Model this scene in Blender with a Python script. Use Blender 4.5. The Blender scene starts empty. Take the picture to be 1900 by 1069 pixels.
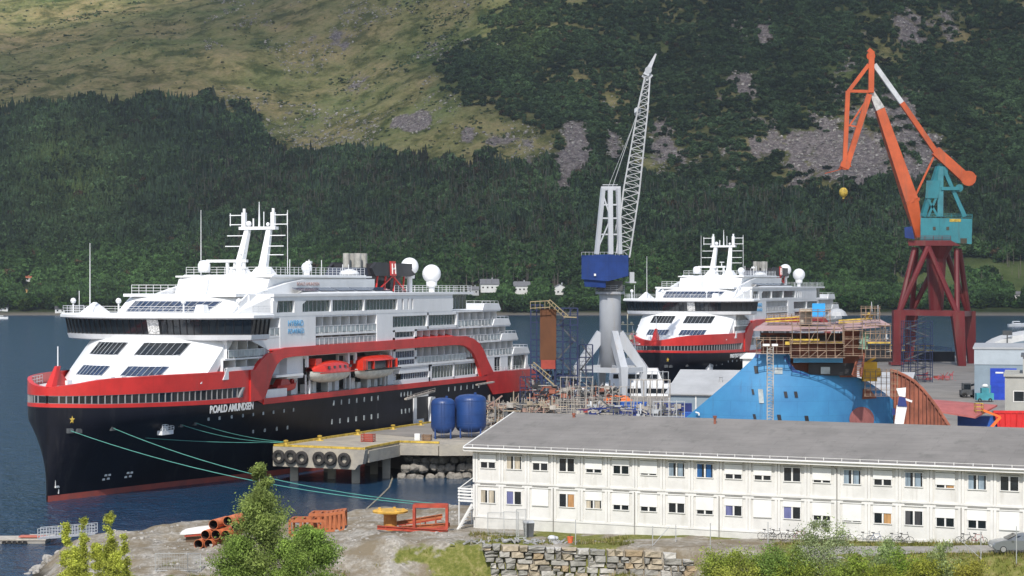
import bpy, bmesh, math, random
import numpy as np
from mathutils import Vector, Matrix, noise as mnoise
random.seed(7); np.random.seed(7)
scene = bpy.context.scene
# ---------------------------------------------------------------- camera, sky, sun, exposure
F, YH, CAMZ = 3800.0, 525.0, 27.7          # focal length in photo pixels, horizon row, eye height
cd = bpy.data.cameras.new('camera'); cam = bpy.data.objects.new('camera', cd)
scene.collection.objects.link(cam); scene.camera = cam
cam.location = (0, 0, CAMZ); cam.rotation_euler = (math.radians(90), 0, 0)
cd.sensor_width = 36; cd.lens = 36*F/1900
cd.shift_y = -(534.5-YH)/1900
cd.clip_start = 1; cd.clip_end = 20000
SUN_EL, SUN_AZ = math.radians(45), (-0.17, -0.985)
w = bpy.data.worlds.new('World'); scene.world = w; w.use_nodes = True
nt = w.node_tree; bg = nt.nodes['Background']
sk = nt.nodes.new('ShaderNodeTexSky'); sk.sky_type = 'NISHITA'; sk.sun_disc = False
sk.sun_elevation = SUN_EL; sk.sun_rotation = math.atan2(SUN_AZ[0], SUN_AZ[1])
nt.links.new(sk.outputs[0], bg.inputs[0]); bg.inputs[1].default_value = 0.12
sl = bpy.data.lights.new('sun', 'SUN'); sl.energy = 3.6; sl.angle = math.radians(0.6); sl.color = (1, .95, .88)
so = bpy.data.objects.new('sun', sl); scene.collection.objects.link(so)
sd = Vector((SUN_AZ[0]*math.cos(SUN_EL), SUN_AZ[1]*math.cos(SUN_EL), math.sin(SUN_EL)))
so.rotation_euler = sd.to_track_quat('Z', 'Y').to_euler(); so.location = (0, 0, 400)
scene.view_settings.view_transform = 'Standard'; scene.view_settings.look = 'None'
scene.view_settings.exposure = 0.35; scene.view_settings.gamma = 1
scene.render.engine = 'CYCLES'
scene.cycles.max_bounces = 6; scene.cycles.transparent_max_bounces = 12
# ---------------------------------------------------------------- helpers
COL = scene.collection
def at(x, y, Y):                      # photo pixel at depth Y -> world point
    return Vector(((x-950)/F*Y, Y, CAMZ-(y-YH)/F*Y))
def onz(x, y, z):                     # photo pixel on the level z
    Y = (CAMZ-z)*F/(y-YH); return Vector(((x-950)/F*Y, Y, z))
def tag(o, label=None, cat=None, group=None, kind=None):
    if label: o['label'] = label
    if cat: o['category'] = cat
    if group: o['group'] = group
    if kind: o['kind'] = kind
    return o
def empty(name, loc=(0,0,0), rz=0, label=None, cat=None, group=None):
    o = bpy.data.objects.new(name, None); COL.objects.link(o); o.empty_display_size = .5
    o.location = loc; o.rotation_euler = (0, 0, rz); return tag(o, label, cat, group)
def children(o): return list(o.children)
def copy_tree(o, parent=None):
    c = o.copy(); COL.objects.link(c); c.parent = parent
    for ch in children(o): copy_tree(ch, c)
    return c
MATS = {}
def mat(name, col, rough=.6, var=.12, scale=.6, metal=0, bump=0, bscale=8, streak=0, col2=None, spec=.5, alpha=1, coat=0, trans=0, seam=None, stain=None):
    if name in MATS: return MATS[name]
    m = bpy.data.materials.new(name); m.use_nodes = True; t = m.node_tree; n = t.nodes; L = t.links
    b = n['Principled BSDF']; b.inputs['Roughness'].default_value = rough; b.inputs['Metallic'].default_value = metal
    b.inputs['Specular IOR Level'].default_value = spec
    if coat: b.inputs['Coat Weight'].default_value = coat
    if alpha < 1: b.inputs['Alpha'].default_value = alpha
    if trans: b.inputs['Transmission Weight'].default_value = trans
    tc = n.new('ShaderNodeTexCoord')
    mp = n.new('ShaderNodeMapping'); L.new(tc.outputs['Object'], mp.inputs[0])
    if streak: mp.inputs['Scale'].default_value = (1, 1, streak)
    no = n.new('ShaderNodeTexNoise'); no.inputs['Scale'].default_value = scale; no.inputs['Detail'].default_value = 8
    no.inputs['Roughness'].default_value = .65
    L.new(mp.outputs[0], no.inputs[0])
    rp = n.new('ShaderNodeValToRGB'); L.new(no.outputs[0], rp.inputs[0])
    c2 = col2 or tuple(c*(1-2.2*var) for c in col)
    rp.color_ramp.elements[0].position = .32; rp.color_ramp.elements[0].color = (*[max(0, c) for c in c2], 1)
    rp.color_ramp.elements[1].position = .62; rp.color_ramp.elements[1].color = (*[min(1, c*(1+var*.5)) for c in col], 1)
    out = rp.outputs[0]
    if seam:                              # plate joints / sheet laps: (plate length, plate height, plane, strength)
        sp_ = n.new('ShaderNodeSeparateXYZ'); cb = n.new('ShaderNodeCombineXYZ'); L.new(tc.outputs['Object'], sp_.inputs[0])
        L.new(sp_.outputs['X'], cb.inputs[0]); L.new(sp_.outputs['Z' if seam[2] == 'z' else 'Y'], cb.inputs[1])
        br = n.new('ShaderNodeTexBrick'); br.inputs['Scale'].default_value = 1; br.inputs['Brick Width'].default_value = seam[0]; br.inputs['Row Height'].default_value = seam[1]
        br.inputs['Mortar Size'].default_value = .045; br.inputs['Mortar Smooth'].default_value = .6; k_ = seam[3]
        br.inputs['Color1'].default_value = (1,1,1,1); br.inputs['Color2'].default_value = (1-k_*.5,)*3+(1,); br.inputs['Mortar'].default_value = (1-k_*1.6,)*3+(1,)
        L.new(cb.outputs[0], br.inputs['Vector']); mm = n.new('ShaderNodeMixRGB'); mm.blend_type = 'MULTIPLY'; mm.inputs[0].default_value = 1
        L.new(out, mm.inputs[1]); L.new(br.outputs['Color'], mm.inputs[2]); out = mm.outputs[0]
    if stain:                             # runs of dirt and rust with their own shape
        m3 = n.new('ShaderNodeMapping'); m3.inputs['Scale'].default_value = (1, 1, .12); L.new(tc.outputs['Object'], m3.inputs[0])
        n3 = n.new('ShaderNodeTexNoise'); n3.inputs['Scale'].default_value = stain[1]; n3.inputs['Detail'].default_value = 7; n3.inputs['Roughness'].default_value = .7; L.new(m3.outputs[0], n3.inputs[0])
        r3 = n.new('ShaderNodeValToRGB'); r3.color_ramp.elements[0].position = stain[2]; r3.color_ramp.elements[0].color = (0,0,0,1); r3.color_ramp.elements[1].position = stain[2]+.12; r3.color_ramp.elements[1].color = (stain[3],)*3+(1,)
        L.new(n3.outputs[0], r3.inputs[0]); m4 = n.new('ShaderNodeMixRGB'); L.new(r3.outputs[0], m4.inputs[0]); L.new(out, m4.inputs[1]); m4.inputs[2].default_value = (*stain[0], 1); out = m4.outputs[0]
    L.new(out, b.inputs['Base Color'])
    if bump:
        nb = n.new('ShaderNodeTexNoise'); nb.inputs['Scale'].default_value = bscale; nb.inputs['Detail'].default_value = 6
        L.new(tc.outputs['Object'], nb.inputs[0])
        bp = n.new('ShaderNodeBump'); bp.inputs['Strength'].default_value = bump; bp.inputs['Distance'].default_value = .2
        L.new(nb.outputs[0], bp.inputs['Height']); L.new(bp.outputs[0], b.inputs['Normal'])
    MATS[name] = m; return m
class MB:
    def __init__(s, flip=False): s.v = []; s.f = []; s.m = []; s.flip = flip; s.mi = 0; s.smooth = []; s.sm = False; s.log = []
    def add(s, vs, fs):
        o = len(s.v); s.log.append((o, len(s.f)))
        s.v += [(v[0], -v[1], v[2]) if s.flip else tuple(v) for v in vs]
        for f in fs: s.f.append([o+i for i in f]); s.m.append(s.mi); s.smooth.append(s.sm)
        return s
    def box(s, x0, x1, y0, y1, z0, z1):
        return s.add([(x0,y0,z0),(x1,y0,z0),(x1,y1,z0),(x0,y1,z0),(x0,y0,z1),(x1,y0,z1),(x1,y1,z1),(x0,y1,z1)],
              [(0,3,2,1),(4,5,6,7),(0,1,5,4),(1,2,6,5),(2,3,7,6),(3,0,4,7)])
    def hexa(s, a, b):                   # two quads -> solid
        n = len(a)
        fs = [list(range(n))[::-1], [n+i for i in range(n)]]
        for i in range(n): j = (i+1) % n; fs.append([i, j, n+j, n+i])
        return s.add(list(a)+list(b), fs)
    def prism(s, poly, d0, d1, axis='y'):   # 2D poly extruded between d0 and d1 along the axis
        if axis == 'y': a = [(p[0], d0, p[1]) for p in poly]; b = [(p[0], d1, p[1]) for p in poly]
        elif axis == 'x': a = [(d0, p[0], p[1]) for p in poly]; b = [(d1, p[0], p[1]) for p in poly]
        else: a = [(p[0], p[1], d0) for p in poly]; b = [(p[0], p[1], d1) for p in poly]
        return s.hexa(a, b)
    def tube(s, p, q, r, r2=None, n=6, caps=True):
        p = Vector(p); q = Vector(q); d = q-p
        if d.length < 1e-6: return s
        r2 = r if r2 is None else r2
        z = d.normalized(); x = z.orthogonal().normalized()
        if abs(z.z) < .999: x = z.cross(Vector((0,0,1))).normalized()
        y = z.cross(x)
        a = [p+(x*math.cos(2*math.pi*(i+.5)/n)+y*math.sin(2*math.pi*(i+.5)/n))*r for i in range(n)]
        b = [q+(x*math.cos(2*math.pi*(i+.5)/n)+y*math.sin(2*math.pi*(i+.5)/n))*r2 for i in range(n)]
        fs = [[i, (i+1) % n, n+(i+1) % n, n+i] for i in range(n)]
        if caps: fs += [list(range(n))[::-1], [n+i for i in range(n)]]
        return s.add(a+b, fs)
    def path(s, pts, r, n=6):
        for a, b in zip(pts, pts[1:]): s.tube(a, b, r, n=n)
        return s
    def bar(s, p, q, w, h=None, w2=None, h2=None): # rectangular bar
        h = h or w; w2 = w2 or w; h2 = h2 or h
        p = Vector(p); q = Vector(q); z = (q-p).normalized()
        x = z.cross(Vector((0,0,1)));
        x = Vector((1,0,0)) if x.length < 1e-3 else x.normalized()
        y = z.cross(x)
        c = [(-1,-1),(1,-1),(1,1),(-1,1)]
        return s.hexa([p+x*(a*w/2)+y*(b*h/2) for a, b in c], [q+x*(a*w2/2)+y*(b*h2/2) for a, b in c])
    def lathe(s, c, prof, n=20, z0=0):    # prof: (r, z) around vertical axis at c
        vs = []; fs = []
        for r, z in prof:
            for i in range(n):
                a = 2*math.pi*i/n; vs.append((c[0]+r*math.cos(a), c[1]+r*math.sin(a), c[2]+z))
        k = len(prof)
        for j in range(k-1):
            for i in range(n): i2 = (i+1) % n; fs.append([j*n+i, j*n+i2, (j+1)*n+i2, (j+1)*n+i])
        fs.append(list(range(n))[::-1]); fs.append([(k-1)*n+i for i in range(n)])
        return s.add(vs, fs)
    def sphere(s, c, r, n=16, sz=1, z0=-1):
        pr = []
        for i in range(n//2+1):
            a = -math.pi/2+math.pi*i/(n//2)
            if math.sin(a) < z0: continue
            pr.append((max(.001, r*math.cos(a)), r*sz*math.sin(a)))
        return s.lathe(c, pr, n)
    def torus(s, c, R, r, ax='y', n=16, m=8):
        vs = []; fs = []
        for i in range(n):
            a = 2*math.pi*i/n
            for j in range(m):
                b = 2*math.pi*j/m; q = R+r*math.cos(b); h = r*math.sin(b)
                d = {'y': (q*math.cos(a), h, q*math.sin(a)), 'z': (q*math.cos(a), q*math.sin(a), h), 'x': (h, q*math.cos(a), q*math.sin(a))}[ax]
                vs.append((c[0]+d[0], c[1]+d[1], c[2]+d[2]))
        for i in range(n):
            for j in range(m):
                fs.append([i*m+j, ((i+1)%n)*m+j, ((i+1)%n)*m+(j+1)%m, i*m+(j+1)%m])
        return s.add(vs, fs)
    def grid(s, rows):                    # list of equally long rows of points
        n = len(rows[0]); vs = [p for r in rows for p in r]; fs = []
        for j in range(len(rows)-1):
            for i in range(n-1): fs.append([j*n+i, j*n+i+1, (j+1)*n+i+1, (j+1)*n+i])
        return s.add(vs, fs)
    def rail(s, pts, h=1.1, r=.035, step=1.6, n=3):   # a ship's railing along points
        pts = [Vector(p) for p in pts]
        for a, b in zip(pts, pts[1:]):
            for k in range(1, n+1):
                dz = Vector((0,0,h*k/n)); s.tube(a+dz, b+dz, r, n=4, caps=False)
            m = max(1, int((b-a).length/step))
            for i in range(m+1):
                q = a.lerp(b, i/m); s.tube(q, q+Vector((0,0,h)), r, n=4, caps=False)
        return s
    def build_each(s, name, m, parent=None):     # every added solid becomes an object of its own
        k = 0
        for (a, b, fa, fb) in s.parts():
            q = MB(); q.v = s.v[a:b]; q.f = [[i-a for i in f] for f in s.f[fa:fb]]; q.m = [0]*len(q.f); q.smooth = [False]*len(q.f); q.build(name, m, parent)
    def parts(s):
        r = []; i = 0
        for j, (vo, fo) in enumerate(s.log):
            e = s.log[j+1] if j+1 < len(s.log) else (len(s.v), len(s.f)); r.append((vo, e[0], fo, e[1]))
        return r
    def build(s, name, mats, parent=None, fixn=True):
        me = bpy.data.meshes.new(name); me.from_pydata(s.v, [], s.f)
        if not isinstance(mats, (list, tuple)): mats = [mats]
        for m in mats: me.materials.append(m)
        me.polygons.foreach_set('material_index', s.m)
        me.polygons.foreach_set('use_smooth', s.smooth)
        if fixn and len(s.f) < 60000:
            bm = bmesh.new(); bm.from_mesh(me); bmesh.ops.recalc_face_normals(bm, faces=bm.faces); bm.to_mesh(me); bm.free()
        me.update()
        o = bpy.data.objects.new(name, me); COL.objects.link(o)
        if parent: o.parent = parent
        return o
def text_mesh(name, body, size, m, parent, origin, xdir, ydir, depth=.03, align='LEFT', shear=0, bold=0.0, xs=1):
    cu = bpy.data.curves.new(name, 'FONT'); cu.body = body; cu.size = size; cu.extrude = depth; cu.align_x = align
    cu.shear = shear; cu.offset = bold
    tmp = bpy.data.objects.new(name+'_tmp', cu); COL.objects.link(tmp)
    dg = bpy.context.evaluated_depsgraph_get(); me = bpy.data.meshes.new_from_object(tmp.evaluated_get(dg))
    bpy.data.objects.remove(tmp); bpy.data.curves.remove(cu)
    me.name = name; me.materials.clear(); me.materials.append(m)
    x = Vector(xdir).normalized(); y = Vector(ydir).normalized(); z = x.cross(y)
    M = Matrix(((x[0]*xs,y[0],z[0],origin[0]),(x[1]*xs,y[1],z[1],origin[1]),(x[2]*xs,y[2],z[2],origin[2]),(0,0,0,1)))
    me.transform(M)
    o = bpy.data.objects.new(name, me); COL.objects.link(o); o.parent = parent; return o
def fbm(x, y, s, o=4, seed=0):
    """vectorised value noise, -1..1"""
    def vn(x, y, k):
        xi = np.floor(x).astype(np.int64); yi = np.floor(y).astype(np.int64); xf = x-xi; yf = y-yi
        def h(a, b):
            q = (a*374761393 + b*668265263 + k*2147483647) & 0xffffffff
            q = ((q ^ (q >> 13))*1274126177) & 0xffffffff
            return ((q ^ (q >> 16)) & 0xffff)/32767.5-1
        u = xf*xf*(3-2*xf); v = yf*yf*(3-2*yf)
        return (h(xi, yi)*(1-u)+h(xi+1, yi)*u)*(1-v)+(h(xi, yi+1)*(1-u)+h(xi+1, yi+1)*u)*v
    r = 0; a = 1; t = 0
    x = np.asarray(x, float)/s; y = np.asarray(y, float)/s
    for i in range(o): r = r+vn(x+seed*17.3, y-seed*9.1, i+seed*7)*a; t += a; a *= .5; x = x*2; y = y*2
    return r/t
def sstep(a, b, x): t = np.clip((x-a)/(b-a), 0, 1); return t*t*(3-2*t)
# ---------------------------------------------------------------- materials
M_white = mat('ship_white', (.78,.79,.80), .35, .05, .25, streak=.3, stain=((.50,.47,.42), .9, .60, .45))
M_whitematt = mat('matt_white', (.74,.74,.72), .6, .06)
M_navy = mat('hull_navy_black', (.009,.010,.017), .42, .2, .12, streak=.4, spec=.22, seam=(9,2.4,'z',.22), bump=.12, bscale=.45, stain=((.03,.03,.034), .5, .56, .6))
M_red = mat('hull_red', (.60,.032,.028), .36, .1, .3, seam=(7,2.2,'z',.08), bump=.08, bscale=.5, stain=((.40,.06,.05), .7, .58, .6))
M_boot = mat('boot_red', (.34,.07,.05), .6, .25, .5, col2=(.22,.07,.06))
M_glass = mat('dark_glass', (.015,.02,.025), .08, .2, .8, spec=.8)
M_gglass = mat('green_glass', (.03,.065,.06), .12, .3, .6, spec=.8)
M_bglass = mat('sky_glass', (.03,.05,.10), .08, .3, 1.2, spec=1)
M_rail = mat('rail_white', (.7,.71,.72), .5, .05)
M_railglass = mat('rail_glass', (.42,.47,.48), .15, .2, .7)
M_black = mat('black_paint', (.02,.02,.024), .5, .2)
M_grey = mat('grey_steel', (.42,.44,.46), .5, .12, .5)
M_dgrey = mat('dark_steel', (.09,.095,.10), .55, .2)
M_deck = mat('ship_deck', (.38,.37,.33), .7, .1)
M_orange = mat('orange_paint', (.72,.12,.03), .45, .15, .5)
M_yellow = mat('yellow_paint', (.58,.40,.06), .6, .25, 1.5)
M_blue = mat('blue_paint', (.012,.04,.20), .45, .18, .3)
M_rust = mat('rust_primer', (.30,.10,.06), .75, .2, .6)
M_scaf = mat('scaffold_steel', (.40,.37,.33), .5, .3, .8)
M_conc = mat('concrete', (.37,.335,.27), .85, .15, .35, bump=.3, bscale=4, col2=(.25,.235,.21))
M_rubber = mat('rubber', (.02,.02,.02), .8, .2)
M_rope = mat('rope_green', (.10,.34,.28), .7, .1)
# ---------------------------------------------------------------- water
def water():
    m = bpy.data.materials.new('fjord_water'); m.use_nodes = True; t = m.node_tree; n = t.nodes; L = t.links
    b = n['Principled BSDF']; b.inputs['Base Color'].default_value = (.013,.045,.093,1); b.inputs['Roughness'].default_value = .16
    b.inputs['IOR'].default_value = 1.33; b.inputs['Specular IOR Level'].default_value = .55
    g = n.new('ShaderNodeNewGeometry'); mp = n.new('ShaderNodeMapping'); mp.inputs['Scale'].default_value = (1,.55,1)
    mp.inputs['Rotation'].default_value = (0,0,.35)
    L.new(g.outputs['Position'], mp.inputs[0])
    h = None
    for sc, de, st in ((.22, 5, .5), (1.1, 4, .26), (3.6, 3, .1)):
        no = n.new('ShaderNodeTexNoise'); no.inputs['Scale'].default_value = sc; no.inputs['Detail'].default_value = de; no.inputs['Distortion'].default_value = .4
        L.new(mp.outputs[0], no.inputs[0]); mu = n.new('ShaderNodeMath'); mu.operation = 'MULTIPLY'; mu.inputs[1].default_value = st
        L.new(no.outputs[0], mu.inputs[0])
        if h: ad = n.new('ShaderNodeMath'); L.new(h, ad.inputs[0]); L.new(mu.outputs[0], ad.inputs[1]); h = ad.outputs[0]
        else: h = mu.outputs[0]
    # patches of wind: ripples fade in the sheltered basin between the quay and the shore
    sx = n.new('ShaderNodeSeparateXYZ'); L.new(g.outputs['Position'], sx.inputs[0])
    mr = n.new('ShaderNodeMapRange'); mr.inputs['From Min'].default_value = -52; mr.inputs['From Max'].default_value = -36
    mr.inputs['To Min'].default_value = 2.3; mr.inputs['To Max'].default_value = .22; L.new(sx.outputs['X'], mr.inputs['Value'])
    my = n.new('ShaderNodeMapRange'); my.inputs['From Min'].default_value = 330; my.inputs['From Max'].default_value = 400
    my.inputs['To Min'].default_value = 0; my.inputs['To Max'].default_value = 1; L.new(sx.outputs['Y'], my.inputs['Value'])
    mx = n.new('ShaderNodeMath'); mx.operation = 'MAXIMUM'; L.new(mr.outputs[0], mx.inputs[0]); L.new(my.outputs[0], mx.inputs[1])
    mul = n.new('ShaderNodeMath'); mul.operation = 'MULTIPLY'; L.new(h, mul.inputs[0]); L.new(mx.outputs[0], mul.inputs[1])
    bp = n.new('ShaderNodeBump'); bp.inputs['Strength'].default_value = 1; bp.inputs['Distance'].default_value = 1.5
    L.new(mul.outputs[0], bp.inputs['Height']); L.new(bp.outputs[0], b.inputs['Normal'])
    o = MB().add([(-6000,60,0),(6000,60,0),(6000,3200,0),(-6000,3200,0)], [(0,1,2,3)]).build('water', m, fixn=False)
    tag(o, kind='structure')
water()
# ---------------------------------------------------------------- foreground ground with the headland
LAND = [(-200,60),(-43.2,176),(-43.5,186),(-46.5,197),(-44,203),(-39,206),(-35,210),(-27,212.5),(-20,210),(-15,214),(-9,216),(-3,217),(40,217),(200,217),(200,60)]
def polydist(X, Y, poly):
    d = np.full(X.shape, 1e9); ins = np.zeros(X.shape, bool)
    for (x0,y0),(x1,y1) in zip(poly, poly[1:]+poly[:1]):
        ex, ey = x1-x0, y1-y0; t = np.clip(((X-x0)*ex+(Y-y0)*ey)/(ex*ex+ey*ey), 0, 1)
        d = np.minimum(d, np.hypot(X-x0-t*ex, Y-y0-t*ey))
        c = ((y0 > Y) != (y1 > Y)) & (X < (x1-x0)*(Y-y0)/(y1-y0+1e-12)+x0); ins ^= c
    return np.where(ins, d, -d)
def gheight(X, Y):
    X = np.asarray(X, float); Y = np.asarray(Y, float)
    d = polydist(X, Y, LAND)
    P = 5.0+.03*np.clip(X-5, 0, 60)                       # terrace under the barracks
    low = 2.7+.5*fbm(X, Y, 16, 3, 3)
    # front edge of the terrace: behind the stone wall (x -2..14), slope elsewhere
    edge = 174.45-.33*(np.clip(X,-2.6,14.6)-6)+np.where(X < -2.6, (X+2.6)*-.05, 0)+np.where(X > 14.6, -(X-14.6)*.52, 0)
    soft = .8+np.where(X < -2, np.clip(-(X+2), 0, 10)*.7, 0)+np.where(X > 14, np.clip(X-14, 0, 8)*.6, 0)
    up = sstep(0, 1, (Y-edge)/soft+.5)
    z = low*(1-up)+P*up
    # headland is lower than the terrace
    hl = sstep(-12, -26, X)
    z = z*(1-hl)+(3.0+.7*fbm(X, Y, 9, 4, 5)+.9*np.exp(-((X+31)**2/40+(Y-203)**2/40)))*hl
    rough = .38*fbm(X, Y, 2.2, 4, 9)+.75*fbm(X, Y, 6, 3, 2)
    flat = sstep(0, 1, (Y-edge)/4)*sstep(-9, -3, X)
    z = z+rough*(1-.8*flat)
    shore = d*.75-.4+.5*fbm(X, Y, 2.0, 4, 4)
    return np.minimum(z, shore)
def grid_mesh(name, xs, ys, hf, m):
    X, Y = np.meshgrid(xs, ys); Z = hf(X, Y); nx, ny = len(xs), len(ys)
    co = np.stack([X, Y, Z], -1).reshape(-1, 3)
    i = np.arange(nx-1)[None, :]+np.arange(ny-1)[:, None]*nx
    q = np.stack([i, i+1, i+nx+1, i+nx], -1).reshape(-1)
    return raw_mesh(name, co, q, 4, [m])
def raw_mesh(name, co, q, k, ms, col=None, smooth=True, mi=None):
    me = bpy.data.meshes.new(name); nf = len(q)//k
    me.vertices.add(len(co)); me.vertices.foreach_set('co', np.ascontiguousarray(co, np.float32).ravel())
    me.loops.add(len(q)); me.loops.foreach_set('vertex_index', np.asarray(q, np.int32))
    me.polygons.add(nf); me.polygons.foreach_set('loop_start', np.arange(nf, dtype=np.int32)*k)
    me.polygons.foreach_set('loop_total', np.full(nf, k, np.int32)); me.polygons.foreach_set('use_smooth', np.full(nf, smooth))
    if mi is not None: me.polygons.foreach_set('material_index', np.asarray(mi, np.int32))
    for m in ms: me.materials.append(m)
    if col is not None:
        a = me.color_attributes.new('tint', 'FLOAT_COLOR', 'POINT'); c = np.ones((len(co), 4), np.float32); c[:, :3] = col
        a.data.foreach_set('color', c.ravel())
    me.update(calc_edges=True); me.validate()
    o = bpy.data.objects.new(name, me); COL.objects.link(o); return o
def ground_material():
    m = bpy.data.materials.new('gravel_and_grass'); m.use_nodes = True; t = m.node_tree; n = t.nodes; L = t.links
    b = n['Principled BSDF']; b.inputs['Roughness'].default_value = .95; b.inputs['Specular IOR Level'].default_value = .1
    g = n.new('ShaderNodeNewGeometry')
    def noise(s, d=6, r=.6):
        o = n.new('ShaderNodeTexNoise'); o.inputs['Scale'].default_value = s; o.inputs['Detail'].default_value = d; o.inputs['Roughness'].default_value = r
        L.new(g.outputs['Position'], o.inputs[0]); return o
    vo = n.new('ShaderNodeTexVoronoi'); vo.inputs['Scale'].default_value = 3.2; L.new(g.outputs['Position'], vo.inputs[0])
    gr = n.new('ShaderNodeMixRGB'); gr.inputs[1].default_value = (.27,.255,.225,1); gr.inputs[2].default_value = (.50,.47,.42,1)
    L.new(vo.outputs['Color'], gr.inputs[0])
    n1 = noise(2.5, 8, .7)
    gr2 = n.new('ShaderNodeMixRGB'); gr2.blend_type = 'MULTIPLY'; gr2.inputs[0].default_value = .8; L.new(gr.outputs[0], gr2.inputs[1])
    r0 = n.new('ShaderNodeValToRGB'); r0.color_ramp.elements[0].position = .3; r0.color_ramp.elements[0].color = (.5,.48,.45,1); r0.color_ramp.elements[1].position = .6
    L.new(n1.outputs[0], r0.inputs[0]); L.new(r0.outputs[0], gr2.inputs[2])
    n2 = noise(1.8, 8, .75)
    gs = n.new('ShaderNodeValToRGB'); e = gs.color_ramp.elements
    e[0].position = .3; e[0].color = (.07,.09,.02,1); e[1].position = .7; e[1].color = (.30,.26,.12,1)
    k = e.new(.5); k.color = (.15,.16,.04,1)
    L.new(n2.outputs[0], gs.inputs[0])
    nb_ = noise(.35, 7, .7); rb_ = n.new('ShaderNodeValToRGB'); rb_.color_ramp.elements[0].position = .40; rb_.color_ramp.elements[1].position = .60; L.new(nb_.outputs[0], rb_.inputs[0])
    gm_ = n.new('ShaderNodeMixRGB'); gm_.inputs[1].default_value = (.20,.165,.115,1); L.new(rb_.outputs[0], gm_.inputs[0]); L.new(gr2.outputs[0], gm_.inputs[2]); gr2 = gm_
    n3 = noise(.13, 5, .6); n3.inputs['Distortion'].default_value = .5
    at_ = n.new('ShaderNodeAttribute'); at_.attribute_name = 'tint'
    ad = n.new('ShaderNodeMath'); ad.operation = 'ADD'; L.new(n3.outputs[0], ad.inputs[0]); L.new(at_.outputs['Fac'], ad.inputs[1])
    r1 = n.new('ShaderNodeValToRGB'); r1.color_ramp.elements[0].position = .95; r1.color_ramp.elements[1].position = 1.08
    L.new(ad.outputs[0], r1.inputs[0])
    mx = n.new('ShaderNodeMixRGB'); L.new(r1.outputs[0], mx.inputs[0]); L.new(gr2.outputs[0], mx.inputs[1]); L.new(gs.outputs[0], mx.inputs[2])
    sz = n.new('ShaderNodeSeparateXYZ'); L.new(g.outputs['Position'], sz.inputs[0])
    r2 = n.new('ShaderNodeMapRange'); r2.inputs['From Min'].default_value = .35; r2.inputs['From Max'].default_value = 1.1; L.new(sz.outputs['Z'], r2.inputs['Value'])
    wet = n.new('ShaderNodeMixRGB'); wet.inputs[1].default_value = (.05,.045,.035,1); L.new(r2.outputs[0], wet.inputs[0]); L.new(mx.outputs[0], wet.inputs[2])
    L.new(wet.outputs[0], b.inputs['Base Color'])
    bp = n.new('ShaderNodeBump'); bp.inputs['Strength'].default_value = .8; bp.inputs['Distance'].default_value = .25
    L.new(n1.outputs[0], bp.inputs['Height']); L.new(bp.outputs[0], b.inputs['Normal'])
    return m
M_ground = ground_material()
xs = np.concatenate([np.arange(-110,-62,3), np.arange(-62,62,.4), np.arange(62,130,3)]); ys = np.concatenate([np.arange(100,148,3.), np.arange(148,222,.4)])
X, Y = np.meshgrid(xs, ys); Z = gheight(X, Y)
grass = .35*np.ones(X.shape)+.25*fbm(X, Y, 14, 4, 12)
grass += .12*sstep(172, 164, Y)*sstep(-16, -8, X)+.14*sstep(176, 168, Y)*sstep(-3, 0, X)+.22*sstep(18, 26, X)*sstep(178, 172, Y)
grass -= .25*sstep(-20, -26, X)*sstep(190, 196, Y)+.3*sstep(180, 190, Y)*sstep(-2, -8, X)
grass += .12*np.exp(-((Y-181)**2)/8)*(X > 4)
nx = len(xs); i = np.arange(nx-1)[None, :]+np.arange(len(ys)-1)[:, None]*nx
ground = raw_mesh('ground', np.stack([X, Y, Z], -1).reshape(-1, 3), np.stack([i, i+1, i+nx+1, i+nx], -1).reshape(-1), 4, [M_ground], col=np.repeat(grass.reshape(-1, 1), 3, 1))
tag(ground, kind='structure')
# gravel lane in front of the barracks (right)
M_lane = mat('gravel_lane', (.30,.285,.26), .95, .15, 1.5, bump=.4, bscale=9)
rows = []
for x in np.arange(24, 75, 1.5):
    yc = 170.2-(x-24)*.28; rows.append([(x, yc+k, float(gheight(x, yc+k))+.05+.02*(1-abs(k)/2.4)) for k in (-2.4,-1.2,0,1.2,2.4)])
tag(MB().grid(rows).build('gravel_lane', M_lane), kind='structure')
# ---------------------------------------------------------------- yard (quays of the shipyard)
SHA = math.atan2(.9217, .388)
def L1(t, off=13.4): return (-58.8+.388*t+.9217*off, 259+.9217*t-.388*off)
S2 = (30.6, 445.0); A2 = math.radians(90-22.5); U2 = (math.cos(A2), math.sin(A2)); P2 = (U2[1], -U2[0])
def L2(t, off=13.8): return (S2[0]+U2[0]*t+P2[0]*off, S2[1]+U2[1]*t+P2[1]*off)
M_yard = mat('yard_asphalt', (.23,.215,.195), .9, .12, .15, bump=.2, bscale=3, col2=(.15,.14,.13))
yard = [(-4,205),(-5,296),(-13.5,301),L1(62),L1(139),(9,412),(40,412),L2(2),L2(165),(135,640),(420,640),(420,150),(90,150),(90,205)]
mb = MB(); mb.prism(yard, -3, 4.96, 'z')
tag(mb.build('yard_ground', M_yard), kind='structure')
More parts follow.
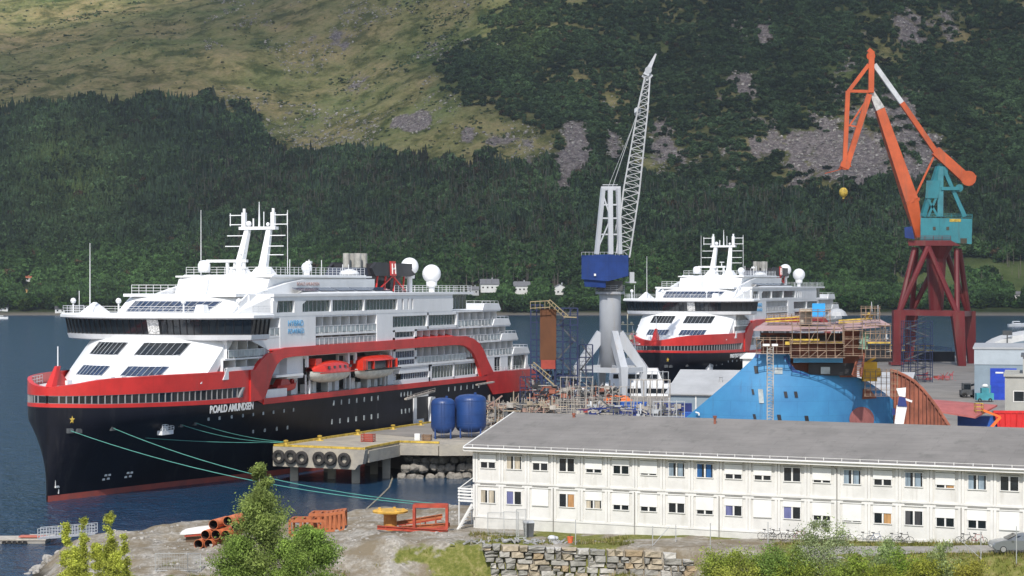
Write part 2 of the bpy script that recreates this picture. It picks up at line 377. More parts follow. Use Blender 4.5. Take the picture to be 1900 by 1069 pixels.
# pier head in concrete with yellow kerbs
pier = [L1(34.6), (-20.1,279.6), (-19.4,284), (-16.1,291.7), (-10.3,289.5), (-5.2,290), (-5.2,298), (-13.5,301), L1(62)]
p = empty('concrete_pier', (0,0,0), label='weathered concrete pier head on piles with yellow kerb and truck tyre fenders', cat='pier')
MB().prism(pier, 3.75, 4.9, 'z').build('deck_slab', M_conc, p)
A, B = Vector((*L1(34.6),0)), Vector((-20.1,279.6,0)); dr = (B-A).normalized(); nrm = Vector((dr.y,-dr.x,0))
bb = MB(); q = lambda s, o, z: tuple(A+dr*s+nrm*o)[:2]+(z,)
ln = (B-A).length
bb.hexa([q(0,.6,2.2),q(ln-1.2,.6,2.2),q(ln-.6,.6,2.9),q(ln,.6,3.0),q(ln+.4,.6,4.93),q(0,.6,4.93)], [q(0,-.3,2.2),q(ln-1.2,-.3,2.2),q(ln-.6,-.3,2.9),q(ln,-.3,3.0),q(ln+.4,-.3,4.93),q(0,-.3,4.93)])
bb.build('fender_beam', M_conc, p)
bb = MB(); bb.bar((-19.9,280.5,3.9),(-16.2,291,3.9),.7,1.6); bb.bar((-16,291.2,3.9),(-10.3,289.2,4.0),.7,1.3); bb.bar((-10.3,289.2,4.1),(-5,289.6,4.1),.8,1.6)
bb.build('edge_beam', M_conc, p)
for (x, y) in ((-30.5,287),(-21.6,283.4),(-17.8,290.5),(-25.5,290),(-20,297),(-14,296),(-27,300)):
    MB().box(x-.55,x+.55,y-.5,y+.5,-3,3.8).build('pile', M_conc, p)
kb = MB(); pts = [Vector((*L1(34.8),5.05)), Vector((*L1(139),5.05))]
kb.bar(pts[0], pts[1], .35, .3); kb.build('kerb', M_yellow, p)
kb = MB(); kp = [q(0,.3,5.1), q(ln,.3,5.1), (-19.6,282,5.1), (-16.1,291.9,5.1), (-10.3,289.9,5.1)]
for a_, b_ in zip(kp, kp[1:]): kb.bar(a_, b_, .3, .28)
kb.build('kerb', M_yellow, p)
for s in (.5,):
    pass
M_tyre = mat('tyre_rubber', (.035,.032,.03), .9, .3, 3)
ty0 = None
for k, s in enumerate((1.15,3.05,4.85,7.6,9.4,11.6)):
    c = A+dr*s+nrm*.95
    if ty0 is None:
        ty0 = MB(); ty0.sm = True
        # a worn truck tyre: tread ring, flat walls, open hole
        pr = [(.48,-.18),(.50,.16),(.62,.24),(.84,.24),(.96,.14),(.97,-.14),(.84,-.24),(.62,-.24)]
        n = 28; vs = []; fs = []
        for i in range(n):
            a_ = 2*math.pi*i/n
            for r, h in pr: vs.append((r*math.cos(a_), h, r*math.sin(a_)))
        for i in range(n):
            for j in range(8): fs.append([i*8+j, ((i+1)%n)*8+j, ((i+1)%n)*8+(j+1)%8, i*8+(j+1)%8])
        ty0.add(vs, fs); o = ty0.build('fender_tyre', M_tyre); ty = o
    else: o = ty.copy(); COL.objects.link(o)
    o.location = c+Vector((0,0,3.55+.06*math.sin(k*2))); o.rotation_euler = (0,.3*k, math.atan2(dr.y, dr.x))
    tag(o, ['worn truck tyre hung first from the ship end of the pier face','worn truck tyre hung second from the ship end of the pier face','third tyre from the ship on the pier face, last of the left trio','fourth tyre on the pier face, just right of the gap','fifth tyre on the pier face, middle of the right three','last tyre on the pier face, alone at the far right'][k], 'tyre', 'tyres on the pier face')
# rubble revetment of single boulders beside the pier
def rock_mb(sx, sy, sz, seed, sub=2, amp=.28):
    bm = bmesh.new(); bmesh.ops.create_icosphere(bm, subdivisions=sub, radius=1)
    for v in bm.verts:
        n_ = mnoise.noise(v.co*1.3+Vector((seed*3.1, seed, 0))); n2 = mnoise.noise(v.co*3+Vector((0, seed*2, 5)))
        v.co *= 1+amp*n_*1.6+amp*.5*n2
        for ax in range(3): v.co[ax] = max(-.82, min(.82, v.co[ax]))
        v.co = Vector((v.co.x*sx, v.co.y*sy, v.co.z*sz))
    me = bpy.data.meshes.new('boulder'); bm.to_mesh(me); bm.free(); return me
M_rock = mat('boulder_rock', (.27,.25,.22), .9, .2, 1.2, bump=.5, bscale=5, col2=(.13,.12,.105))
rocks = [rock_mb(1,.9,.75,k) for k in range(7)]
for me in rocks: me.materials.append(M_rock)
rev = []
for row in range(4):
    for k in range(9):
        x = -15.5+k*1.32+random.uniform(-.3,.3)+row*.3; Yd = 290.5+row*1.6+random.uniform(-.4,.4)
        rev.append((x, Yd, .2+row*1.05+random.uniform(-.2,.2), random.uniform(.75,1.15)))
rv = MB()
pts_co = []
def merged_rocks(name, lst, m, parent=None):
    vs = []; fs = []; o_ = 0
    mb = MB()
    for (x, y, z, s) in lst:
        me = random.choice(rocks); R = Matrix.Rotation(random.uniform(0,6), 3, 'Z') @ Matrix.Rotation(random.uniform(-.5,.5), 3, 'X')
        mb.add([tuple(R @ v.co*s+Vector((x,y,z))) for v in me.vertices], [tuple(p_.vertices) for p_ in me.polygons])
    return mb.build(name, m, parent, fixn=False)
o = merged_rocks('rock_revetment', rev, M_rock)
tag(o, 'grey rubble boulder revetment sloping from yard to water right of the pier', 'rock revetment')
# rocks along the headland shore
lst = []
for k in range(420):
    i_ = random.randrange(1, len(LAND)-4); (x0,y0),(x1,y1) = LAND[i_], LAND[i_+1]; t_ = random.random()
    x, y = x0+(x1-x0)*t_+random.gauss(0,1.1), y0+(y1-y0)*t_+random.gauss(0,1.1)
    lst.append((x, y, float(gheight(x, y))+.05, random.choice((.2,.25,.3,.35,.45,.6))))
for k in range(700):
    x, y = random.uniform(-42,-2), random.uniform(160,211); lst.append((x, y, float(gheight(x, y)), random.choice((.08,.1,.13,.18,.25))))
o = merged_rocks('shore_rocks', lst, mat('pale_rock', (.36,.34,.31), .9, .2, 1.5, bump=.4, bscale=6)); tag(o, 'loose rubble and stones strewn over the headland and its waterline', 'rubble', kind='stuff')
# ---------------------------------------------------------------- hills with heath, scree and forest
SHORE = 1754.0
def shoreY(X): return SHORE+14*fbm(X, X*0, 160, 3, 31)+np.clip((X-250)/250, 0, 2)*-30-np.clip((-X-300)/200, 0, 1)*25
def hheight(X, Y):
    X = np.asarray(X, float); Y = np.asarray(Y, float)
    d = Y-shoreY(X)
    low = np.where(d < 0, d*.25, np.minimum(d*.30, 3+d*.115))
    t = d-130-40*fbm(X, Y*0, 220, 2, 8)
    k = X/Y*3800+950                                   # bearing
    sl = .27+.22*sstep(500, 1100, k)-.05*sstep(1500, 1900, k)
    hill = np.clip(t, 0, None)
    hill = sl*hill*(1+.15*fbm(X, Y, 420, 3, 21))+ (hill>0)*np.sqrt(np.clip(hill,0,None))*0
    prof = np.where(hill > 0, hill, 0)
    spur = 55*np.exp(-((X+330-.25*(Y-2600))/190)**2)*sstep(2250, 2700, Y)
    gul = -16*np.abs(fbm(X*1.7, Y*.35, 120, 3, 17))*sstep(60, 300, prof)*sstep(700, 1300, k)
    z = low+prof+spur+gul-9*np.abs(fbm(X*1.3, Y, 45, 3, 19))*sstep(60, 300, prof)*sstep(900, 1300, k)+sstep(10, 120, prof)*(14*fbm(X, Y, 170, 4, 4)+5*fbm(X, Y, 38, 3, 14)+1.6*fbm(X, Y, 11, 3, 15))+.8*fbm(X, Y, 22, 3, 6)*(d > 4)
    ter = 18*sstep(1500, 1750, k)*sstep(1500, 1700, k)*sstep(40, 200, d)*(1-sstep(200, 330, d))
    return np.minimum(z, .150*Y+60)
def pix(X, Y, Z): return X/Y*F+950, YH-(Z-CAMZ)/Y*F
def scree(X, Y):
    Z = hheight(X, Y); x, y = pix(X, Y, Z); nz = .5*fbm(X, Y, 90, 4, 41)+.5*fbm(X*2.0, Y*.45, 60, 4, 42)
    s = np.zeros(X.shape)
    for cx, cy, rx, ry, a in ((1350,340,60,50,.5),(1050,200,120,30,.35),(1560,110,60,90,.45),(1650,200,90,70,.45),(1830,280,60,60,.4),(1480,230,100,40,.5),(1330,270,60,60,.55),(990,310,50,30,.6),(1065,290,40,75,1),(1140,270,25,60,.7),(1235,280,45,75,.95),(1420,280,40,40,.8),(1490,290,75,55,1),(1590,300,90,70,.95),(1700,300,70,60,.6),(940,262,50,22,.8),(770,228,60,20,.9),(1300,130,40,90,.45),(1700,60,60,60,.5),(1480,330,60,50,.6),(650,150,70,60,.45),(600,90,70,50,.45),(820,80,60,50,.35),(520,60,60,40,.35),(1400,150,120,50,.35),(1230,200,25,90,.4),(870,250,60,15,.6),(1740,40,40,50,.5),(1390,60,60,60,.4)):
        s = np.maximum(s, a*np.exp(-(((x-cx)/rx)**2+((y-cy)/ry)**2)**1.2))
    n3 = .6*fbm(X*1.6, Y*.7, 26, 4, 43)+.4*fbm(X, Y, 9, 3, 44)
    return sstep(.12, .75, s**.6*.66+.50*nz+.42*n3-.04)*(s > .04)
def forest(X, Y, Z=None):
    """density of tall forest 0..1 and kind"""
    Z = hheight(X, Y) if Z is None else Z; x, y = pix(X, Y, Z)
    top = np.interp(x, [-50,100,300,450,560,700,800,1000,1200,1400,1600,1800,1950], [190,188,192,205,285,292,290,300,330,370,350,340,330])+30*fbm(X, Y, 80, 4, 51)+22*fbm(X, Y, 22, 3, 54)
    f = sstep(-6, 10, y-top)
    # birch scrub on the right-hand slope
    ed = np.interp(y, [-20,60,120,200,260,320], [860,900,800,840,1000,1000])+50*fbm(X, Y, 90, 3, 52)
    g = sstep(-90, 160, x-ed+60*fbm(X, Y, 40, 4, 55))*(.74+.95*fbm(X, Y, 70, 5, 53)-.12*(y > 200))
    return f, np.clip(g, 0, 1)
nx_, ny_ = 520, 460
Ys = np.concatenate([np.linspace(1690, 2300, 200), np.linspace(2304, 4300, 260)])
Us = np.linspace(-1300, 1300, nx_)/3800
U, Yg = np.meshgrid(Us, Ys); Xg = U*Yg; Zg = hheight(Xg, Yg)
sc = scree(Xg, Yg); f_, g_ = forest(Xg, Yg, Zg)
px_, py_ = pix(Xg, Yg, Zg)
def hill_material():
    m = bpy.data.materials.new('hillside'); m.use_nodes = True; t = m.node_tree; n = t.nodes; L = t.links
    b = n['Principled BSDF']; b.inputs['Roughness'].default_value = 1; b.inputs['Specular IOR Level'].default_value = .05
    g = n.new('ShaderNodeNewGeometry')
    def noise(s, d=6, r=.6, vec=None):
        o = n.new('ShaderNodeTexNoise'); o.inputs['Scale'].default_value = s; o.inputs['Detail'].default_value = d; o.inputs['Roughness'].default_value = r
        L.new(vec or g.outputs['Position'], o.inputs[0]); return o
    def ramp(src, els):
        r = n.new('ShaderNodeValToRGB'); e = r.color_ramp.elements
        e[0].position, e[0].color = els[0][0], (*els[0][1], 1); e[1].position, e[1].color = els[-1][0], (*els[-1][1], 1)
        for p_, c_ in els[1:-1]: k = e.new(p_); k.color = (*c_, 1)
        L.new(src, r.inputs[0]); return r
    def mix(f, a, b_, bt='MIX'):
        x = n.new('ShaderNodeMixRGB'); x.blend_type = bt
        for i, v in enumerate((f, a, b_)):
            if hasattr(v, 'links'): L.new(v, x.inputs[i])
            elif i == 0: x.inputs[0].default_value = v
            else: x.inputs[i].default_value = (*v, 1)
        return x.outputs[0]
    big = noise(.006, 7, .65); mid = noise(.03, 8, .72); fine = noise(.16, 6, .7)
    heath = ramp(mid.outputs[0], [(.30,(.05,.07,.028)), (.42,(.105,.11,.045)), (.50,(.22,.205,.10)), (.60,(.30,.255,.15)), (.72,(.13,.14,.06))]).outputs[0]
    h2 = ramp(big.outputs[0], [(.35,(.55,.75,.5)), (.6,(1.1,1.0,.9))]).outputs[0]
    heath = mix(1, heath, h2, 'MULTIPLY')
    fi = ramp(fine.outputs[0], [(.3,(.62,.62,.6)), (.65,(1.15,1.15,1.1))]).outputs[0]
    heath = mix(.8, heath, fi, 'MULTIPLY')
    vo = n.new('ShaderNodeTexVoronoi'); vo.inputs['Scale'].default_value = .14; L.new(g.outputs['Position'], vo.inputs[0])
    vs = ramp(vo.outputs['Distance'], [(.10,(1,1,1)), (.2,(0,0,0))]).outputs[0]
    vm = ramp(noise(.02, 6, .7).outputs[0], [(.5,(0,0,0)), (.62,(.8,.8,.8))]).outputs[0]
    st = mix(1, vs, vm, 'MULTIPLY')
    heath = mix(st, heath, (.30,.28,.26))
    rock = ramp(noise(.22, 7, .75).outputs[0], [(.32,(.05,.045,.05)), (.5,(.165,.14,.135)), (.66,(.31,.275,.26))]).outputs[0]
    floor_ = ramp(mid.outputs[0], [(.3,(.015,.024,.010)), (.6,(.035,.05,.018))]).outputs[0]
    meadow = ramp(mid.outputs[0], [(.3,(.045,.07,.022)), (.6,(.10,.125,.045))]).outputs[0]
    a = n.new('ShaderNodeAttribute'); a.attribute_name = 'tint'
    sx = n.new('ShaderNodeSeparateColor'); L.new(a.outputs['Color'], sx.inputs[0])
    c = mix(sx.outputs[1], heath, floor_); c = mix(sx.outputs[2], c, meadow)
    g1 = n.new('ShaderNodeMath'); g1.operation = 'MULTIPLY_ADD'; L.new(mid.outputs[0], g1.inputs[0]); g1.inputs[1].default_value = 1.3; L.new(sx.outputs[0], g1.inputs[2])
    rg = n.new('ShaderNodeMath'); rg.operation = 'MULTIPLY_ADD'; L.new(fine.outputs[0], rg.inputs[0]); rg.inputs[1].default_value = 1.1; L.new(g1.outputs[0], rg.inputs[2])
    rr = ramp(rg.outputs[0], [(.5,(0,0,0)), (.62,(1,1,1))]).outputs[0]
    rg2 = n.new('ShaderNodeMath'); rg2.operation = 'MULTIPLY'; L.new(rg.outputs[0], rg2.inputs[0]); rg2.inputs[1].default_value = .333; rr = ramp(rg2.outputs[0], [(.53,(0,0,0)), (.60,(1,1,1))]).outputs[0]
    c = mix(rr, c, rock)
    sz = n.new('ShaderNodeSeparateXYZ'); L.new(g.outputs['Position'], sz.inputs[0])
    r2 = n.new('ShaderNodeMapRange'); r2.inputs['From Min'].default_value = 1.2; r2.inputs['From Max'].default_value = 3.4; L.new(sz.outputs['Z'], r2.inputs['Value'])
    c = mix(r2.outputs[0], (.17,.155,.13), c)
    L.new(c, b.inputs['Base Color'])
    bp = n.new('ShaderNodeBump'); bp.inputs['Strength'].default_value = .7; bp.inputs['Distance'].default_value = 5
    L.new(fine.outputs[0], bp.inputs['Height']); L.new(bp.outputs[0], b.inputs['Normal'])
    return m
dsh = Yg-shoreY(Xg)
mead = np.clip(sstep(1560, 1650, px_)*sstep(470, 500, py_)*sstep(575, 565, py_)+.6*(dsh < 90)*(dsh > 8)*(fbm(Xg, Yg, 50, 3, 77) > .05), 0, 1)*(1-.3*(fbm(Xg, Yg, 30, 3, 78) > .2))
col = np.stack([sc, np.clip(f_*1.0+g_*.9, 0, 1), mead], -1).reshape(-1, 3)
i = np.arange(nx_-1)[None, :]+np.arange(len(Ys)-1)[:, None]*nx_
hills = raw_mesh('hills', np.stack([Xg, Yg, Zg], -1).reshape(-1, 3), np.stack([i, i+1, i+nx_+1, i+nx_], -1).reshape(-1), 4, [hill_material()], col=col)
tag(hills, kind='structure')
# --- forest as merged meshes (nobody could count it)
def foliage_material(name, rough=.9, trans=0.0):
    m = bpy.data.materials.new(name); m.use_nodes = True; t = m.node_tree; n = t.nodes; L = t.links
    b = n['Principled BSDF']; b.inputs['Roughness'].default_value = rough; b.inputs['Specular IOR Level'].default_value = .1
    a = n.new('ShaderNodeAttribute'); a.attribute_name = 'tint'
    g = n.new('ShaderNodeNewGeometry'); no = n.new('ShaderNodeTexNoise'); no.inputs['Scale'].default_value = .9; no.inputs['Detail'].default_value = 5
    L.new(g.outputs['Position'], no.inputs[0])
    r = n.new('ShaderNodeValToRGB'); r.color_ramp.elements[0].position = .35; r.color_ramp.elements[0].color = (.62,.62,.62,1); r.color_ramp.elements[1].position = .65; r.color_ramp.elements[1].color = (1.2,1.2,1.1,1)
    L.new(no.outputs[0], r.inputs[0]); mx = n.new('ShaderNodeMixRGB'); mx.blend_type = 'MULTIPLY'; mx.inputs[0].default_value = 1
    L.new(a.outputs['Color'], mx.inputs[1]); L.new(r.outputs[0], mx.inputs[2]); L.new(mx.outputs[0], b.inputs['Base Color'])
    if trans:
        tr = n.new('ShaderNodeBsdfTranslucent'); L.new(mx.outputs[0], tr.inputs[0]); ms = n.new('ShaderNodeMixShader'); ms.inputs[0].default_value = trans
        L.new(b.outputs[0], ms.inputs[1]); L.new(tr.outputs[0], ms.inputs[2]); L.new(ms.outputs[0], n['Material Output'].inputs[0])
    return m
M_wood = foliage_material('woodland_foliage', trans=.15)
def conifer_proto(k):
    rs = np.random.RandomState(k); v = []; f = []; n = 7
    zs = [(.06,.50),(.24,.40),(.44,.30),(.64,.20),(.82,.11)]
    for j, (z, r) in enumerate(zs):
        zt = zs[j+1][0]+.10 if j < len(zs)-1 else 1.0
        o = len(v)
        for i in range(n):
            a = 2*np.pi*(i+rs.rand()*.6)/n; rr = r*(.65+.6*rs.rand()); v.append((rr*np.cos(a), rr*np.sin(a), z-.04*rs.rand()))
        v.append((0, 0, zt)); f += [(o+i, o+(i+1) % n, o+n) for i in range(n)]
    return np.array(v), np.array(f)
def broad_proto(k, nl=46):
    rs = np.random.RandomState(100+k); v = []; f = []
    for i in range(nl):                      # crown shell built from leaf-clump facets
        a = rs.rand()*2*np.pi; h = rs.rand()**.8; r = .5*np.sqrt(max(0, 1-(2*h-1)**2*.9))*(.7+.4*rs.rand())
        c = np.array((r*np.cos(a), r*np.sin(a), .18+.78*h)); s = .17+.12*rs.rand()
        q = rs.randn(3, 3); q -= q.mean(0); q = q/np.linalg.norm(q, axis=1)[:, None]*s; q[:, 2] *= .8
        q += c; o = len(v); v += list(q); f.append((o, o+1, o+2))
        q2 = rs.randn(3, 3); q2 -= q2.mean(0); q2 = q2/np.linalg.norm(q2, axis=1)[:, None]*s; q2 += c*.98; o = len(v); v += list(q2); f.append((o, o+1, o+2))
    return np.array(v), np.array(f)
CON = [conifer_proto(k) for k in range(6)]; BRO = [broad_proto(k) for k in range(6)]
def scatter(name, P, W, H, C, protos, label, cat, m=M_wood):
    vs = []; fs = []; cs = []; o = 0; N = len(P); pk = np.random.randint(0, len(protos), N)
    for k, (pv, pf) in enumerate(protos):
        I = np.where(pk == k)[0]; n = len(I)
        if not n: continue
        a = np.random.rand(n)*6.283; ca, sa = np.cos(a), np.sin(a)
        x = pv[None, :, 0]*ca[:, None]-pv[None, :, 1]*sa[:, None]; y = pv[None, :, 0]*sa[:, None]+pv[None, :, 1]*ca[:, None]
        V = np.stack([x*W[I, None]+P[I, 0, None], y*W[I, None]+P[I, 1, None], pv[None, :, 2]*H[I, None]+P[I, 2, None]-.3], -1)
        vs.append(V.reshape(-1, 3)); cs.append(np.repeat(C[I], len(pv), 0))
        fs.append((pf[None]+(np.arange(n)*len(pv))[:, None, None]+o).reshape(-1)); o += n*len(pv)
    ob = raw_mesh(name, np.concatenate(vs), np.concatenate(fs), 3, [m], col=np.concatenate(cs), smooth=False)
    tag(ob, label, cat, kind='stuff'); return ob
N = 210000
yy = 1765+(3900-1765)*np.random.rand(N)**1.25; uu = (np.random.rand(N)*2-1)*1020/3800; xx = uu*yy
zz = hheight(xx, yy); sx_, sy_ = pix(xx, yy, zz); fo, go = forest(xx, yy, zz); sr = scree(xx, yy); dd = yy-shoreY(xx)
clear = ((sx_ > 1600)&(sy_ > 478)&(fbm(xx, yy, 34, 4, 91) > .08))|((sx_ > 1780)&(np.abs(sy_-500) < 12))|((np.abs(sy_-462-.12*(sx_-520)) < 5)&(sx_ > 425)&(sx_ < 610))
ok = (sy_ > -60) & (sy_ < 582) & (dd > 8) & ~clear
HOUSES = [(1,908,538,34,'flat'),(2,967,540,30,'gable'),(3,1037,543,30,'gable'),(4,1128,542,24,'gable'),(5,1075,541,12,'shed'),(6,1095,540,12,'shed'),(7,884,545,20,'flat'),(8,56,515,18,'gable'),(9,48,537,18,'shed'),(10,1142,548,26,'shed'),(11,6,580,22,'shed'),(12,110,580,20,'shed'),(13,1667,498,16,'gable'),(14,1888,552,24,'gable'),(15,860,545,20,'shed')]
for (_, hx, hy, hw, _k) in HOUSES: ok &= ~((np.abs(sx_-hx) < hw*.7)&(sy_ > hy-18)&(sy_ < hy+30)&(dd < 170))
warm = fbm(xx, yy, 150, 4, 61); mixn = fbm(xx, yy, 70, 4, 62)
lowband = sstep(430, 500, sy_+25*mixn)
is_con = ok & (fo > .5) & (np.random.rand(N) > lowband*.93) & (np.random.rand(N) < .80) & (sr < .5) & ~((mixn > .42)&(np.random.rand(N) < .8))
opening = (fbm(xx, yy, 33, 3, 63) > .5)
is_con &= ~opening
is_bro = ok & ~is_con & (((fo > .5) & (np.random.rand(N) < .75)) | ((go > .25) & (np.random.rand(N) < go*1.15) & (np.random.rand(N) > sr*1.25)) | ((fbm(xx, yy, 34, 5, 64)+.5*fbm(xx,yy,140,3,65) > .42) & (np.random.rand(N) < .45)) | (np.random.rand(N) < .03)) & (sr < .6)
I = np.where(is_con)[0]; n = len(I)
j = np.random.rand(n, 1)
base = np.array([.032,.054,.033])*(.5+1.1*j)
brown = np.array([.055,.042,.024]); light = np.array([.062,.090,.026])
wl = sstep(.05, .5, warm[I])[:, None]*.0+np.exp(-(((sx_[I]-130)/110)**2+((sy_[I]-330)/110)**2))[:, None]
base = base*(1-.8*wl)+light*1.15*.8*wl
br = ((mixn[I] < -.15)*.5*(np.random.rand(n) < .6)*(sx_[I] > 350))[:, None]; base = base*(1-br)+brown*br
sp = (np.random.rand(n, 1) < .08); base = np.where(sp, np.array([.04,.08,.025]), base)
Pc = np.stack([xx[I], yy[I], zz[I]], -1); Wc = 5.0+3.4*np.random.rand(n); Hc = 7.5+7.5*np.random.rand(n)
base *= np.clip(1+.75*fbm(xx[I], yy[I], 45, 4, 81)+.5*fbm(xx[I], yy[I], 14, 2, 82), .35, 2.2)[:, None]
# keep the prototypes away from the top left heath edge: small trees there
scatter('conifer_forest', Pc, Wc, Hc, base, CON, 'dense dark conifer forest covering the lower slope across the fjord', 'forest')
I = np.where(is_bro)[0]; n = len(I); j = np.random.rand(n, 1)
scrub = (fo[I] < .5)
lo_ = lowband[I][:, None]
dark = np.array([.050,.084,.038])*(.5+1.1*j); brt = np.array([.046,.088,.030])*(.5+1.0*j)
base = dark*(1-lo_)+brt*lo_
wz = np.exp(-(((sx_[I]-970)/60)**2+((sy_[I]-60)/60)**2))[:, None]; base = base*(1-.5*wz)+np.array([.075,.11,.03])*.5*wz
rd = (np.random.rand(n, 1) < .01); base = np.where(rd, np.array([.075,.055,.03]), base)
base *= np.clip(1.2+.7*fbm(xx[I], yy[I], 60, 4, 83)+.5*fbm(xx[I], yy[I], 18, 2, 84), .45, 2.3)[:, None]
heathy = scrub & (go[I] < .3)
Wb = np.where(heathy, 1.4+3.2*np.random.rand(n)**2, np.where(scrub, 3.5+4.5*np.random.rand(n), 7+4.5*np.random.rand(n))); Hb = np.where(heathy, .7+1.6*np.random.rand(n), np.where(scrub, 2.4+4*np.random.rand(n), 7+5*np.random.rand(n)))
base = np.where(heathy[:, None], base*1.5+.01, base)
Pb = np.stack([xx[I], yy[I], zz[I]], -1)
scatter('birch_woodland', Pb, Wb, Hb, base, BRO, 'green birch woodland along the far shore and scrub up the mountainside', 'woodland')
# pale bare trunks showing through the conifers
M_ptrunk = mat('pale_trunk', (.17,.14,.12), .9, .2)
K = np.where((sy_ > 290)&(sy_ < 540)&(fo > .5)&(dd > 60)&(mixn < .05)&(sx_ > 330))[0]; K = K[np.random.rand(len(K)) < .16]
co = []; fa = []
for a, k in enumerate(K):
    x, y, z = xx[k], yy[k]-3.5, zz[k]; h = 8+6*random.random(); r = .18
    co += [(x-r, y, z-1), (x+r, y, z-1), (x+r*.5, y, z+h), (x-r*.5, y, z+h), (x, y+r, z-1), (x, y+r*.5, z+h)]
    b_ = a*6; fa += [b_, b_+1, b_+2, b_+3, b_+1, b_+4, b_+5, b_+2, b_+4, b_, b_+3, b_+5]
o = raw_mesh('bare_trunks', np.array(co), np.array(fa), 4, [M_ptrunk], smooth=False); tag(o, 'pale bare trunks standing in the dark conifer slope', 'tree trunks', kind='stuff')
# boulders on the heath and the scree
def stone_proto(k):
    rs = np.random.RandomState(k+50); v = rs.randn(8, 3); v /= np.linalg.norm(v, axis=1)[:, None]
    bm = bmesh.new(); [bm.verts.new(p) for p in v]; bmesh.ops.convex_hull(bm, input=bm.verts); bmesh.ops.triangulate(bm, faces=bm.faces)
    bm.verts.index_update(); r = (np.array([q.co[:] for q in bm.verts])*.5, np.array([[w_.index for w_ in f.verts] for f in bm.faces])); bm.free(); return r
M_scree = foliage_material('scree_stone')
K = np.where((dd > 200)&((sr > .35)|((fo < .5)&(go < .3)&(fbm(xx, yy, 70, 3, 66) > .12)&(sx_ > 380)))&(np.random.rand(N) < .8))[0]
Ps = np.stack([xx[K], yy[K], zz[K]+.4], -1); Ss = .9+3.2*np.random.rand(len(K))**3
scatter('scree_boulders', Ps, Ss*1.3, Ss, np.array([.34,.315,.30])*(.45+.8*np.random.rand(len(K), 1)), [stone_proto(k) for k in range(5)], 'pale boulders scattered over the heath and scree slopes', 'boulders', M_scree)
print('forest', len(Pc), len(Pb), len(Ps), len(co))
# ---------------------------------------------------------------- houses on the far shore
def onhill(x, y):
    best = None
    for Y in np.arange(1745, 3200, 2.0):
        X = (x-950)/F*Y; z = float(hheight(np.array([X]), np.array([Y]))[0]); py = YH-(z-CAMZ)/Y*F
        if Y > 1756 and py <= y: return Vector((X, Y, z))
    return Vector((X, Y, z))
M_hroof = [mat('house_roof_grey', (.16,.16,.17), .7, .1, 1), mat('house_roof_red', (.42,.13,.07), .7, .15, 1), mat('house_roof_black', (.06,.06,.065), .7, .1, 1)]
M_hwall = [mat('house_wall_white', (.72,.72,.70), .7, .05), mat('house_wall_ochre', (.48,.30,.12), .7, .1), mat('house_wall_red', (.33,.05,.04), .7, .1), mat('house_wall_grey', (.45,.46,.46), .7, .08)]
def house(x, y, wpx, kind, wall, roof, label, rz=.1, cat='house'):
    b = onhill(x, y); s = b.y/F; W = wpx*s; D = W*.7; H = min(5.6, W*.42)
    if kind == 'shed': H = W*.38
    t = empty('house' if kind != 'shed' else 'boathouse', b-Vector((0,0,.5)), rz, label, cat, 'houses on the far shore')
    MB().box(-W/2, W/2, -D/2, D/2, -2, H).build('wall', M_hwall[wall], t)
    r = MB(); o = .5
    if kind == 'gable':      # gable towards the water
        e = W/2+o; rise = W*.26
        r.prism([(-e,H-.25),(0,H+rise),(e,H-.25),(e,H+.1),(0,H+rise+.4),(-e,H+.1)], -D/2-o, D/2+o, 'y')
        MB().prism([(-W/2,H-.01),(W/2,H-.01),(0,H+rise-.1)], -D/2+.05, D/2-.05, 'y').build('gable', M_hwall[wall], t)
    else:                    # ridge along the shore
        e = D/2+o; rise = D*.38
        r.prism([(-e,H-.25),(0,H+rise),(e,H-.25),(e,H+.1),(0,H+rise+.4),(-e,H+.1)], -W/2-o, W/2+o, 'x')
        MB().prism([(-D/2,H-.01),(D/2,H-.01),(0,H+rise-.1)], -W/2+.05, W/2-.05, 'x').build('gable', M_hwall[wall], t)
    ro = r.build('roof', M_hroof[roof], t)
    if W > 9: MB().box(W*.12, W*.12+.9, -.4, .5, H, H+D*.38+1.6).build('chimney', M_grey, ro)
    n = max(1, int(W/3.4))
    for k in range(n):
        xc = -W/2+W*(k+.5)/n
        f = MB().box(xc-.75, xc+.75, -D/2-.06, -D/2-.01, H*.35, H*.35+1.4).build('window', M_glass, t)
    return t
house(908,539,34,'long',0,0,'white house with a long pale grey roof, leftmost of the big houses across the fjord')
house(968,543,30,'long',0,0,'white house with a dark grey roof standing alone left of the gabled white house', .05)
house(1038,546,30,'gable',0,0,'white gable-fronted house across the fjord, nearest left of the grey crane')
house(1126,545,30,'long',3,0,'grey roofed house directly behind the grey crane column', -.1)
house(1072,541,9,'shed',0,0,'tiny white outbuilding between gabled house and crane column', cat='shed')
house(1090,543,12,'shed',0,2,'cream shed just left of the grey crane cab', cat='shed')
house(878,545,20,'long',3,0,'low grey-roofed house behind the stern terraces of the near cruise ship')
house(56,522,15,'long',0,1,'small white house with a red tiled roof among trees at the far left')
house(49,545,15,'gable',1,2,'ochre cabin below the red-roofed house at the far left')
house(6,584,18,'shed',0,2,'white boathouse at the waterline at the far left', cat='boathouse')
house(112,582,18,'shed',0,2,'low white boathouse on the shore beside the ship bridge wing', cat='boathouse')
house(1612,545,12,'gable',2,2,'dark red hut half hidden by trees left of the red crane legs', cat='hut')
house(1668,548,12,'long',0,1,'small white cottage seen between the red crane legs')
house(1889,553,18,'long',0,0,'white farmhouse in the green fields at the far right')
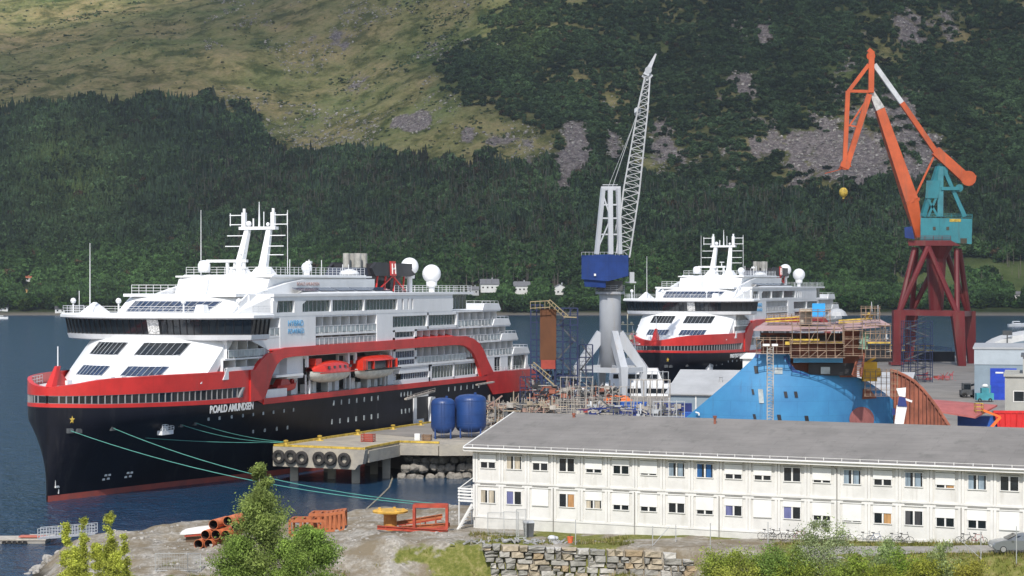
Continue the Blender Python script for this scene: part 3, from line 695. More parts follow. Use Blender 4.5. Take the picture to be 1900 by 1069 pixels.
# far boats at moorings
def motorboat(loc, L, rz, label, hullm, group='leisure boats'):
    t = empty('motor_boat', loc, rz, label, 'boat', group)
    mb = MB(); secs = []
    for s, wd, sh in ((0,.9,0),(.35,1,.02),(.7,.85,.08),(.9,.45,.16),(1,.03,.22)):
        b = L*.16*wd; z1 = L*.13+sh*L*.35
        secs.append([(L*(s-.5),-b,z1),(L*(s-.5),-b*.7,-.3),(L*(s-.5),b*.7,-.3),(L*(s-.5),b,z1),(L*(s-.5),-b,z1)])
    mb.grid(secs); mb.add([secs[0][i] for i in range(4)], [(0,1,2,3)]); mb.add([s_[0] for s_ in secs]+[s_[3] for s_ in secs[::-1]], [tuple(range(10))])
    mb.build('hull', hullm, t)
    mb = MB(); z = L*.14
    mb.hexa([(-L*.28,-L*.11,z),(L*.2,-L*.10,z),(L*.2,L*.10,z),(-L*.28,L*.11,z)], [(-L*.26,-L*.09,z+L*.15),(L*.08,-L*.08,z+L*.15),(L*.08,L*.08,z+L*.15),(-L*.26,L*.09,z+L*.15)])
    mb.build('cabin', M_white, t)
    mb = MB(); mb.hexa([(-L*.25,-L*.115,z+L*.05),(L*.17,-L*.103,z+L*.05),(L*.17,L*.103,z+L*.05),(-L*.25,L*.115,z+L*.05)], [(-L*.24,-L*.10,z+L*.11),(L*.115,-L*.088,z+L*.11),(L*.115,L*.088,z+L*.11),(-L*.24,L*.10,z+L*.11)])
    mb.build('window_band', M_glass, t); return t
motorboat(onz(4,592,0), 9, .2, 'tiny white boat moored by the boathouse at the far left shore', M_white)
motorboat(onz(1888,606,0), 12, .1, 'small white boat on the fjord at the far right edge', M_white)
# individual trees along the far shore
tv, tf = BRO[0]
def tree_mesh(pv, pf, W, H, colr, nm):
    me_o = raw_mesh(nm, np.stack([pv[:,0]*W, pv[:,1]*W, pv[:,2]*H], -1), pf.reshape(-1), 3, [M_wood], col=np.repeat([colr], len(pv), 0), smooth=False)
    me = me_o.data; bpy.data.objects.remove(me_o); return me
big = [broad_proto(200+k, 130) for k in range(4)]
crs = [tree_mesh(*big[k%4], 11+k%3, 10+k%2*2, c, 'crown') for k, c in enumerate([(.045,.10,.022),(.03,.075,.02),(.06,.12,.028),(.03,.06,.022),(.05,.085,.02)])]
M_trunk = mat('tree_bark', (.12,.10,.08), .9, .2)
trk = MB().tube((0,0,-1),(0,0,5),.35,.15).build('trunk', M_trunk); trm = trk.data; bpy.data.objects.remove(trk)
k = 0
for k in range(110):
    x = random.choice((random.uniform(0,340), random.uniform(840,1180), random.uniform(1540,1900))); y = random.uniform(552,582)
    if any(abs(x-h[1]) < h[3]*.55 and y > h[2] - 4 for h in HOUSES if h[3] > 14): y = max(y, 574)
    b = onhill(x, y)
    t = empty('broadleaf_tree', b, random.uniform(0,6), 'leafy green shore tree, one of many alike lining the far waterline of the fjord', 'tree', 'trees lining the far shore')
    s = random.uniform(.55,1.05); t.scale = (s,s,s)
    c = bpy.data.objects.new('crown', random.choice(crs)); COL.objects.link(c); c.parent = t
    c = bpy.data.objects.new('trunk', trm); COL.objects.link(c); c.parent = t
# ---------------------------------------------------------------- cruise ship (local: x aft from the stem, y starboard, z up)
def B_low(t): return np.interp(t, [0,6,12,22,32,40,52,65,118,138], [.1,1.2,2.2,4.0,6.4,8.3,10.7,11.8,11.8,10.4])
def B_top(t): return 11.8*math.sqrt(max(0.0004, 1-(1-min(t,30)/30)**2)) if t < 118 else float(np.interp(t, [118,136], [11.8,11.3]))
def HB(t, z):
    k = min(1, max(0, z)/10.2)**1.5
    return float(B_low(t))*(1-k)+B_top(t)*k
TS = [0,.15,.5,1,1.7,2.6,3.8,5.2,7,9,11.5,14,17,20,23,26,28.5,31,34]
def hull_rows(ts, zlo, zhi, nz, off=0):
    rows = []
    for j in range(nz+1):
        rows.append([(t, HB(t, zlo(t)+(zhi(t)-zlo(t))*j/nz)+off, zlo(t)+(zhi(t)-zlo(t))*j/nz) for t in ts])
    return rows
def mirror(mb, rows):
    mb.grid(rows); mb.grid([[(x, -y, z) for x, y, z in r] for r in rows])
def stemz(t, z): return z
def zb(t): return float(np.interp(t, [0,4,12,22,31,34,200], [11.95,11.8,11.6,11.42,11.3,11.3,11.3])) if t <= 33.9 else 10.8
def zt(t): return float(np.interp(t, [0,1,3,5,12,34], [14.5,14.8,15.3,15.5,15.68,15.7]))
W0 = lambda t: float(np.interp(t, [0,4,12,22,28.6], [12.45,12.27,12.15,12.02,12.05]))
W1 = lambda t: float(np.interp(t, [0,30], [13.42,13.42]))
def solid_side(mb, poly, b0, b1):        # poly in (t,z), both sides
    for s in (1,-1): mb.prism(poly, b0*s, b1*s, 'y')
def hull_text(body, size, root, xs):         # lettering bent round the bow plating
    o = text_mesh('ship_name', body, size, M_whitematt, root, (20.6,0,10.3), (1,0,0), (0,0,1), .03, shear=.12, bold=.05, xs=xs)
    bm = bmesh.new(); bm.from_mesh(o.data); bmesh.ops.triangulate(bm, faces=bm.faces); x1_ = max(v.co.x for v in bm.verts)
    for v in bm.verts: v.co.x = 20.5+(v.co.x-20.6)*10.6/(x1_-20.6)
    for v in bm.verts: v.co.y = -(HB(v.co.x, v.co.z)+.16-v.co.y*.5)
    bm.to_mesh(o.data); bm.free(); return o
def make_ship(name_text):
    root = empty('cruise_ship', (S_ := (0,0,0)))
    def B(): return MB(flip=True)
    def done(mb, nm, m, par=None): return mb.build(nm, m, par or root)
    TL = TS+[38,44,52,60,70,80,90,100,110,118,124,130,136]
    # hull
    mb = B(); mb.sm = True; mirror(mb, hull_rows(TL, lambda t: .75, zb, 12)); mb.sm = False
    r = hull_rows([136], lambda t: .75, zb, 6); pts = [q[0] for q in r]
    mb.add(pts+[(x,-y,z) for x, y, z in pts[::-1]], [tuple(range(len(pts)*2))])
    zz = [.75+(11.95-.75)*j/12 for j in range(13)]; mb.grid([[(-.02,.0,z) for z in zz],[(0,HB(0,z),z) for z in zz]]); mb.grid([[(-.02,.0,z) for z in zz],[(0,-HB(0,z),z) for z in zz]])
    hull = done(mb, 'hull', M_navy)
    mb = B(); mb.sm = True; mirror(mb, hull_rows(TL, lambda t: -1.5, lambda t: .75, 2)); done(mb, 'boot_stripe', M_boot)
    # red bow band with its window strip
    ts = TS; t2 = [t for t in TS if t <= 28.5]
    mb = B(); mb.sm = True
    mirror(mb, hull_rows(t2, zb, W0, 1, .03)); mirror(mb, hull_rows(t2, W1, zt, 3, .03)); mirror(mb, hull_rows([28.5,30,31,32.5,34], zb, zt, 3, .03))
    mb.sm = False
    for z in (W1, W0):
        for s in (1,-1): mb.grid([[(t, (HB(t,12)+.03)*s, z(t)) for t in t2], [(t, (HB(t,12)-.5)*s, z(t)) for t in t2]])
    for za, zb_ in ((11.95,12.45),(13.42,14.5)):
        for s in (1,-1): mb.grid([[(-.03,0,za),(-.03,0,zb_)],[(0,(HB(0,13)+.04)*s,za),(0,(HB(0,13)+.04)*s,zb_)]])
    # bulwark cap
    for s in (1,-1): mb.grid([[(t, (HB(t,15)+.03)*s, zt(t)) for t in ts], [(t+.25, max(0,HB(t,15)-.45)*s, zt(t)+.05) for t in ts]])
    # raised stem ridge
    mb.hexa([(0.2,-.5,14.4),(1.0,-.7,14.4),(1.0,.7,14.4),(0.2,.5,14.4)], [(1.9,-.18,17.1),(2.7,-.18,17.1),(2.7,.18,17.1),(1.9,.18,17.1)])
    mb.hexa([(1.0,-.3,14.6),(4.6,-.3,14.6),(4.6,.3,14.6),(1.0,.3,14.6)], [(1.9,-.15,16.6),(2.5,-.15,16.6),(2.5,.15,16.6),(1.9,.15,16.6)])
    band = done(mb, 'bow_band', M_red)
    mb = B(); mirror(mb, hull_rows(t2, lambda t: W0(t)-.05, lambda t: W1(t)+.05, 1, -.14)); strip = done(mb, 'bow_window_strip', M_glass)
    mb = B(); t = .3
    k = 0
    while t < 28:
        b = HB(t,13); dt = float(np.interp(t,[0,3,8],[.012,.022,.03]))
        for s in (1,-1): mb.hexa([(t-dt,(HB(t-dt,13)-.16)*s,W0(t)),(t-dt,(HB(t-dt,13)+.0)*s,W0(t)),(t+dt,(HB(t+dt,13)+.0)*s,W0(t)),(t+dt,(HB(t+dt,13)-.16)*s,W0(t))],[(t-dt,(HB(t-dt,13)-.16)*s,W1(t)),(t-dt,(HB(t-dt,13)+.0)*s,W1(t)),(t+dt,(HB(t+dt,13)+.0)*s,W1(t)),(t+dt,(HB(t+dt,13)-.16)*s,W1(t))])
        t += float(np.interp(t, [0,3,8,30], [.35,.7,1.0,1.25]))
    for s in (1,): mb.prism([(27.2,12.05),(27.7,12.05),(28.9,13.4),(28.4,13.4)], 11.6, 11.95, 'y')
    for zf_ in (W0, W1):
        for s in (1,-1): mb.grid([[(t_, (HB(t_,13)-.01)*s, zf_(t_)-.05) for t_ in t2], [(t_, (HB(t_,13)-.01)*s, zf_(t_)+.05) for t_ in t2]])
    done(mb, 'mullion', mat('mullion_grey', (.24,.24,.25), .5, .1), strip)
    # foredeck
    mb = B(); n_ = [(t, HB(t,15)-.3, 14.3) for t in TS[3:]]; mb.add(n_+[(x,-y,z) for x,y,z in n_[::-1]], [tuple(range(len(n_)*2))]); done(mb, 'foredeck', M_white)
    mb = B()
    for (t,b,w_,h_) in ((4,0,1.2,.9),(6,-3,1,1),(6,3,1,1),(8.5,0,3,.8),(9,5,1,1.3),(9,-5,1,1.3),(11,0,5,1.1)): mb.box(t-.5,t+.6,b-w_/2,b+w_/2,14.3,14.3+h_)
    mb.build_each('deck_machinery', M_white, root); mb = B()
    mb.tube((2.3,0,17),(2.3,0,19.6),.08); mb.rail([(5,6.0,14.3),(11,8.6,14.3)],1.2); mb.rail([(5,-6.0,14.3),(11,-8.6,14.3)],1.2)
    done(mb, 'foredeck_railing', M_white)
    # midship red edge, stern band
    mb = B(); tl = [34,44,60,80,100,111]
    for s in (1,-1):
        mb.prism([(33.9,10.75),(112,10.75),(112,11.55),(33.9,11.55)], 11.75*s, 11.98*s, 'y')
        mb.prism([(111.9,10.2),(114.6,8.1),(131,8.1),(136,8.0),(136.1,11.4),(132,11.85),(111.9,12.1)], 11.0*s, 11.99*s, 'y')
    mb.box(135.4,136.2,-11.6,11.6,8.0,11.4)
    done(mb, 'red_sheer_band', M_red)
    mb = B(); mb.box(34,112,-11.75,11.75,11.0,11.45); mb.box(112,135.5,-11,11,10.6,11.4); done(mb, 'main_deck', M_deck)
    # the red arch over the boat deck
    mb = B()
    oarch = [(30.2,15.6),(31.6,16.1),(32.8,16.8),(34.6,17.7),(36.6,18.2),(40,18.5),(98,18.75),(103,18.6),(106,18.1),(108.6,17.2),(110.5,15.9),(112,14.3),(114.6,12.0)]
    iarch = [(34.0,11.5),(35.2,13.2),(36.4,15.0),(37.6,16.2),(39.2,16.9),(42,17.15),(98,17.25),(101.5,17.1),(104,16.6),(106,15.6),(107.5,14.2),(109,12.0)]
    for s in (1,-1):
        # front leg as strips joined to the band
        leg = [(31,11.35),(34.0,11.5),(35.2,13.2),(36.4,15.0),(37.6,16.2),(39.2,16.9),(42,17.15),(42,18.5),(40,18.5),(36.6,18.2),(34.6,17.7),(32.8,16.8),(31.6,16.1),(30.2,15.68),(30.2,11.35)]
        front = [[(30.2,11.35),(31,11.35),(34,11.5),(35.2,13.2),(36.4,15.0),(33.2,15.6),(30.2,15.68)], [(36.4,15.0),(37.6,16.2),(38.8,16.8),(37.2,18.2),(34.9,17.7),(32.9,16.8),(31.8,16.1),(31.4,15.65),(33.2,15.6)], [(38.8,16.8),(39.6,17.0),(42,17.15),(42,18.5),(40,18.5),(37.2,18.2)]]
        for p_ in front: mb.prism(p_, 11.5*s, 12.05*s, 'y')
        mb.prism([(42,17.15),(98,17.25),(98,18.75),(42,18.5)], 11.5*s, 12.05*s, 'y')
        ro = [(98,18.75),(103,18.6),(106,18.1),(108.6,17.2),(110.5,15.9),(112,14.3),(114.6,12.0)]; ri = [(98,17.25),(101.5,17.1),(104,16.6),(106,15.6),(107.5,14.2),(108.6,12.9),(109.4,11.5)]
        for k in range(6): mb.prism([ri[k],ri[k+1],ro[k+1],ro[k]], 11.5*s, 12.05*s, 'y')
        # visor roof leaning in to the wall
        mb.hexa([(36,12.0*s,18.3),(98,12.0*s,18.75),(98,9.5*s,19.35),(36,9.5*s,19.0)],[(36,12.0*s,18.1),(98,12.0*s,18.5),(98,9.5*s,19.1),(36,9.5*s,18.8)])
    done(mb, 'boat_deck_arch', M_red)
    # inner core
    mb = B()
    mb.box(33,114,-9.6,9.6,17.2,22.85); mb.box(27.5,46,-9.6,9.6,14.3,20.3); mb.box(33,112,-6.2,6.2,11.4,17.3); mb.box(46,47.5,-9.6,9.6,11.4,17.3); mb.box(76,114,-9.6,9.6,11.4,17.3)
    mb.box(34,98,-9.6,9.6,22.8,26.0)
    mb.box(112,120,-9.6,9.6,11.4,20.3); mb.box(118,124,-9.4,9.4,11.4,17.6); mb.box(122,129,-9.2,9.2,11.4,14.8)
    done(mb, 'deckhouse_core', M_white)
    # slabs
    mb = B()
    for z, t0, t1 in ((14.45,38,46),(14.45,76,112),(20.1,24,123),(22.85,30,118.5),(17.45,98,126.5),(14.75,108,132)):
        mb.box(t0, t1, -11.64, 11.64, z-.16, z+.16)
    mb.box(44,77,-11.4,11.4,17.05,17.25)
    for s in (1,-1):
        mb.box(22,34.5,9*s if s>0 else -11.6, 11.6 if s>0 else -9, 16.0,17.3) if False else None
    mb.box(37,106.5,-11.85,11.85,25.75,26.15)
    mb.box(31,40,-9.2,9.2,25.75,26.15)
    # aft bulwarks curved on the terraces
    for z, t1 in ((22.95,118.5),(20.2,123),(17.5,126.5),(14.85,132)):
        for s in (1,-1): mb.prism([(t1-8,z),(t1+.2,z),(t1-.8,z+1.15),(t1-7.2,z+1.15)], 11.45*s, 11.72*s, 'y')
        mb.hexa([(t1,-11.6,z-.1),(t1+.25,-11.6,z-.1),(t1+.25,11.6,z-.1),(t1,11.6,z-.1)],[(t1-1,-11.6,z+1.15),(t1-.75,-11.6,z+1.15),(t1-.75,11.6,z+1.15),(t1-1,11.6,z+1.15)])
    done(mb, 'deck_slab', M_white)
    # side plating
    mb = B()
    def plate(t0,t1,z0,z1,b0=9.5,b1=11.7):
        for s in (1,-1): mb.box(t0,t1,min(b0*s,b1*s),max(b0*s,b1*s),z0,z1)
    plate(37.2,98,22.95,23.45); plate(37.2,98,25.15,25.8)
    for a,b_ in ((37.0,37.9),(43.2,45.6),(54.4,54.9),(65.2,65.6),(76.9,78.4),(79.1,80.6),(81.1,82.0),(82.6,98.2)): plate(a,b_,23.45,25.15)
    for s in (1,-1): mb.prism([(45.6,24.6),(45.6,25.2),(47,25.2)], 11.3*s, 11.7*s, 'y')
    plate(39,49.6,18.4,22.8); plate(69.6,75.2,18.6,22.8); plate(75.2,99.9,20.2,20.62); plate(75.2,99.9,22.4,22.8); plate(99.6,100.3,20.2,22.8); plate(88,88.5,20.2,22.8); plate(75.2,84,18.6,19.0); plate(75.2,76,18.6,20.2); plate(83.2,84,18.6,20.2); plate(75.2,84,19.9,20.2)
    plate(42.6,47.4,13.9,17.0,9.0,10.8); plate(76,79,11.5,17.2,9.5,10.4); plate(76,84.5,16.8,17.2,9.5,11.4); plate(76,84.5,15.4,15.7,9.5,11.4); plate(83.9,84.6,14.4,17.2,9.5,11.4);plate(76,76.8,14.4,17.2,9.5,11.4)
    plate(76,110,13.95,14.5,9.5,11.5); plate(78,89.6,11.5,12.2,9.5,11.5); plate(78,89.6,13.2,14,9.5,11.5); plate(89,90.2,11.5,14.3,9.5,11.5); plate(108.4,110,11.5,14.3,9.5,11.5); plate(90,109,11.5,11.9,9.5,11.5); plate(98.8,99.2,11.5,14.3,9.5,11.5)
    # stern plating, low
    plate(112,134,11.4,12.1,9,11.6); plate(112,116,12.1,14.7,9,11.6); plate(118.6,122,12.1,14.7,9,11.6); plate(130.5,131.5,12.1,14.7,9,11.6); plate(124,124.6,12.1,14.7,9,11.6)
    # white wing bulwarks at the front of the balcony bays
    for s in (1,-1):
        mb.prism([(30.4,19.9),(39.2,19.9),(39.2,18.4),(36,18.2)], 11.3*s, 11.65*s, 'y')
    done(mb, 'side_plating', M_white)
    # glazed strips, each with its mullions
    def strip_(t0,t1,z0,z1,m,b=11.3,step=1.1,nm='window_strip',w_=.09):
        g = B(); g.box(t0,t1,b-.06,b,z0,z1); go = done(g, nm, m); g = B(); g.box(t0,t1,-b,-b+.06,z0,z1); done(g, nm, m)
        q_ = B(); n = max(1,int((t1-t0)/step))
        for k in range(1,n):
            tt = t0+(t1-t0)*k/n; q_.box(tt-w_/2,tt+w_/2,b-.02,b+.06,z0,z1)
        q_.box(t0,t1,b-.02,b+.05,z0,z0+.07); q_.box(t0,t1,b-.02,b+.05,z1-.07,z1)
        if n > 1: done(q_, 'window_frame', M_grey, go)
    strip_(37.9,43.2,23.45,25.15,M_gglass); strip_(45.6,54.4,23.45,25.15,M_gglass); strip_(54.9,65.2,23.45,25.15,M_gglass); strip_(65.6,76.9,23.45,25.15,M_gglass)
    strip_(78.4,79.1,23.45,25.15,M_glass); strip_(80.6,81.1,23.45,25.15,M_glass); strip_(82,82.6,23.45,25.15,M_glass)
    strip_(75.2,88,20.62,22.4,M_gglass); strip_(88.5,99.6,20.62,22.4,M_gglass); strip_(76,83.2,19.0,19.9,M_glass)
    strip_(90.2,98.8,11.9,13.95,M_gglass); strip_(99.2,108.4,11.9,13.95,M_gglass); strip_(79,89,12.2,13.2,M_bglass,step=.8)
    strip_(76.8,83.9,15.7,16.8,M_bglass,11.2,.8); strip_(76.8,83.9,14.5,15.4,M_bglass,11.2,.8)
    strip_(116,118.6,12.1,14.7,M_glass,11.5); strip_(122,124,12.1,14.7,M_gglass,11.3); strip_(124.6,130.5,12.1,14.7,M_gglass,11.2,1.6); strip_(98.2,106,23.2,25.6,M_gglass,10.6,1.3)
    # balconies: dark doors, partitions, glass fronts
    def balcony(t0,t1,zf,h,nm='balcony',bw=9.66,bo=11.6,step=2.9,glass=True):
        d = B(); n = max(1,round((t1-t0)/step))
        for k in range(n):
            a = t0+(t1-t0)*k/n; s_ = (t1-t0)/n
            d.box(a+.5*s_, a+.86*s_, bw, bw+.04, zf+.1, zf+2.15)
        d.build_each(nm+'_door', M_glass, root)
        p_ = B()
        for k in range(n+1):
            a = t0+(t1-t0)*k/n; p_.box(a-.05,a+.05,bw,bo-.25,zf,zf+h)
        p_.build_each(nm+'_partition', M_white, root)
        g = B(); g.box(t0,t1,bo-.06,bo-.02,zf+.12,zf+1.05); done(g, nm+'_front', M_railglass)
        g = B(); g.box(t0,t1,bo-.09,bo+.02,zf+1.05,zf+1.13)
        for k in range(2*n+1): a = t0+(t1-t0)*k/(2*n); g.box(a-.03,a+.03,bo-.05,bo+.02,zf,zf+1.1)
        done(g, nm+'_rail', M_rail)
    balcony(49.6,69.6,20.25,2.45); balcony(49.6,69.6,18.5,1.45)
    balcony(25.5,39,20.25,2.45); balcony(25,36,17.45,2.5); balcony(24,33.5,15.0,2.3,glass=False)
    balcony(100.3,117.5,20.25,2.45); balcony(84,121.5,17.6,2.4); balcony(84.6,104,14.6,2.5,bo=11.5); balcony(106,125,14.9,2.4)
    mb = B()
    for s in (1,-1): mb.box(24,36.5,min(9.6*s,11.65*s),max(9.6*s,11.65*s),17.2,17.45); mb.prism([(23.5,14.6),(34,14.6),(34,16.2),(24.6,16.2)],11.4*s,11.65*s,'y')
    done(mb, 'deck_slab', M_white)
    # forward white house, raked and curved in plan
    def front(tc, hw, z, side=9.6, n=48, k=5.0, p_=2.6):
        r = []
        for i in range(n+1):
            b = -hw+2*hw*i/n; r.append((tc+k*(abs(b)/hw)**p_, b, z))
        return r
    mb = B(); mb.sm = False
    f0 = front(13.8,11.0,14.3); f1 = front(21.2,11.0,20.2)
    mb.grid([f0,f1])
    for s in (1,-1): mb.prism([(18.8,14.3),(26.2,20.2),(24.6,20.2),(27.5,20.2),(26.3,19.2),(22.3,15.8),(22.3,14.3)][:2]+[(27.5,20.2),(26.8,19.4),(23,15.8),(23,14.3)], 10.2*s, 11.02*s, 'y')
    mb.add([f1[0],f1[-1],(30,11,20.2),(30,-11,20.2)]+f1[1:-1], [tuple([0]+list(range(4,4+len(f1)-2))+[1,2,3])])
    done(mb, 'forward_house', M_white)
    def frontwin(bl, br, z0, z1, nm='front_window', m=M_bglass):
        def pt(b, z, o=.06): tc = 13.8+(21.2-13.8)*(z-14.3)/5.9; return (tc+5*(abs(b)/11)**2.6-o-.05, b, z)
        sh = .6 if bl > 0 else -.0
        g = B(); g.grid([[pt(bl+(br-bl)*i/6,z0) for i in range(7)], [pt(bl+(br-bl)*i/6+.35,z1) for i in range(7)]])
        go = g.build(nm, m, root, fixn=False)
        q_ = B(); n = 7
        for i in range(n+1):
            b = bl+(br-bl)*i/n; q_.bar(pt(b,z0,.12), pt(b+.35,z1,.12), .05, .05)
        q_.bar(pt(bl,z0,.12), pt(br,z0,.12), .08,.08); q_.bar(pt(bl+.3,z1,.12), pt(br+.3,z1,.12), .08,.08)
        done(q_, 'window_frame', M_grey, go)
    frontwin(-7.2,-2.0,15.35,16.55); frontwin(.9,6.4,15.35,16.55)
    frontwin(-7.4,-1.7,18.0,19.6,m=M_glass); frontwin(.9,7.1,18.0,19.6,m=M_glass)
    # bridge
    def bplan(off, z, nb=24, hw=15.0):
        r = []
        for i in range(nb+1):
            b = -hw-off*.6+2*(hw+off*.6)*i/nb; a = abs(b)/hw
            r.append((21.4-off+4.0*max(0,(a-.3)/.7)**2, b, z))
        return r
    def bring(off, z, back=30.5):
        f = bplan(off, z); return f+[(back, f[-1][1], z), (back, f[0][1], z)]
    def ringsolid(mb, levels):
        rs = [bring(o, z) for o, z in levels]; n = len(rs[0])
        vs = [p_ for r in rs for p_ in r]; fs = []
        for j in range(len(rs)-1):
            for i in range(n): i2 = (i+1) % n; fs.append([j*n+i, j*n+i2, (j+1)*n+i2, (j+1)*n+i])
        fs += [tuple(range(n))[::-1], tuple((len(rs)-1)*n+i for i in range(n))]; mb.add(vs, fs)
    mb = B(); ringsolid(mb, [(-1.2,19.85),(-.5,20.0),(-.2,20.65)]); ringsolid(mb, [(.1,22.75),(1.0,22.95),(1.0,23.3),(.6,23.5)])
    bh = done(mb, 'bridge_wing', M_white)
    mb = B(); ringsolid(mb, [(-.55,20.6),(.0,22.8)]); bg_ = done(mb, 'bridge_glazing', M_glass)
    mb = B(); lo = bplan(-.5,20.65,30); hi = bplan(.06,22.75,30)
    for a, b_ in zip(lo, hi): mb.bar(a, b_, .09, .12)
    for s in (1,-1):
        for k in range(5): t = 25.6+k*1.15; mb.bar((t,14.75*s,20.65),(t,15.08*s,22.75),.09)
    done(mb, 'mullion', M_black, bg_)
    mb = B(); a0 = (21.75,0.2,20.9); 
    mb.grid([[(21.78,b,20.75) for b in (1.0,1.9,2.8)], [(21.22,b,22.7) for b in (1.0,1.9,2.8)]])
    mf = mat('sun_glint_pane', (.75,.75,.74), .5, .4, 5, col2=(.12,.12,.12)); mb.build('sun_glint_pane', mf, bg_, fixn=False)  # sun glint painted as pale speckles on one bridge window
    mb = B(); f = bplan(.5,23.5,16); mb.rail([f[i] for i in (0,2,4,6,8,10,12,14,16)],1.0,.04,1.4)
    mb.rail([(30,15.2,23.5),f[-1]],1.0,.04,1.4); mb.rail([(30,-15.2,23.5),f[0]],1.0,.04,1.4)
    done(mb, 'bridge_railing', M_rail)
    for b in (-13.5,13.2,4.5,-6): mb = B(); mb.tube((25,b,23.5),(25,b,24.9),.12); mb.sphere((25,b,25.2),.42,8); done(mb, 'searchlight', M_white)
    mb = B(); mb.tube((26,-13.2,23.5),(26,-13.2,26.6),.05); done(mb, 'whip_antenna', M_rail)
    mb = B()   # small white domes and peaked cover on starboard wing
    mb.hexa([(23.5,-11.5,23.5),(27,-11.5,23.5),(27,-8.6,23.5),(23.5,-8.6,23.5)],[(25,-10.2,25.0),(25.4,-10.2,25.0),(25.4,-9.9,25.0),(25,-9.9,25.0)])
    mb.hexa([(26.5,5.2,23.5),(28,5.2,23.5),(28,6.8,23.5),(26.5,6.8,23.5)],[(26.8,5.4,24.7),(27.8,5.4,24.7),(27.8,6.6,24.7),(26.8,6.6,24.7)])
    done(mb, 'wing_equipment', M_white)
    # observation lounge above the bridge
    mb = B(); g0 = [(t, b, z) for t, b, z in front(27.2,9.4,23.4,k=2.5)]; g1 = front(29.6,9.1,25.2,k=2.6); g2 = front(31.3,8.8,26.15,k=2.8); g3 = [(46,b,26.15) for _, b, _ in g2]
    mb.grid([g0,g1,g2,g3])
    for s in (1,-1): mb.prism([(29.6,23.4),(32.2,25.2),(34.0,26.15),(40,26.15),(40,23.4)], 9.0*s, 9.4*s, 'y'); mb.hexa([(30,9.3*s,23.4),(38,11.7*s,23.4),(38,9,23.4),(31,9*s,23.4)],[(36,9.1*s,26.1),(38.5,11.7*s,26.1),(38.5,9*s,26.1),(36,9*s,26.1)])
    done(mb, 'lounge_house', M_white)
    def lp(b, u_, o): 
        t0 = 27.2+2.5*(abs(b)/9.4)**2.6; t1 = 29.6+2.6*(abs(b)/9.1)**2.6; return (t0+(t1-t0)*u_-o, b, 23.4+1.8*u_+o*.5)
    mb = B(); mb.grid([[lp(-7.4+13.4*i/20,.12,.05) for i in range(21)], [lp(-6.9+14.1*i/20,.95,.05) for i in range(21)]])
    lw = mb.build('lounge_window', M_bglass, root, fixn=False)
    mb = B()
    for i in range(15): mb.bar(lp(-7.3+13.4*i/14,.12,.1), lp(-6.9+14*i/14,.95,.1), .07)
    mb.bar(lp(-7.1,.52,.1), lp(0,.52,.1), .07); mb.bar(lp(0,.52,.1), lp(6.9,.52,.1), .07); done(mb, 'mullion', M_grey, lw)
    # roof decks
    mb = B(); mb.rail([(32.2,-8.6,26.15),(32.0,0,26.15),(32.2,8.3,26.15),(41,8.6,26.15)],1.25,.045,1.2)
    mb.rail([(76,11.6,26.15),(106,11.6,26.15),(106,-11.6,26.15),(76,-11.6,26.15)],1.1,.035,1.5)
    for z, t1 in ((22.95,118.5),(20.2,123),(17.5,126.5),(14.85,132)): mb.rail([(t1-8,11.6,z+1.1),(t1-.8,11.6,z+1.1),(t1-.8,-11.6,z+1.1)],.45,.03,1.5,1)
    mb.rail([(112,11.9,12),(135,11.6,11.6)],1,.03,1.6)
    done(mb, 'railing', M_rail)
    mb = B()   # top house with a swept front shoulder
    h0 = front(41,7.6,26.15,k=1.2); h1 = front(42.0,7.4,28.2,k=1.2); h2 = front(43.5,7.2,28.9,k=1.2); h3 = [(74,b,28.9) for _, b, _ in h2]
    mb.grid([h0,h1,h2,h3])
    for s in (1,-1): mb.prism([(42.1,26.15),(43.1,28.2),(44.6,28.9),(74,28.9),(74,26.15)], 7.2*s, 7.6*s, 'y')
    mb.box(73.6,74,-7.4,7.4,26.15,28.9); mb.box(43,75,-8.1,8.1,28.5,28.75)
    # sweep from the roof up to the house
    for s in (1,-1): mb.prism([(38,26.1),(42,26.9),(47,27.7),(52,28.2),(75,28.3),(75,26.1)], 7.9*s, 8.6*s, 'y'); mb.hexa([(50,8.2*s,26.1),(77,8.2*s,26.1),(77,11.2*s,26.1),(46,11.2*s,26.1)],[(53,8.2*s,26.9),(77,8.2*s,26.9),(77,10.6*s,26.35),(50,10.6*s,26.35)])
    done(mb, 'top_house', M_white)
    mb = B()
    for k in range(5):
        t0 = 47.5+k*6.0; mb.hexa([(t0,8.9,26.96),(t0+5.5,8.9,26.96),(t0+5.5,10.5,26.5),(t0,10.5,26.5)],[(t0,8.9,27.02),(t0+5.5,8.9,27.02),(t0+5.5,10.5,26.56),(t0,10.5,26.56)])
    done(mb, 'skylight', M_bglass)
    mb = B(); mb.rail([(44.5,-7.2,28.9),(44.5,7.2,28.9),(74,7.3,28.9)],1.1,.04,1.3)
    for t in (53,58,63,70,72): mb.tube((t,5.5,28.9),(t,5.5,30.6+.6*(t%2)),.06)
    for (t,b,z,r) in ((57.5,6.3,29.6,.12),): mb.tube((t,b,28.9),(t,b,31.2),.09); mb.box(t-.3,t+.3,b-.4,b+.4,30.6,31.0)
    done(mb, 'roof_railing', M_rail)
    # twin mast
    mb = B(); 
    for s in (1,-1):
        mb.bar((50.7,2.1*s,28.8),(53.3,1.85*s,35.8),1.25,1.15,.7,.7); mb.hexa([(49.4,2.1*s-1.5,28.8),(52.8,2.1*s-1.5,28.8),(52.8,2.1*s+1.5,28.8),(49.4,2.1*s+1.5,28.8)],[(50.4,2.1*s-.8,30.1),(52,2.1*s-.8,30.1),(52,2.1*s+.8,30.1),(50.4,2.1*s+.8,30.1)])
    mb.box(52.7,53.9,-3.1,3.1,35.7,36.15)
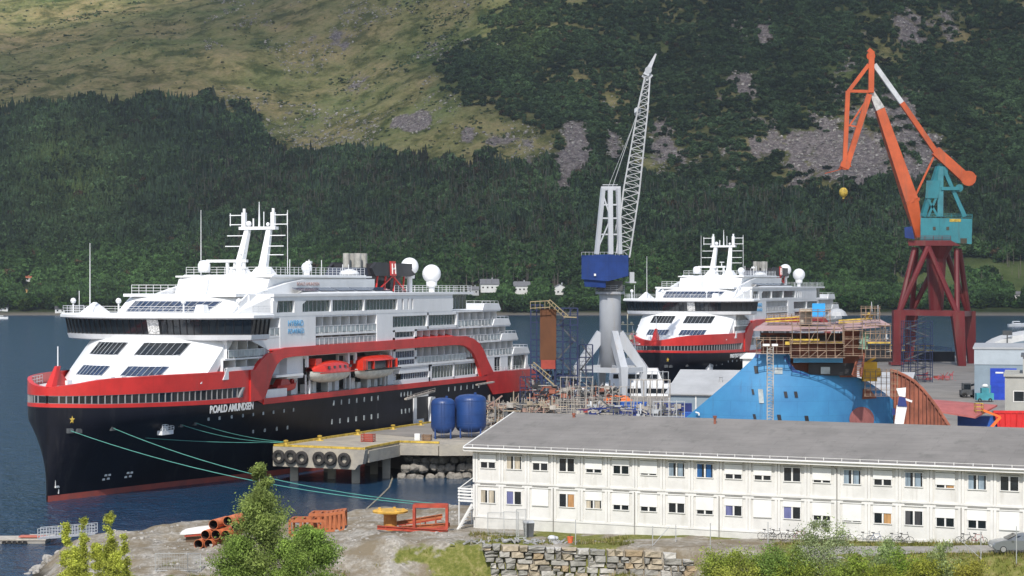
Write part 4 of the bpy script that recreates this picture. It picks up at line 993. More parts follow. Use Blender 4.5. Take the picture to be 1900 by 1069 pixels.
    for s in (1,-1):
        mb.box(53,53.6,2.5*s-.3,2.5*s+.3,36.1,38.3)
        for z in (36.5,37.9): mb.bar((53.3,2.4*s,z),(53.3,5.0*s,z),.13)
        mb.tube((53.3,2.5*s,38.2),(53.3,2.5*s,38.9),.22)
        for z in (33.2,34.8): mb.bar((53-(36-z)*.36,2*s,z),(53-(36-z)*.36,5.0*s,z),.13)
        mb.tube((53.3,4.9*s,36.3),(53.3,4.9*s,38.2),.07)
    mb.bar((52,2,31.9),(52,5.0,31.9),.12)
    mb.tube((53.3,4.95,29),(53.3,4.95,38.6),.05); mb.tube((53.3,.1,36),(53.3,.1,39.9),.16,.05); mb.tube((53.3,.9,36),(53.3,.9,38.4),.07); mb.tube((53.3,-.9,36),(53.3,-.9,37.4),.12)
    mb.sphere((53.3,-1.7,36.6),.45,10); mb.sphere((53.3,1.6,36.5),.3,8)
    done(mb, 'mast', M_white)
    mb = B()   # radar gantry
    mb.bar((44.2,-3.4,30.9),(44.2,3.3,30.9),.7,.4); mb.tube((44.2,0,28.8),(44.2,0,31),.28); mb.tube((44.2,1.2,28.8),(44.2,1.2,31),.2); mb.tube((44.2,2.8,28.8),(44.2,2.8,31),.28); mb.box(43.9,44.5,1.9,2.9,31.9,32.1); mb.tube((44.2,2.3,31),(44.2,2.3,32),.12)
    mb.box(43.8,44.6,.5,3.3,29.8,30.0)
    done(mb, 'radar_gantry', M_white)
    def dome(t, b, z, r, leg=True):
        m_ = B(); m_.sm = True; m_.sphere((t,b,z), r, 24); m_.sm = False
        m_.lathe((t,b,0), [(r*.55,z-r*1.35),(r*.6,z-r*.8)], 16); m_.tube((t,b,26.1 if z < 31.5 else 28), (t,b,z-r), r*.3, n=10)
        done(m_, 'radome', M_white)
    dome(99.0,3.2,30.5,1.52); dome(101.4,6.2,29.25,1.6); dome(68.0,0.2,30.1,.85); dome(87.5,-5,29.6,1.0)
    mb = B(); mb.sm = True; mb.lathe((43.8,-3.7,28.9), [(.85,0.3),(.92,.8),(.92,1.5),(.7,1.95),(.3,2.1),(.02,2.12)], 16); done(mb, 'radome', M_white)
    mb = B(); mb.sm = True; mb.sphere((79,2,29.0),1.7,16,.55,0); done(mb, 'dome_cover', M_white)
    # whip antennas
    mb = B(); mb.tube((22.5,-9.0,23.5),(22.5,-9.0,33.2),.09,.04); done(mb, 'whip_antenna', M_rail)
    mb = B(); mb.tube((38.5,-1,26.1),(38.5,-1,38.2),.08,.04); done(mb, 'whip_antenna', M_rail)
    # funnel
    mb = B()
    for s in (1,-1): mb.prism([(84,28.85),(97,28.75),(99.5,29.1),(97.6,29.9),(99.8,30.9),(84.6,31.1),(82.8,30.1)], 3.6*s, 4.2*s, 'y')
    mb.box(84.2,97,-3.8,3.8,28.9,30.9)
    mb.box(84,97,-4.0,4.0,26.1,26.3); done(mb, 'funnel', M_black)
    mb = B()
    for t in (85,88,91.5,95):
        for b in (-3.8,3.8): mb.bar((t,b,26.2),(t+.6,b,28.9),.22)
    mb.bar((85,3.9,26.2),(91,3.9,28.9),.2); mb.bar((96,3.9,26.2),(91,3.9,28.9),.2); done(mb, 'funnel_frame', M_red)
    mb = B(); mb.box(84.5,96,-3,3,26.2,28.8); done(mb, 'vent_house', M_dgrey)
    mb = B(); mb.hexa([(89.5,4.15,28.9),(91.7,4.15,28.9),(91.7,4.3,28.9),(89.5,4.3,28.9)],[(89.3,4.15,31.3),(91.3,4.15,31.3),(91.3,4.3,31.3),(89.3,4.3,31.3)]); done(mb, 'funnel_logo_panel', M_red)
    mb = B(); mb.bar((90.0,4.33,29.2),(89.9,4.33,30.9),.3,.06); mb.bar((91.2,4.33,29.2),(91.0,4.33,30.9),.3,.06); mb.bar((90,4.335,30.0),(91.1,4.335,30.1),.06,.28); done(mb, 'funnel_logo', M_whitematt)
    M_stk = mat('exhaust_grey', (.36,.35,.32), .6, .15, 1)
    mb = B(); mb.hexa([(79,-3,28.0),(92,-3,28.0),(92,3,28.0),(79,3,28.0)],[(80.5,-2.6,30.2),(91,-2.6,30.2),(91,2.6,30.2),(80.5,2.6,30.2)]); mb.box(79,92,-3,3,26.1,28.1); st = done(mb, 'stack_base', mat('stack_navy', (.05,.06,.09), .5, .1))
    for (t, b) in ((82.2,-.2),(84.3,-.2),(86.8,-.2),(88.6,-.2),(82.2,1.9),(84.3,1.9)):
        m_ = B(); m_.lathe((t,b,30.1),[(.56,0),(.56,2.45),(.47,2.45),(.47,2.3)],14); done(m_, 'exhaust_stack', M_stk)
    # side marks: portholes
    def holes(lst, m=M_railglass, w_=.34, h=.75):
        for (t, z) in lst:
            b = HB(t, z); m_ = B(); b2 = HB(t+w_, z); m_.hexa([(t,b-.05,z-h/2),(t+w_,b2-.05,z-h/2),(t+w_,b2-.05,z+h/2),(t,b-.05,z+h/2)],[(t,b+.04,z-h/2),(t+w_,b2+.04,z-h/2),(t+w_,b2+.04,z+h/2),(t,b+.04,z+h/2)]); done(m_, 'porthole', m)
    holes([(t,9.6) for t in (21.2,23.6,26.4,29.2,31.9,34.6,37.4,40.3,43)])
    holes([(t,9.8) for t in (55,57.4,59.9,62.4,64.9,67.4,69.6)]); holes([(t,7.0) for t in (55,57.4,59.9,62.4,64.9,67.4,69.6,34.6,37.4,40.3,43)])
    holes([(t,9.9) for t in (77.8,79,80.2,81.4,96,98.5,101,103.5,106,108.5)]); holes([(t,7.2) for t in (78,79.4,80.8)])
    m_ = B(); 
    for z in (2.5,): 
        for t in (8.8,12.8):
            b = HB(t, z)+.05; b2 = HB(t+1.1, z)+.05
            for dz, dt in ((-.3,0),(.25,.75),(.25,.1),(-.25,.8)): bb_ = HB(t+dt,z+dz)+.04; m_.hexa([(t+dt,bb_-.1,z+dz-.2),(t+dt+.4,HB(t+dt+.4,z+dz)-.06,z+dz-.2),(t+dt+.4,HB(t+dt+.4,z+dz)-.06,z+dz+.2),(t+dt,bb_-.1,z+dz+.2)],[(t+dt,bb_,z+dz-.2),(t+dt+.4,HB(t+dt+.4,z+dz)+.04,z+dz-.2),(t+dt+.4,HB(t+dt+.4,z+dz)+.04,z+dz+.2),(t+dt,bb_,z+dz+.2)])
    t = .9; b = HB(t,2.4)+.06; m_.box(t,t+.1,b-.05,b,1.9,3.2); m_.box(t,t+.9,b-.1,b+.05,1.7,1.95); m_.box(1.6,1.75,HB(1.6,1.3)-.02,HB(1.6,1.3)+.06,.9,1.6)
    done(m_, 'hull_marks', M_whitematt)
    # anchor platform (white bollard bracket on the bow side)
    m_ = B(); b = HB(14.5,8.5)
    m_.box(12.9,15.6,b-.3,b+.5,7.8,8.35); m_.hexa([(13.4,b-.2,8.3),(14.6,b-.2,8.3),(14.6,b+.3,8.3),(13.4,b+.3,8.3)],[(14.0,b+.2,10.4),(14.5,b+.2,10.4),(14.5,b+.45,10.4),(14.0,b+.45,10.4)]); m_.rail([(12.9,b+.5,8.35),(15.6,b+.55,8.35)],.8,.05,.6)
    done(m_, 'anchor', M_white)
    m_ = B()
    for (t,z) in ((1.1,9),(5.7,9.1),(1.9,8.95),(19.5,9),(16.9,8.9)): b = HB(t,z); m_.hexa([(t-.3,b-.3,z-.3),(t+.3,b-.3+.1,z-.3),(t+.3,b-.2,z+.3),(t-.3,b-.3,z+.3)],[(t-.3,b+.05,z-.3),(t+.3,HB(t+.3,z)+.05,z-.3),(t+.3,HB(t+.3,z)+.05,z+.3),(t-.3,b+.05,z+.3)])
    done(m_, 'hawsehole', M_dgrey)
    # shell door by the quay
    m_ = B(); m_.box(82.4,83.5,11.7,11.95,4.9,9.6); m_.box(83.5,86.2,11.7,11.95,4.9,5.6); m_.box(88,89.2,11.7,12.6,4.9,9.0); m_.box(83.5,88,11.82,11.9,9.2,9.6); done(m_, 'shell_door', M_white)
    m_ = B(); m_.box(83.5,88,11.7,11.86,5.6,9.2); done(m_, 'door_opening', M_black)
    # star at the bow
    m_ = B(); zc = 10.4; v = []
    for k in range(10):
        a = math.pi/2+k*math.pi/5; r = .55 if k % 2 == 0 else .23; z = zc+r*math.sin(a); t = 1.0+r*.35*math.cos(a)+.0; v.append((t, HB(max(.05,t+.0), z)+.08, z))
    m_.add(v+[(1.0,HB(1.0,zc)+.12,zc)], [(k,(k+1)%10,10) for k in range(10)]); m_.build('star', M_yellow, root)
    # writing
    hull_text(name_text, 1.36, root, 1.02)
    text_mesh('hybrid_lettering', 'HYBRID', 1.2, mat('lettering_blue', (.12,.42,.72), .5, .1), root, (41.2,-11.76,21.5), (1,0,0), (0,0,1), .02, xs=1.1)
    text_mesh('powered_lettering', 'POWERED', 1.02, MATS['lettering_blue'], root, (41.2,-11.76,20.42), (1,0,0), (0,0,1), .02, xs=1.0)
    text_mesh('top_lettering', name_text, .7, mat('faded_lettering', (.5,.35,.33), .6, .1), root, (49.5,-8.64,27.3), (1,0,0), (0,0,1), .02, xs=1.1)
    # fittings on the boat deck
    for t in (47.8,60.8,63.2,75.3):
        m_ = B(); m_.bar((t,9.6,16.9),(t,11.3,16.9),.5); m_.bar((t,11.2,17),(t,11.2,15.4),.5,.35); m_.bar((t,9.4,11.5),(t,9.4,16.8),.35); done(m_, 'davit', M_white)
    m_ = B()
    for t in (48,49.2,55,62,68,74): m_.bar((t,10.9,11.4),(t,10.9,14.3),.18)
    for t in (50.5,52,57,59,64.5,66.5,70,72.3): m_.box(t,t+1.1,8.6,9.9,11.4,12.6+.5*math.sin(t))
    m_.box(35.0,41.0,10.9,11.7,11.5,12.7)
    m_.build_each('deck_fitting', M_white, root)
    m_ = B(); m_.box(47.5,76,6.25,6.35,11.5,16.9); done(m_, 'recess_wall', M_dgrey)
    # gangway by the aft shell door
    m_ = B(); m_.bar((78,12.6,9.2),(88,12.9,10.0),.5,.3); m_.rail([(78,12.9,9.2),(88,13.1,10.0)],.5,.04,1.2,1); m_.bar((106,12.6,10.2),(112.5,12.9,10.4),.5,.25); done(m_, 'stowed_gangway', M_scaf)
    return root
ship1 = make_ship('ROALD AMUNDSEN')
ship1.location = (-58.8, 259, 0); ship1.rotation_euler = (0, 0, SHA)
tag(ship1, 'large black, red and white cruise ship moored at the pier, bow to the left', 'cruise ship', 'expedition cruise ships')
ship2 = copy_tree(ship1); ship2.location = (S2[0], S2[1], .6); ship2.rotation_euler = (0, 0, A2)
tag(ship2, 'distant identical cruise ship behind the grey crane and half hidden by the blue hull', 'cruise ship', 'expedition cruise ships')
for c in list(ship2.children):
    if c.name.split('.')[0] in ('ship_name', 'top_lettering'): bpy.data.objects.remove(c)
hull_text('FRIDTJOF NANSEN', 1.1, ship2, 1.05)
# lifeboats hang in the davits: things of their own
def lifeboat(t, b, z, L, open_, label):
    o = empty('lifeboat', tuple(ship1.matrix_basis @ Vector((t, -b, z))), SHA, label, 'lifeboat', 'lifeboats')
    mb = MB(); mb.sm = True; secs = []
    for s in np.linspace(0, 1, 13):
        wd = max(.04, 1-abs(2*s-1)**2.6)**.6; k = 1.75*wd; up = .5*abs(2*s-1)**2.5
        secs.append([(L*(s-.5), k, 0+up*.5), (L*(s-.5), k*.95, -.6+up*.6), (L*(s-.5)*.95, k*.65, -1.25+up), (L*(s-.5)*.93, 0, -1.6+up*1.3), (L*(s-.5)*.95, -k*.65, -1.25+up), (L*(s-.5), -k*.95, -.6+up*.6), (L*(s-.5), -k, up*.5)])
    mb.grid(secs); mb.build('hull', mat('lifeboat_white', (.66,.66,.60), .5, .12, 1.2), o)
    M_lr = mat('lifeboat_red', (.60,.035,.018), .3, .12, 1, coat=.3)
    mb = MB(); mb.sm = True; secs = []
    if not open_:
        for s in np.linspace(0.02, .98, 13):
            wd = max(.04, 1-abs(2*s-1)**3)**.5; k = 1.72*wd; h = 1.75*wd**.6*(1-.18*abs(2*s-1)); up = .25*abs(2*s-1)**2.5
            secs.append([(L*(s-.5), k, up), (L*(s-.5), k*.9, h*.6), (L*(s-.5), k*.5, h*.93), (L*(s-.5), 0, h), (L*(s-.5), -k*.5, h*.93), (L*(s-.5), -k*.9, h*.6), (L*(s-.5), -k, up)])
        mb.grid(secs); mb.sm = False; mb.box(-L*.42,-L*.28,-.7,.7,1.1,2.1); mb.build('canopy', M_lr, o)
        mb = MB()
        for k in range(5): mb.box(-L*.25+k*1.7,-L*.25+k*1.7+.6,-1.66,-1.5,.55,.95)
        mb.build('window', M_glass, o)
    else:
        for s in np.linspace(0.03, .97, 9):
            wd = max(.04, 1-abs(2*s-1)**3)**.5; k = 1.7*wd; secs.append([(L*(s-.5), k, 1.35), (L*(s-.5), k*.5, 2.1*wd**.4), (L*(s-.5), -k*.5, 2.1*wd**.4), (L*(s-.5), -k, 1.35)])
        mb.grid(secs); mb.sm = False
        for xx_ in (-L*.42,-L*.2,L*.18,L*.25,L*.4): mb.bar((xx_,-1.45,.1),(xx_,-1.45,1.5),.28)
        mb.box(-L*.47,-L*.36,-1.5,1.5,0,1.5); mb.build('canopy', M_lr, o)
        mb = MB(); mb.box(-L*.36,L*.42,-1.3,1.3,.1,1.3); mb.build('cabin', M_glass, o)
    mb = MB(); mb.box(-L*.46,L*.46,-1.82,-1.7,-.12,.06); mb.build('fender', M_rubber if open_ else M_lr, o)
    return o
lifeboat(54.6, 11.2, 14.5, 12.6, False, 'white hulled lifeboat with fully closed orange-red canopy, left of the pair under the arch')
lifeboat(69.3, 11.2, 14.35, 13.4, True, 'white lifeboat tender with open-sided red canopy, right of the pair under the arch')
o = empty('rescue_boat', tuple(ship1.matrix_basis @ Vector((42.5, -10.2, 12.2))), SHA, 'small red rescue boat with red crane below the front of the arch', 'rescue boat')
mb = MB(); mb.sm = True; secs = [[(x, -w_, .9+u_), (x, -w_*.7, .1+u_*.5), (x, 0, -.2+u_*.6), (x, w_*.7, .1+u_*.5), (x, w_, .9+u_)] for x, w_, u_ in ((-3.2,1.0,0),(-1,1.2,0),(1.5,1.1,.1),(2.8,.7,.3),(3.6,.08,.6))]
mb.grid(secs); mb.build('hull', mat('rescue_red', (.55,.03,.02), .4, .1), o)
mb = MB(); mb.hexa([(-2,-.7,.6),(1.5,-.7,.6),(1.5,.7,.6),(-2,.7,.6)],[(-1.2,-.5,1.7),(.6,-.5,1.7),(.6,.5,1.7),(-1.2,.5,1.7)]); mb.bar((2.2,0,.4),(3.0,0,2.7),.35); mb.bar((3.0,0,2.7),(.6,0,2.0),.25); mb.box(2.6,3.6,-.5,.5,2.4,3.0); mb.build('crane_arm', MATS['rescue_red'], o)
# mooring lines
def rope(p, q, sag, label, r=.045):
    p, q = Vector(p), Vector(q); pts = [p.lerp(q, k/16)-Vector((0,0,sag*4*(k/16)*(1-k/16))) for k in range(17)]
    o = MB().path(pts, r, 5).build('mooring_line', M_rope); tag(o, label, 'rope', 'mooring lines of the near ship')
def sp(t, z): return ship1.matrix_basis @ Vector((t, -(HB(t, z)+.1), z))
ship1_m = ship1.matrix_basis
rope(sp(1.1,9), onz(830,940,5.0), 1.5, 'lowest green mooring line running from the stem across the bay to shore')
rope(sp(5.7,9.1), onz(826,936,5.3), 1.6, 'green mooring line just above the lowest, ending by the white steps')
rope(sp(1.9,8.95), (*L1(35.5,13.9),5.4), .5, 'longest green mooring line from bow to pier corner')
rope(sp(16.9,8.9), (*L1(36,13.9),5.4), .6, 'middle green mooring line from the ship side to the pier corner')
rope(sp(19.5,9), (*L1(36.4,13.9),5.4), .4, 'shortest green mooring line, highest one reaching the pier corner')
# ---------------------------------------------------------------- barracks of stacked cabins
M_panel = mat('cabin_panel', (.66,.65,.62), .55, .07, .35, col2=(.56,.55,.52), stain=((.44,.42,.37), 1.1, .56, .5))
M_frame = mat('cabin_frame', (.70,.69,.66), .5, .06, .5)
M_blind = mat('roller_blind', (.74,.74,.71), .6, .05, .6)
M_roof = mat('roof_felt', (.205,.193,.182), .9, .1, .25, col2=(.165,.156,.147), seam=(7,1.0,'y',.12), stain=((.10,.10,.09), .5, .55, .5))
M_trim = mat('roof_trim', (.72,.71,.68), .5, .06)
BA = math.atan2(-22, 45.75)
bk = empty('cabin_barracks', (-3.4, 190.2, 5.0), BA, 'long two-storey cream cabin barracks with shallow grey felt roof across the foreground', 'building')
MW = 2.665; NM = 25; DEP = 20.0; ZB = .95; ZM = 4.1; ZT = 7.25
mb = MB(); mb.box(0.05, NM*MW, .06, DEP, -1.5, ZT); mb.build('wall', M_panel, bk)
mb = MB(); mb.box(-.02, NM*MW, -.02, .1, -1.5, ZB-.05); mb.build('plinth', mat('plinth_boards', (.60,.59,.55), .7, .08, .8), bk)
mb = MB()
for k in range(NM+1):
    x = k*MW
    for dx in (-.14, .14): mb.box(x+dx-.11, x+dx+.11, -.05, .08, ZB, ZM-.12); mb.box(x+dx-.11, x+dx+.11, -.05, .08, ZM+.1, ZT)
for z in (ZB, ZM-.22, ZM+.06, ZT-.2): mb.box(0, NM*MW, -.035, .09, z, z+.17)
mb.build('frame', M_frame, bk)
mb = MB()
for k in range(NM):
    x = k*MW+MW/2
    for z in (ZM-.04, ZT-.42): mb.box(x-.8, x+.8, -.09, -.03, z-.03, z+.03)
mb.build_each('lintel_trim', mat('fitting_grey', (.28,.27,.25), .6, .1), bk); mb = MB()
for k in (3,6,9,13,17,21): mb.tube((k*MW,-.12,-.3),(k*MW,-.12,ZM-.1),.045)
mb.tube((13*MW,-.12,ZM),(13*MW,-.12,ZT-.5),.05); mb.tube((13*MW,-.12,ZT-.5),(12.8*MW,-.75,ZT+.05),.05)
mb.build_each('drainpipe', MATS['fitting_grey'], bk)
UP = [.62,0,.55,0,.78,.5,.9,0,0,.72,.72,0,.85,0,.65,0,.82,0,0,.6,0,.7,.5,0,.8]
LO = [0,0,1,0,.5,.7,.72,.42,.75,.4,1,.3,.72,.93,.4,0,.5,.55,1,.7,0,.6,.4,.8,0]
cur = {(1,8):'curtain_blue',(0,3):'curtain_tan',(0,0):'curtain_print',(0,9):'curtain_violet',(0,11):'curtain_violet',(0,14):'curtain_orange',(1,1):'curtain_print',(1,13):'curtain_sheer',(1,15):'curtain_sheer',(1,17):'curtain_sheer',(1,7):'curtain_sheer',(0,1):'curtain_violet',(0,15):'curtain_black',(1,16):'curtain_orange',(0,4):'curtain_print'}
CM = {'curtain_blue':(.02,.11,.30),'curtain_tan':(.45,.24,.10),'curtain_print':(.50,.44,.34),'curtain_violet':(.13,.14,.29),'curtain_orange':(.45,.25,.10),'curtain_sheer':(.25,.32,.38),'curtain_black':(.05,.05,.055)}
for s, (st, zf) in enumerate(((LO, ZB), (UP, ZM+.08))):
    for k in range(NM):
        cx = k*MW+MW/2-.02; z0, z1 = zf+1.32, zf+2.62; x0, x1 = cx-.80, cx+.80
        mb = MB(); t_ = .07
        for (a,b_,c,d) in ((x0,x1,z0,z0+t_),(x0,x1,z1-t_,z1),(x0,x0+t_,z0+t_,z1-t_),(x1-t_,x1,z0+t_,z1-t_),(cx-.07,cx+.07,z0+t_,z1-t_)): mb.box(a,b_,-.04,.1,c,d)
        f_ = mb.build('window', M_trim, bk)
        MB().box(x0+t_,x1-t_,.02,.05,z0+t_,z1-t_).build('pane', M_glass, f_)
        if (s,k) in cur:
            nm = cur[(s,k)]; cm = mat(nm, CM[nm], .5, .25, 3, streak=.15)
            a0, a1 = (x0+t_, cx-.07) if nm == 'curtain_violet' else ((cx+.12, x1-t_) if nm in ('curtain_tan','curtain_orange') else (x0+t_, x1-t_))
            if nm in ('curtain_blue','curtain_print','curtain_sheer','curtain_black'):
                for (p0,p1) in ((x0+t_,cx-.3),(cx+.12,x1-t_-.15)): MB().box(p0,p1,.0,.018,z0+t_,z1-t_).build('curtain', cm, f_)
            else: MB().box(a0,a1,.0,.018,z0+t_,z1-t_).build('curtain', cm, f_)
        c = st[k]
        if c > 0: MB().box(x0-.03,x1+.03,-.075,-.041,z1+.22-(1.3+.2)*c*.98,z1+.26).build('roller_shutter', M_blind, f_)
        elif (s,k) in ((1,7),(1,14)): pass
# roof: shallow gable with white trim and a gutter
RZ0, RZ1 = ZT+.15, ZT+2.75; EAV = .75
mb = MB(); mb.hexa([(-.8,-EAV,RZ0),(NM*MW,-EAV,RZ0),(NM*MW,10,RZ1),(-.8,10,RZ1)], [(-.8,-EAV,RZ0+.1),(NM*MW,-EAV,RZ0+.1),(NM*MW,10,RZ1+.1),(-.8,10,RZ1+.1)])
mb.hexa([(-.8,10,RZ1),(NM*MW,10,RZ1),(NM*MW,DEP+EAV,RZ0),(-.8,DEP+EAV,RZ0)], [(-.8,10,RZ1+.1),(NM*MW,10,RZ1+.1),(NM*MW,DEP+EAV,RZ0+.1),(-.8,DEP+EAV,RZ0+.1)])
rf = mb.build('roof', M_roof, bk)
mb = MB(); mb.box(-.85, NM*MW, -EAV-.04, -EAV+.08, RZ0-.28, RZ0-.01)
mb.hexa([(-.9,-EAV-.04,RZ0-.2),(-.78,-EAV-.04,RZ0-.2),(-.78,10,RZ1-.2),(-.9,10,RZ1-.2)], [(-.9,-EAV-.04,RZ0+.16),(-.78,-EAV-.04,RZ0+.16),(-.78,10,RZ1+.16),(-.9,10,RZ1+.16)])
mb.hexa([(-.9,DEP+EAV,RZ0-.2),(-.78,DEP+EAV,RZ0-.2),(-.78,10.01,RZ1-.2),(-.9,10.01,RZ1-.2)], [(-.9,DEP+EAV,RZ0+.16),(-.78,DEP+EAV,RZ0+.16),(-.78,10.01,RZ1+.16),(-.9,10.01,RZ1+.16)])
mb.build('bargeboard', M_trim, rf)
mb = MB(); mb.tube((-.8,-EAV-.14,RZ0+.02),(NM*MW,-EAV-.14,RZ0+.02),.09,n=8)
mb.tube((-.5,-EAV+.15,RZ0+.32),(NM*MW,-EAV+.15,RZ0+.32),.022,n=4)
for k in range(int(NM*MW/1.6)): mb.box(k*1.6,k*1.6+.05,-EAV+.1,-EAV+.2,RZ0+.1,RZ0+.36)
mb.build('gutter', M_trim, rf)
MB().prism([(0.05,ZT-.02),(DEP,ZT-.02),(10,RZ1-.02)], .05, .25, 'x').build('gable', M_panel, bk)
for (x, y, h) in ((20.5,8.4,.5),(6,9,.3)): MB().lathe((x,y,RZ0+.0), [(.12,1.5),(.12,2.35+h),(.18,2.35+h),(.18,2.55+h)],10).build('roof_vent', M_rust, rf)
bkm = bk.matrix_basis
def bl(x, y, z=0): return bkm @ Vector((x, y, z))
# white timber steps at the left end of the barracks
t = empty('timber_steps', tuple(bl(-1.9,.6,-.6)), BA, 'white timber landing and stairs against the left end of the barracks', 'steps')
mb = MB(); mb.box(-.0,1.7,-.4,2.4,2.9,3.05); mb.build('landing', M_whitematt, t)
mb = MB()
for x in (0,1.6):
    for y in (-.35,2.3): mb.box(x,x+.1,y,y+.1,0,4.1)
mb.bar((.05,-.3,.2),(1.6,-.3,2.8),.08); mb.build('post', M_whitematt, t)
mb = MB()
for z in (3.2,3.5,3.8,4.05): mb.box(0,1.65,-.42,-.36,z,z+.14); mb.box(-.04,.02,-.4,2.4,z,z+.14)
mb.bar((0,-.3,4.1),(1.7,-.3,5.3),.07); mb.build('railing', M_whitematt, t)
mb = MB()
for k in range(8): mb.box(.1+k*.2,.35+k*.2,-1.1,-.45,k*.33,k*.33+.06)
mb.bar((0,-1.1,-.1),(1.8,-1.1,2.8),.06,.2); mb.build('stair_flight', M_whitematt, t)
# ---------------------------------------------------------------- grey tower crane with lattice jib
CY = 410.0
def c_(x, y, Y=CY): return at(x, y, Y)
g = empty('harbour_crane', tuple(at(1132,735,CY)-Vector((0,0,0))), 0, 'tall pale grey harbour crane with lattice jib and blue machine house in the middle', 'crane')
og = Vector(g.location); og.z = 4.9; g.location = og
def G(x, y, dy=0): return at(x, y, CY+dy)-og
M_crane = mat('crane_grey_paint', (.42,.44,.47), .45, .1, .15, streak=.4, stain=((.36,.33,.30), .6, .56, .6))
s_ = CY/F
mb = MB(); mb.sm = True; mb.lathe((0,0,0), [(2.15,(735-690)*s_),(2.15,(735-548)*s_),(2.1,(735-532)*s_)], 28); mb.sm = False; mb.build('column', M_crane, g)
mb = MB(); zt_ = (735-540)*s_; mb.lathe((0,0,0), [(2.9,zt_-.5),(2.95,zt_-.1),(2.95,zt_)], 24)
pr = [Vector((2.9*math.cos(a),2.9*math.sin(a),zt_)) for a in np.linspace(0,6.283,17)]; mb.rail(pr,1.2,.06,3); mb.build('platform', M_crane, g)
# four splayed box legs with knees
for (a, lab) in ((188,1),(290,2),(352,3),(102,4)):
    ca, sa = math.cos(math.radians(a)), math.sin(math.radians(a))
    mb = MB(); rk = 6.6; zk = (735-682)*s_; zt2 = (735-618)*s_
    def pt(r, z): return Vector((r*ca, r*sa, z))
    mb.bar(pt(1.7,zt2), pt(rk,zk), 1.3, 2.2, 1.5, 1.6); mb.bar(pt(rk,zk+.4), pt(rk+.2 if lab != 2 else rk+.4,0), 1.6, 1.6, 1.0, .9)
    mb.bar(pt(1.9,zk+.2), pt(rk,zk), 1.0, 1.0)
    mb.build('leg', M_crane, g)
mb = MB()
kn = [Vector((6.6*math.cos(math.radians(a)),6.6*math.sin(math.radians(a)),(735-684)*s_)) for a in (188,290,352,102)]
for a, b_ in zip(kn, kn[1:]+kn[:1]): mb.bar(a, b_, .9, 1.0)
mb.build('ring_beam', M_crane, g)
# machine house
M_cblue = mat('machine_blue', (.014,.045,.20), .5, .12, .3, seam=(2.2,3,'z',.15), stain=((.03,.04,.10), .7, .55, .6))
mb = MB(); A0 = G(1079,530); B0 = G(1128,534)
mb.hexa([G(1079,518,-2),G(1128,522,-5.5),G(1166,512,-3),G(1166,512,4),G(1095,518,6)], [G(1079,474,-2),G(1128,472,-5.5),G(1166,474,-3),G(1166,474,4),G(1095,474,6)])
mb.hexa([G(1085,532,-1.8),G(1124,534,-4.5),G(1124,530,3),G(1092,530,4)], [G(1083,517,-1.8),G(1124,521,-4.8),G(1124,517,4),G(1092,517,5)])
mh = mb.build('machine_house', M_cblue, g)
mb = MB(); mb.bar(G(1104,512,-4.2),G(1104,508,-4.2),.4,.1); mb.build('sign_mark', M_whitematt, mh)
mb = MB()
for k in range(12): mb.bar(G(1079+k*7,474,-3-.2*k),G(1079+k*7,468,-3-.2*k),.06)
mb.bar(G(1079,468,-3),G(1160,468,-5),.06); mb.build('roof_rail', M_crane, mh)
mb = MB(); mb.box(-2.6,2.4,-2.5,2.5,zt_+.2,(735-520)*s_); mb.build('slew_bearing', M_dgrey, g)
mb = MB(); mb.bar(G(1172,505,0),G(1172,524,0),1.0,1.2); mb.bar(G(1160,524,0),G(1180,524,0),1.6,.3); mb.build('operator_cab', M_crane, g)
# A-frame tower
mb = MB(); top = 350
for dy in (-2,2):
    mb.bar(G(1107,472,dy),G(1119,top,dy*.7),.75); mb.bar(G(1133,472,dy),G(1132,top,dy*.7),.95); mb.bar(G(1150,472,dy),G(1147,top,dy*.7),.75)
for y in (380,405,435):
    f_ = (y-350)/122
    mb.bar(G(1119-12*f_,y,-2*.8),G(1148+2*f_,y,-2*.8),.3); mb.bar(G(1119-12*f_,y,2*.8),G(1148+2*f_,y,2*.8),.3)
mb.bar(G(1110,460,-2),G(1133,405,-1.8),.25); mb.bar(G(1133,405,-1.8),G(1119,360,-1.5),.25); mb.bar(G(1133,470,2),G(1147,400,2),.25)
mb.bar(G(1115,350,0),G(1151,350,0),2.6,.8); mb.bar(G(1118,343,0),G(1146,343,0),.15); 
mb.build('tower_frame', M_crane, g)
# jib: four chords, laced
def lattice(mb, a, b_, n, r, mid=None):
    """a, b_: lists of four corners"""
    for i in range(4): mb.tube(a[i], b_[i], r*1.35, n=5)
    for k in range(n):
        t0, t1 = k/n, (k+1)/n
        for i in range(4):
            j = (i+1) % 4; p0 = a[i].lerp(b_[i], t0); p1 = a[j].lerp(b_[j], t1); q0 = a[j].lerp(b_[j], t0)
            mb.tube(p0, p1, r*.7, n=4, caps=False); mb.tube(a[i].lerp(b_[i],t1), a[j].lerp(b_[j],t1), r*.7, n=4, caps=False)
def ring4(x0, x1, y, d): return [G(x0,y,-d),G(x1,y,-d),G(x1,y,d),G(x0,y,d)]
mb = MB(); r0 = [G(1144,470,-1.8),G(1168,478,-1.8),G(1168,478,1.8),G(1144,470,1.8)]; r1 = [G(1157,352,-1.9),G(1186,358,-1.9),G(1186,358,1.9),G(1157,352,1.9)]; r2 = [G(1184,200,-1.3),G(1202,204,-1.3),G(1202,204,1.3),G(1184,200,1.3)]; r3 = [G(1197,142,-.5),G(1206,144,-.5),G(1206,144,.5),G(1197,142,.5)]
lattice(mb, r0, r1, 7, .14); lattice(mb, r1, r2, 12, .12); lattice(mb, r2, r3, 5, .13)
mb.build('lattice_jib', mat('jib_silver', (.42,.43,.44), .45, .1, .4), g)
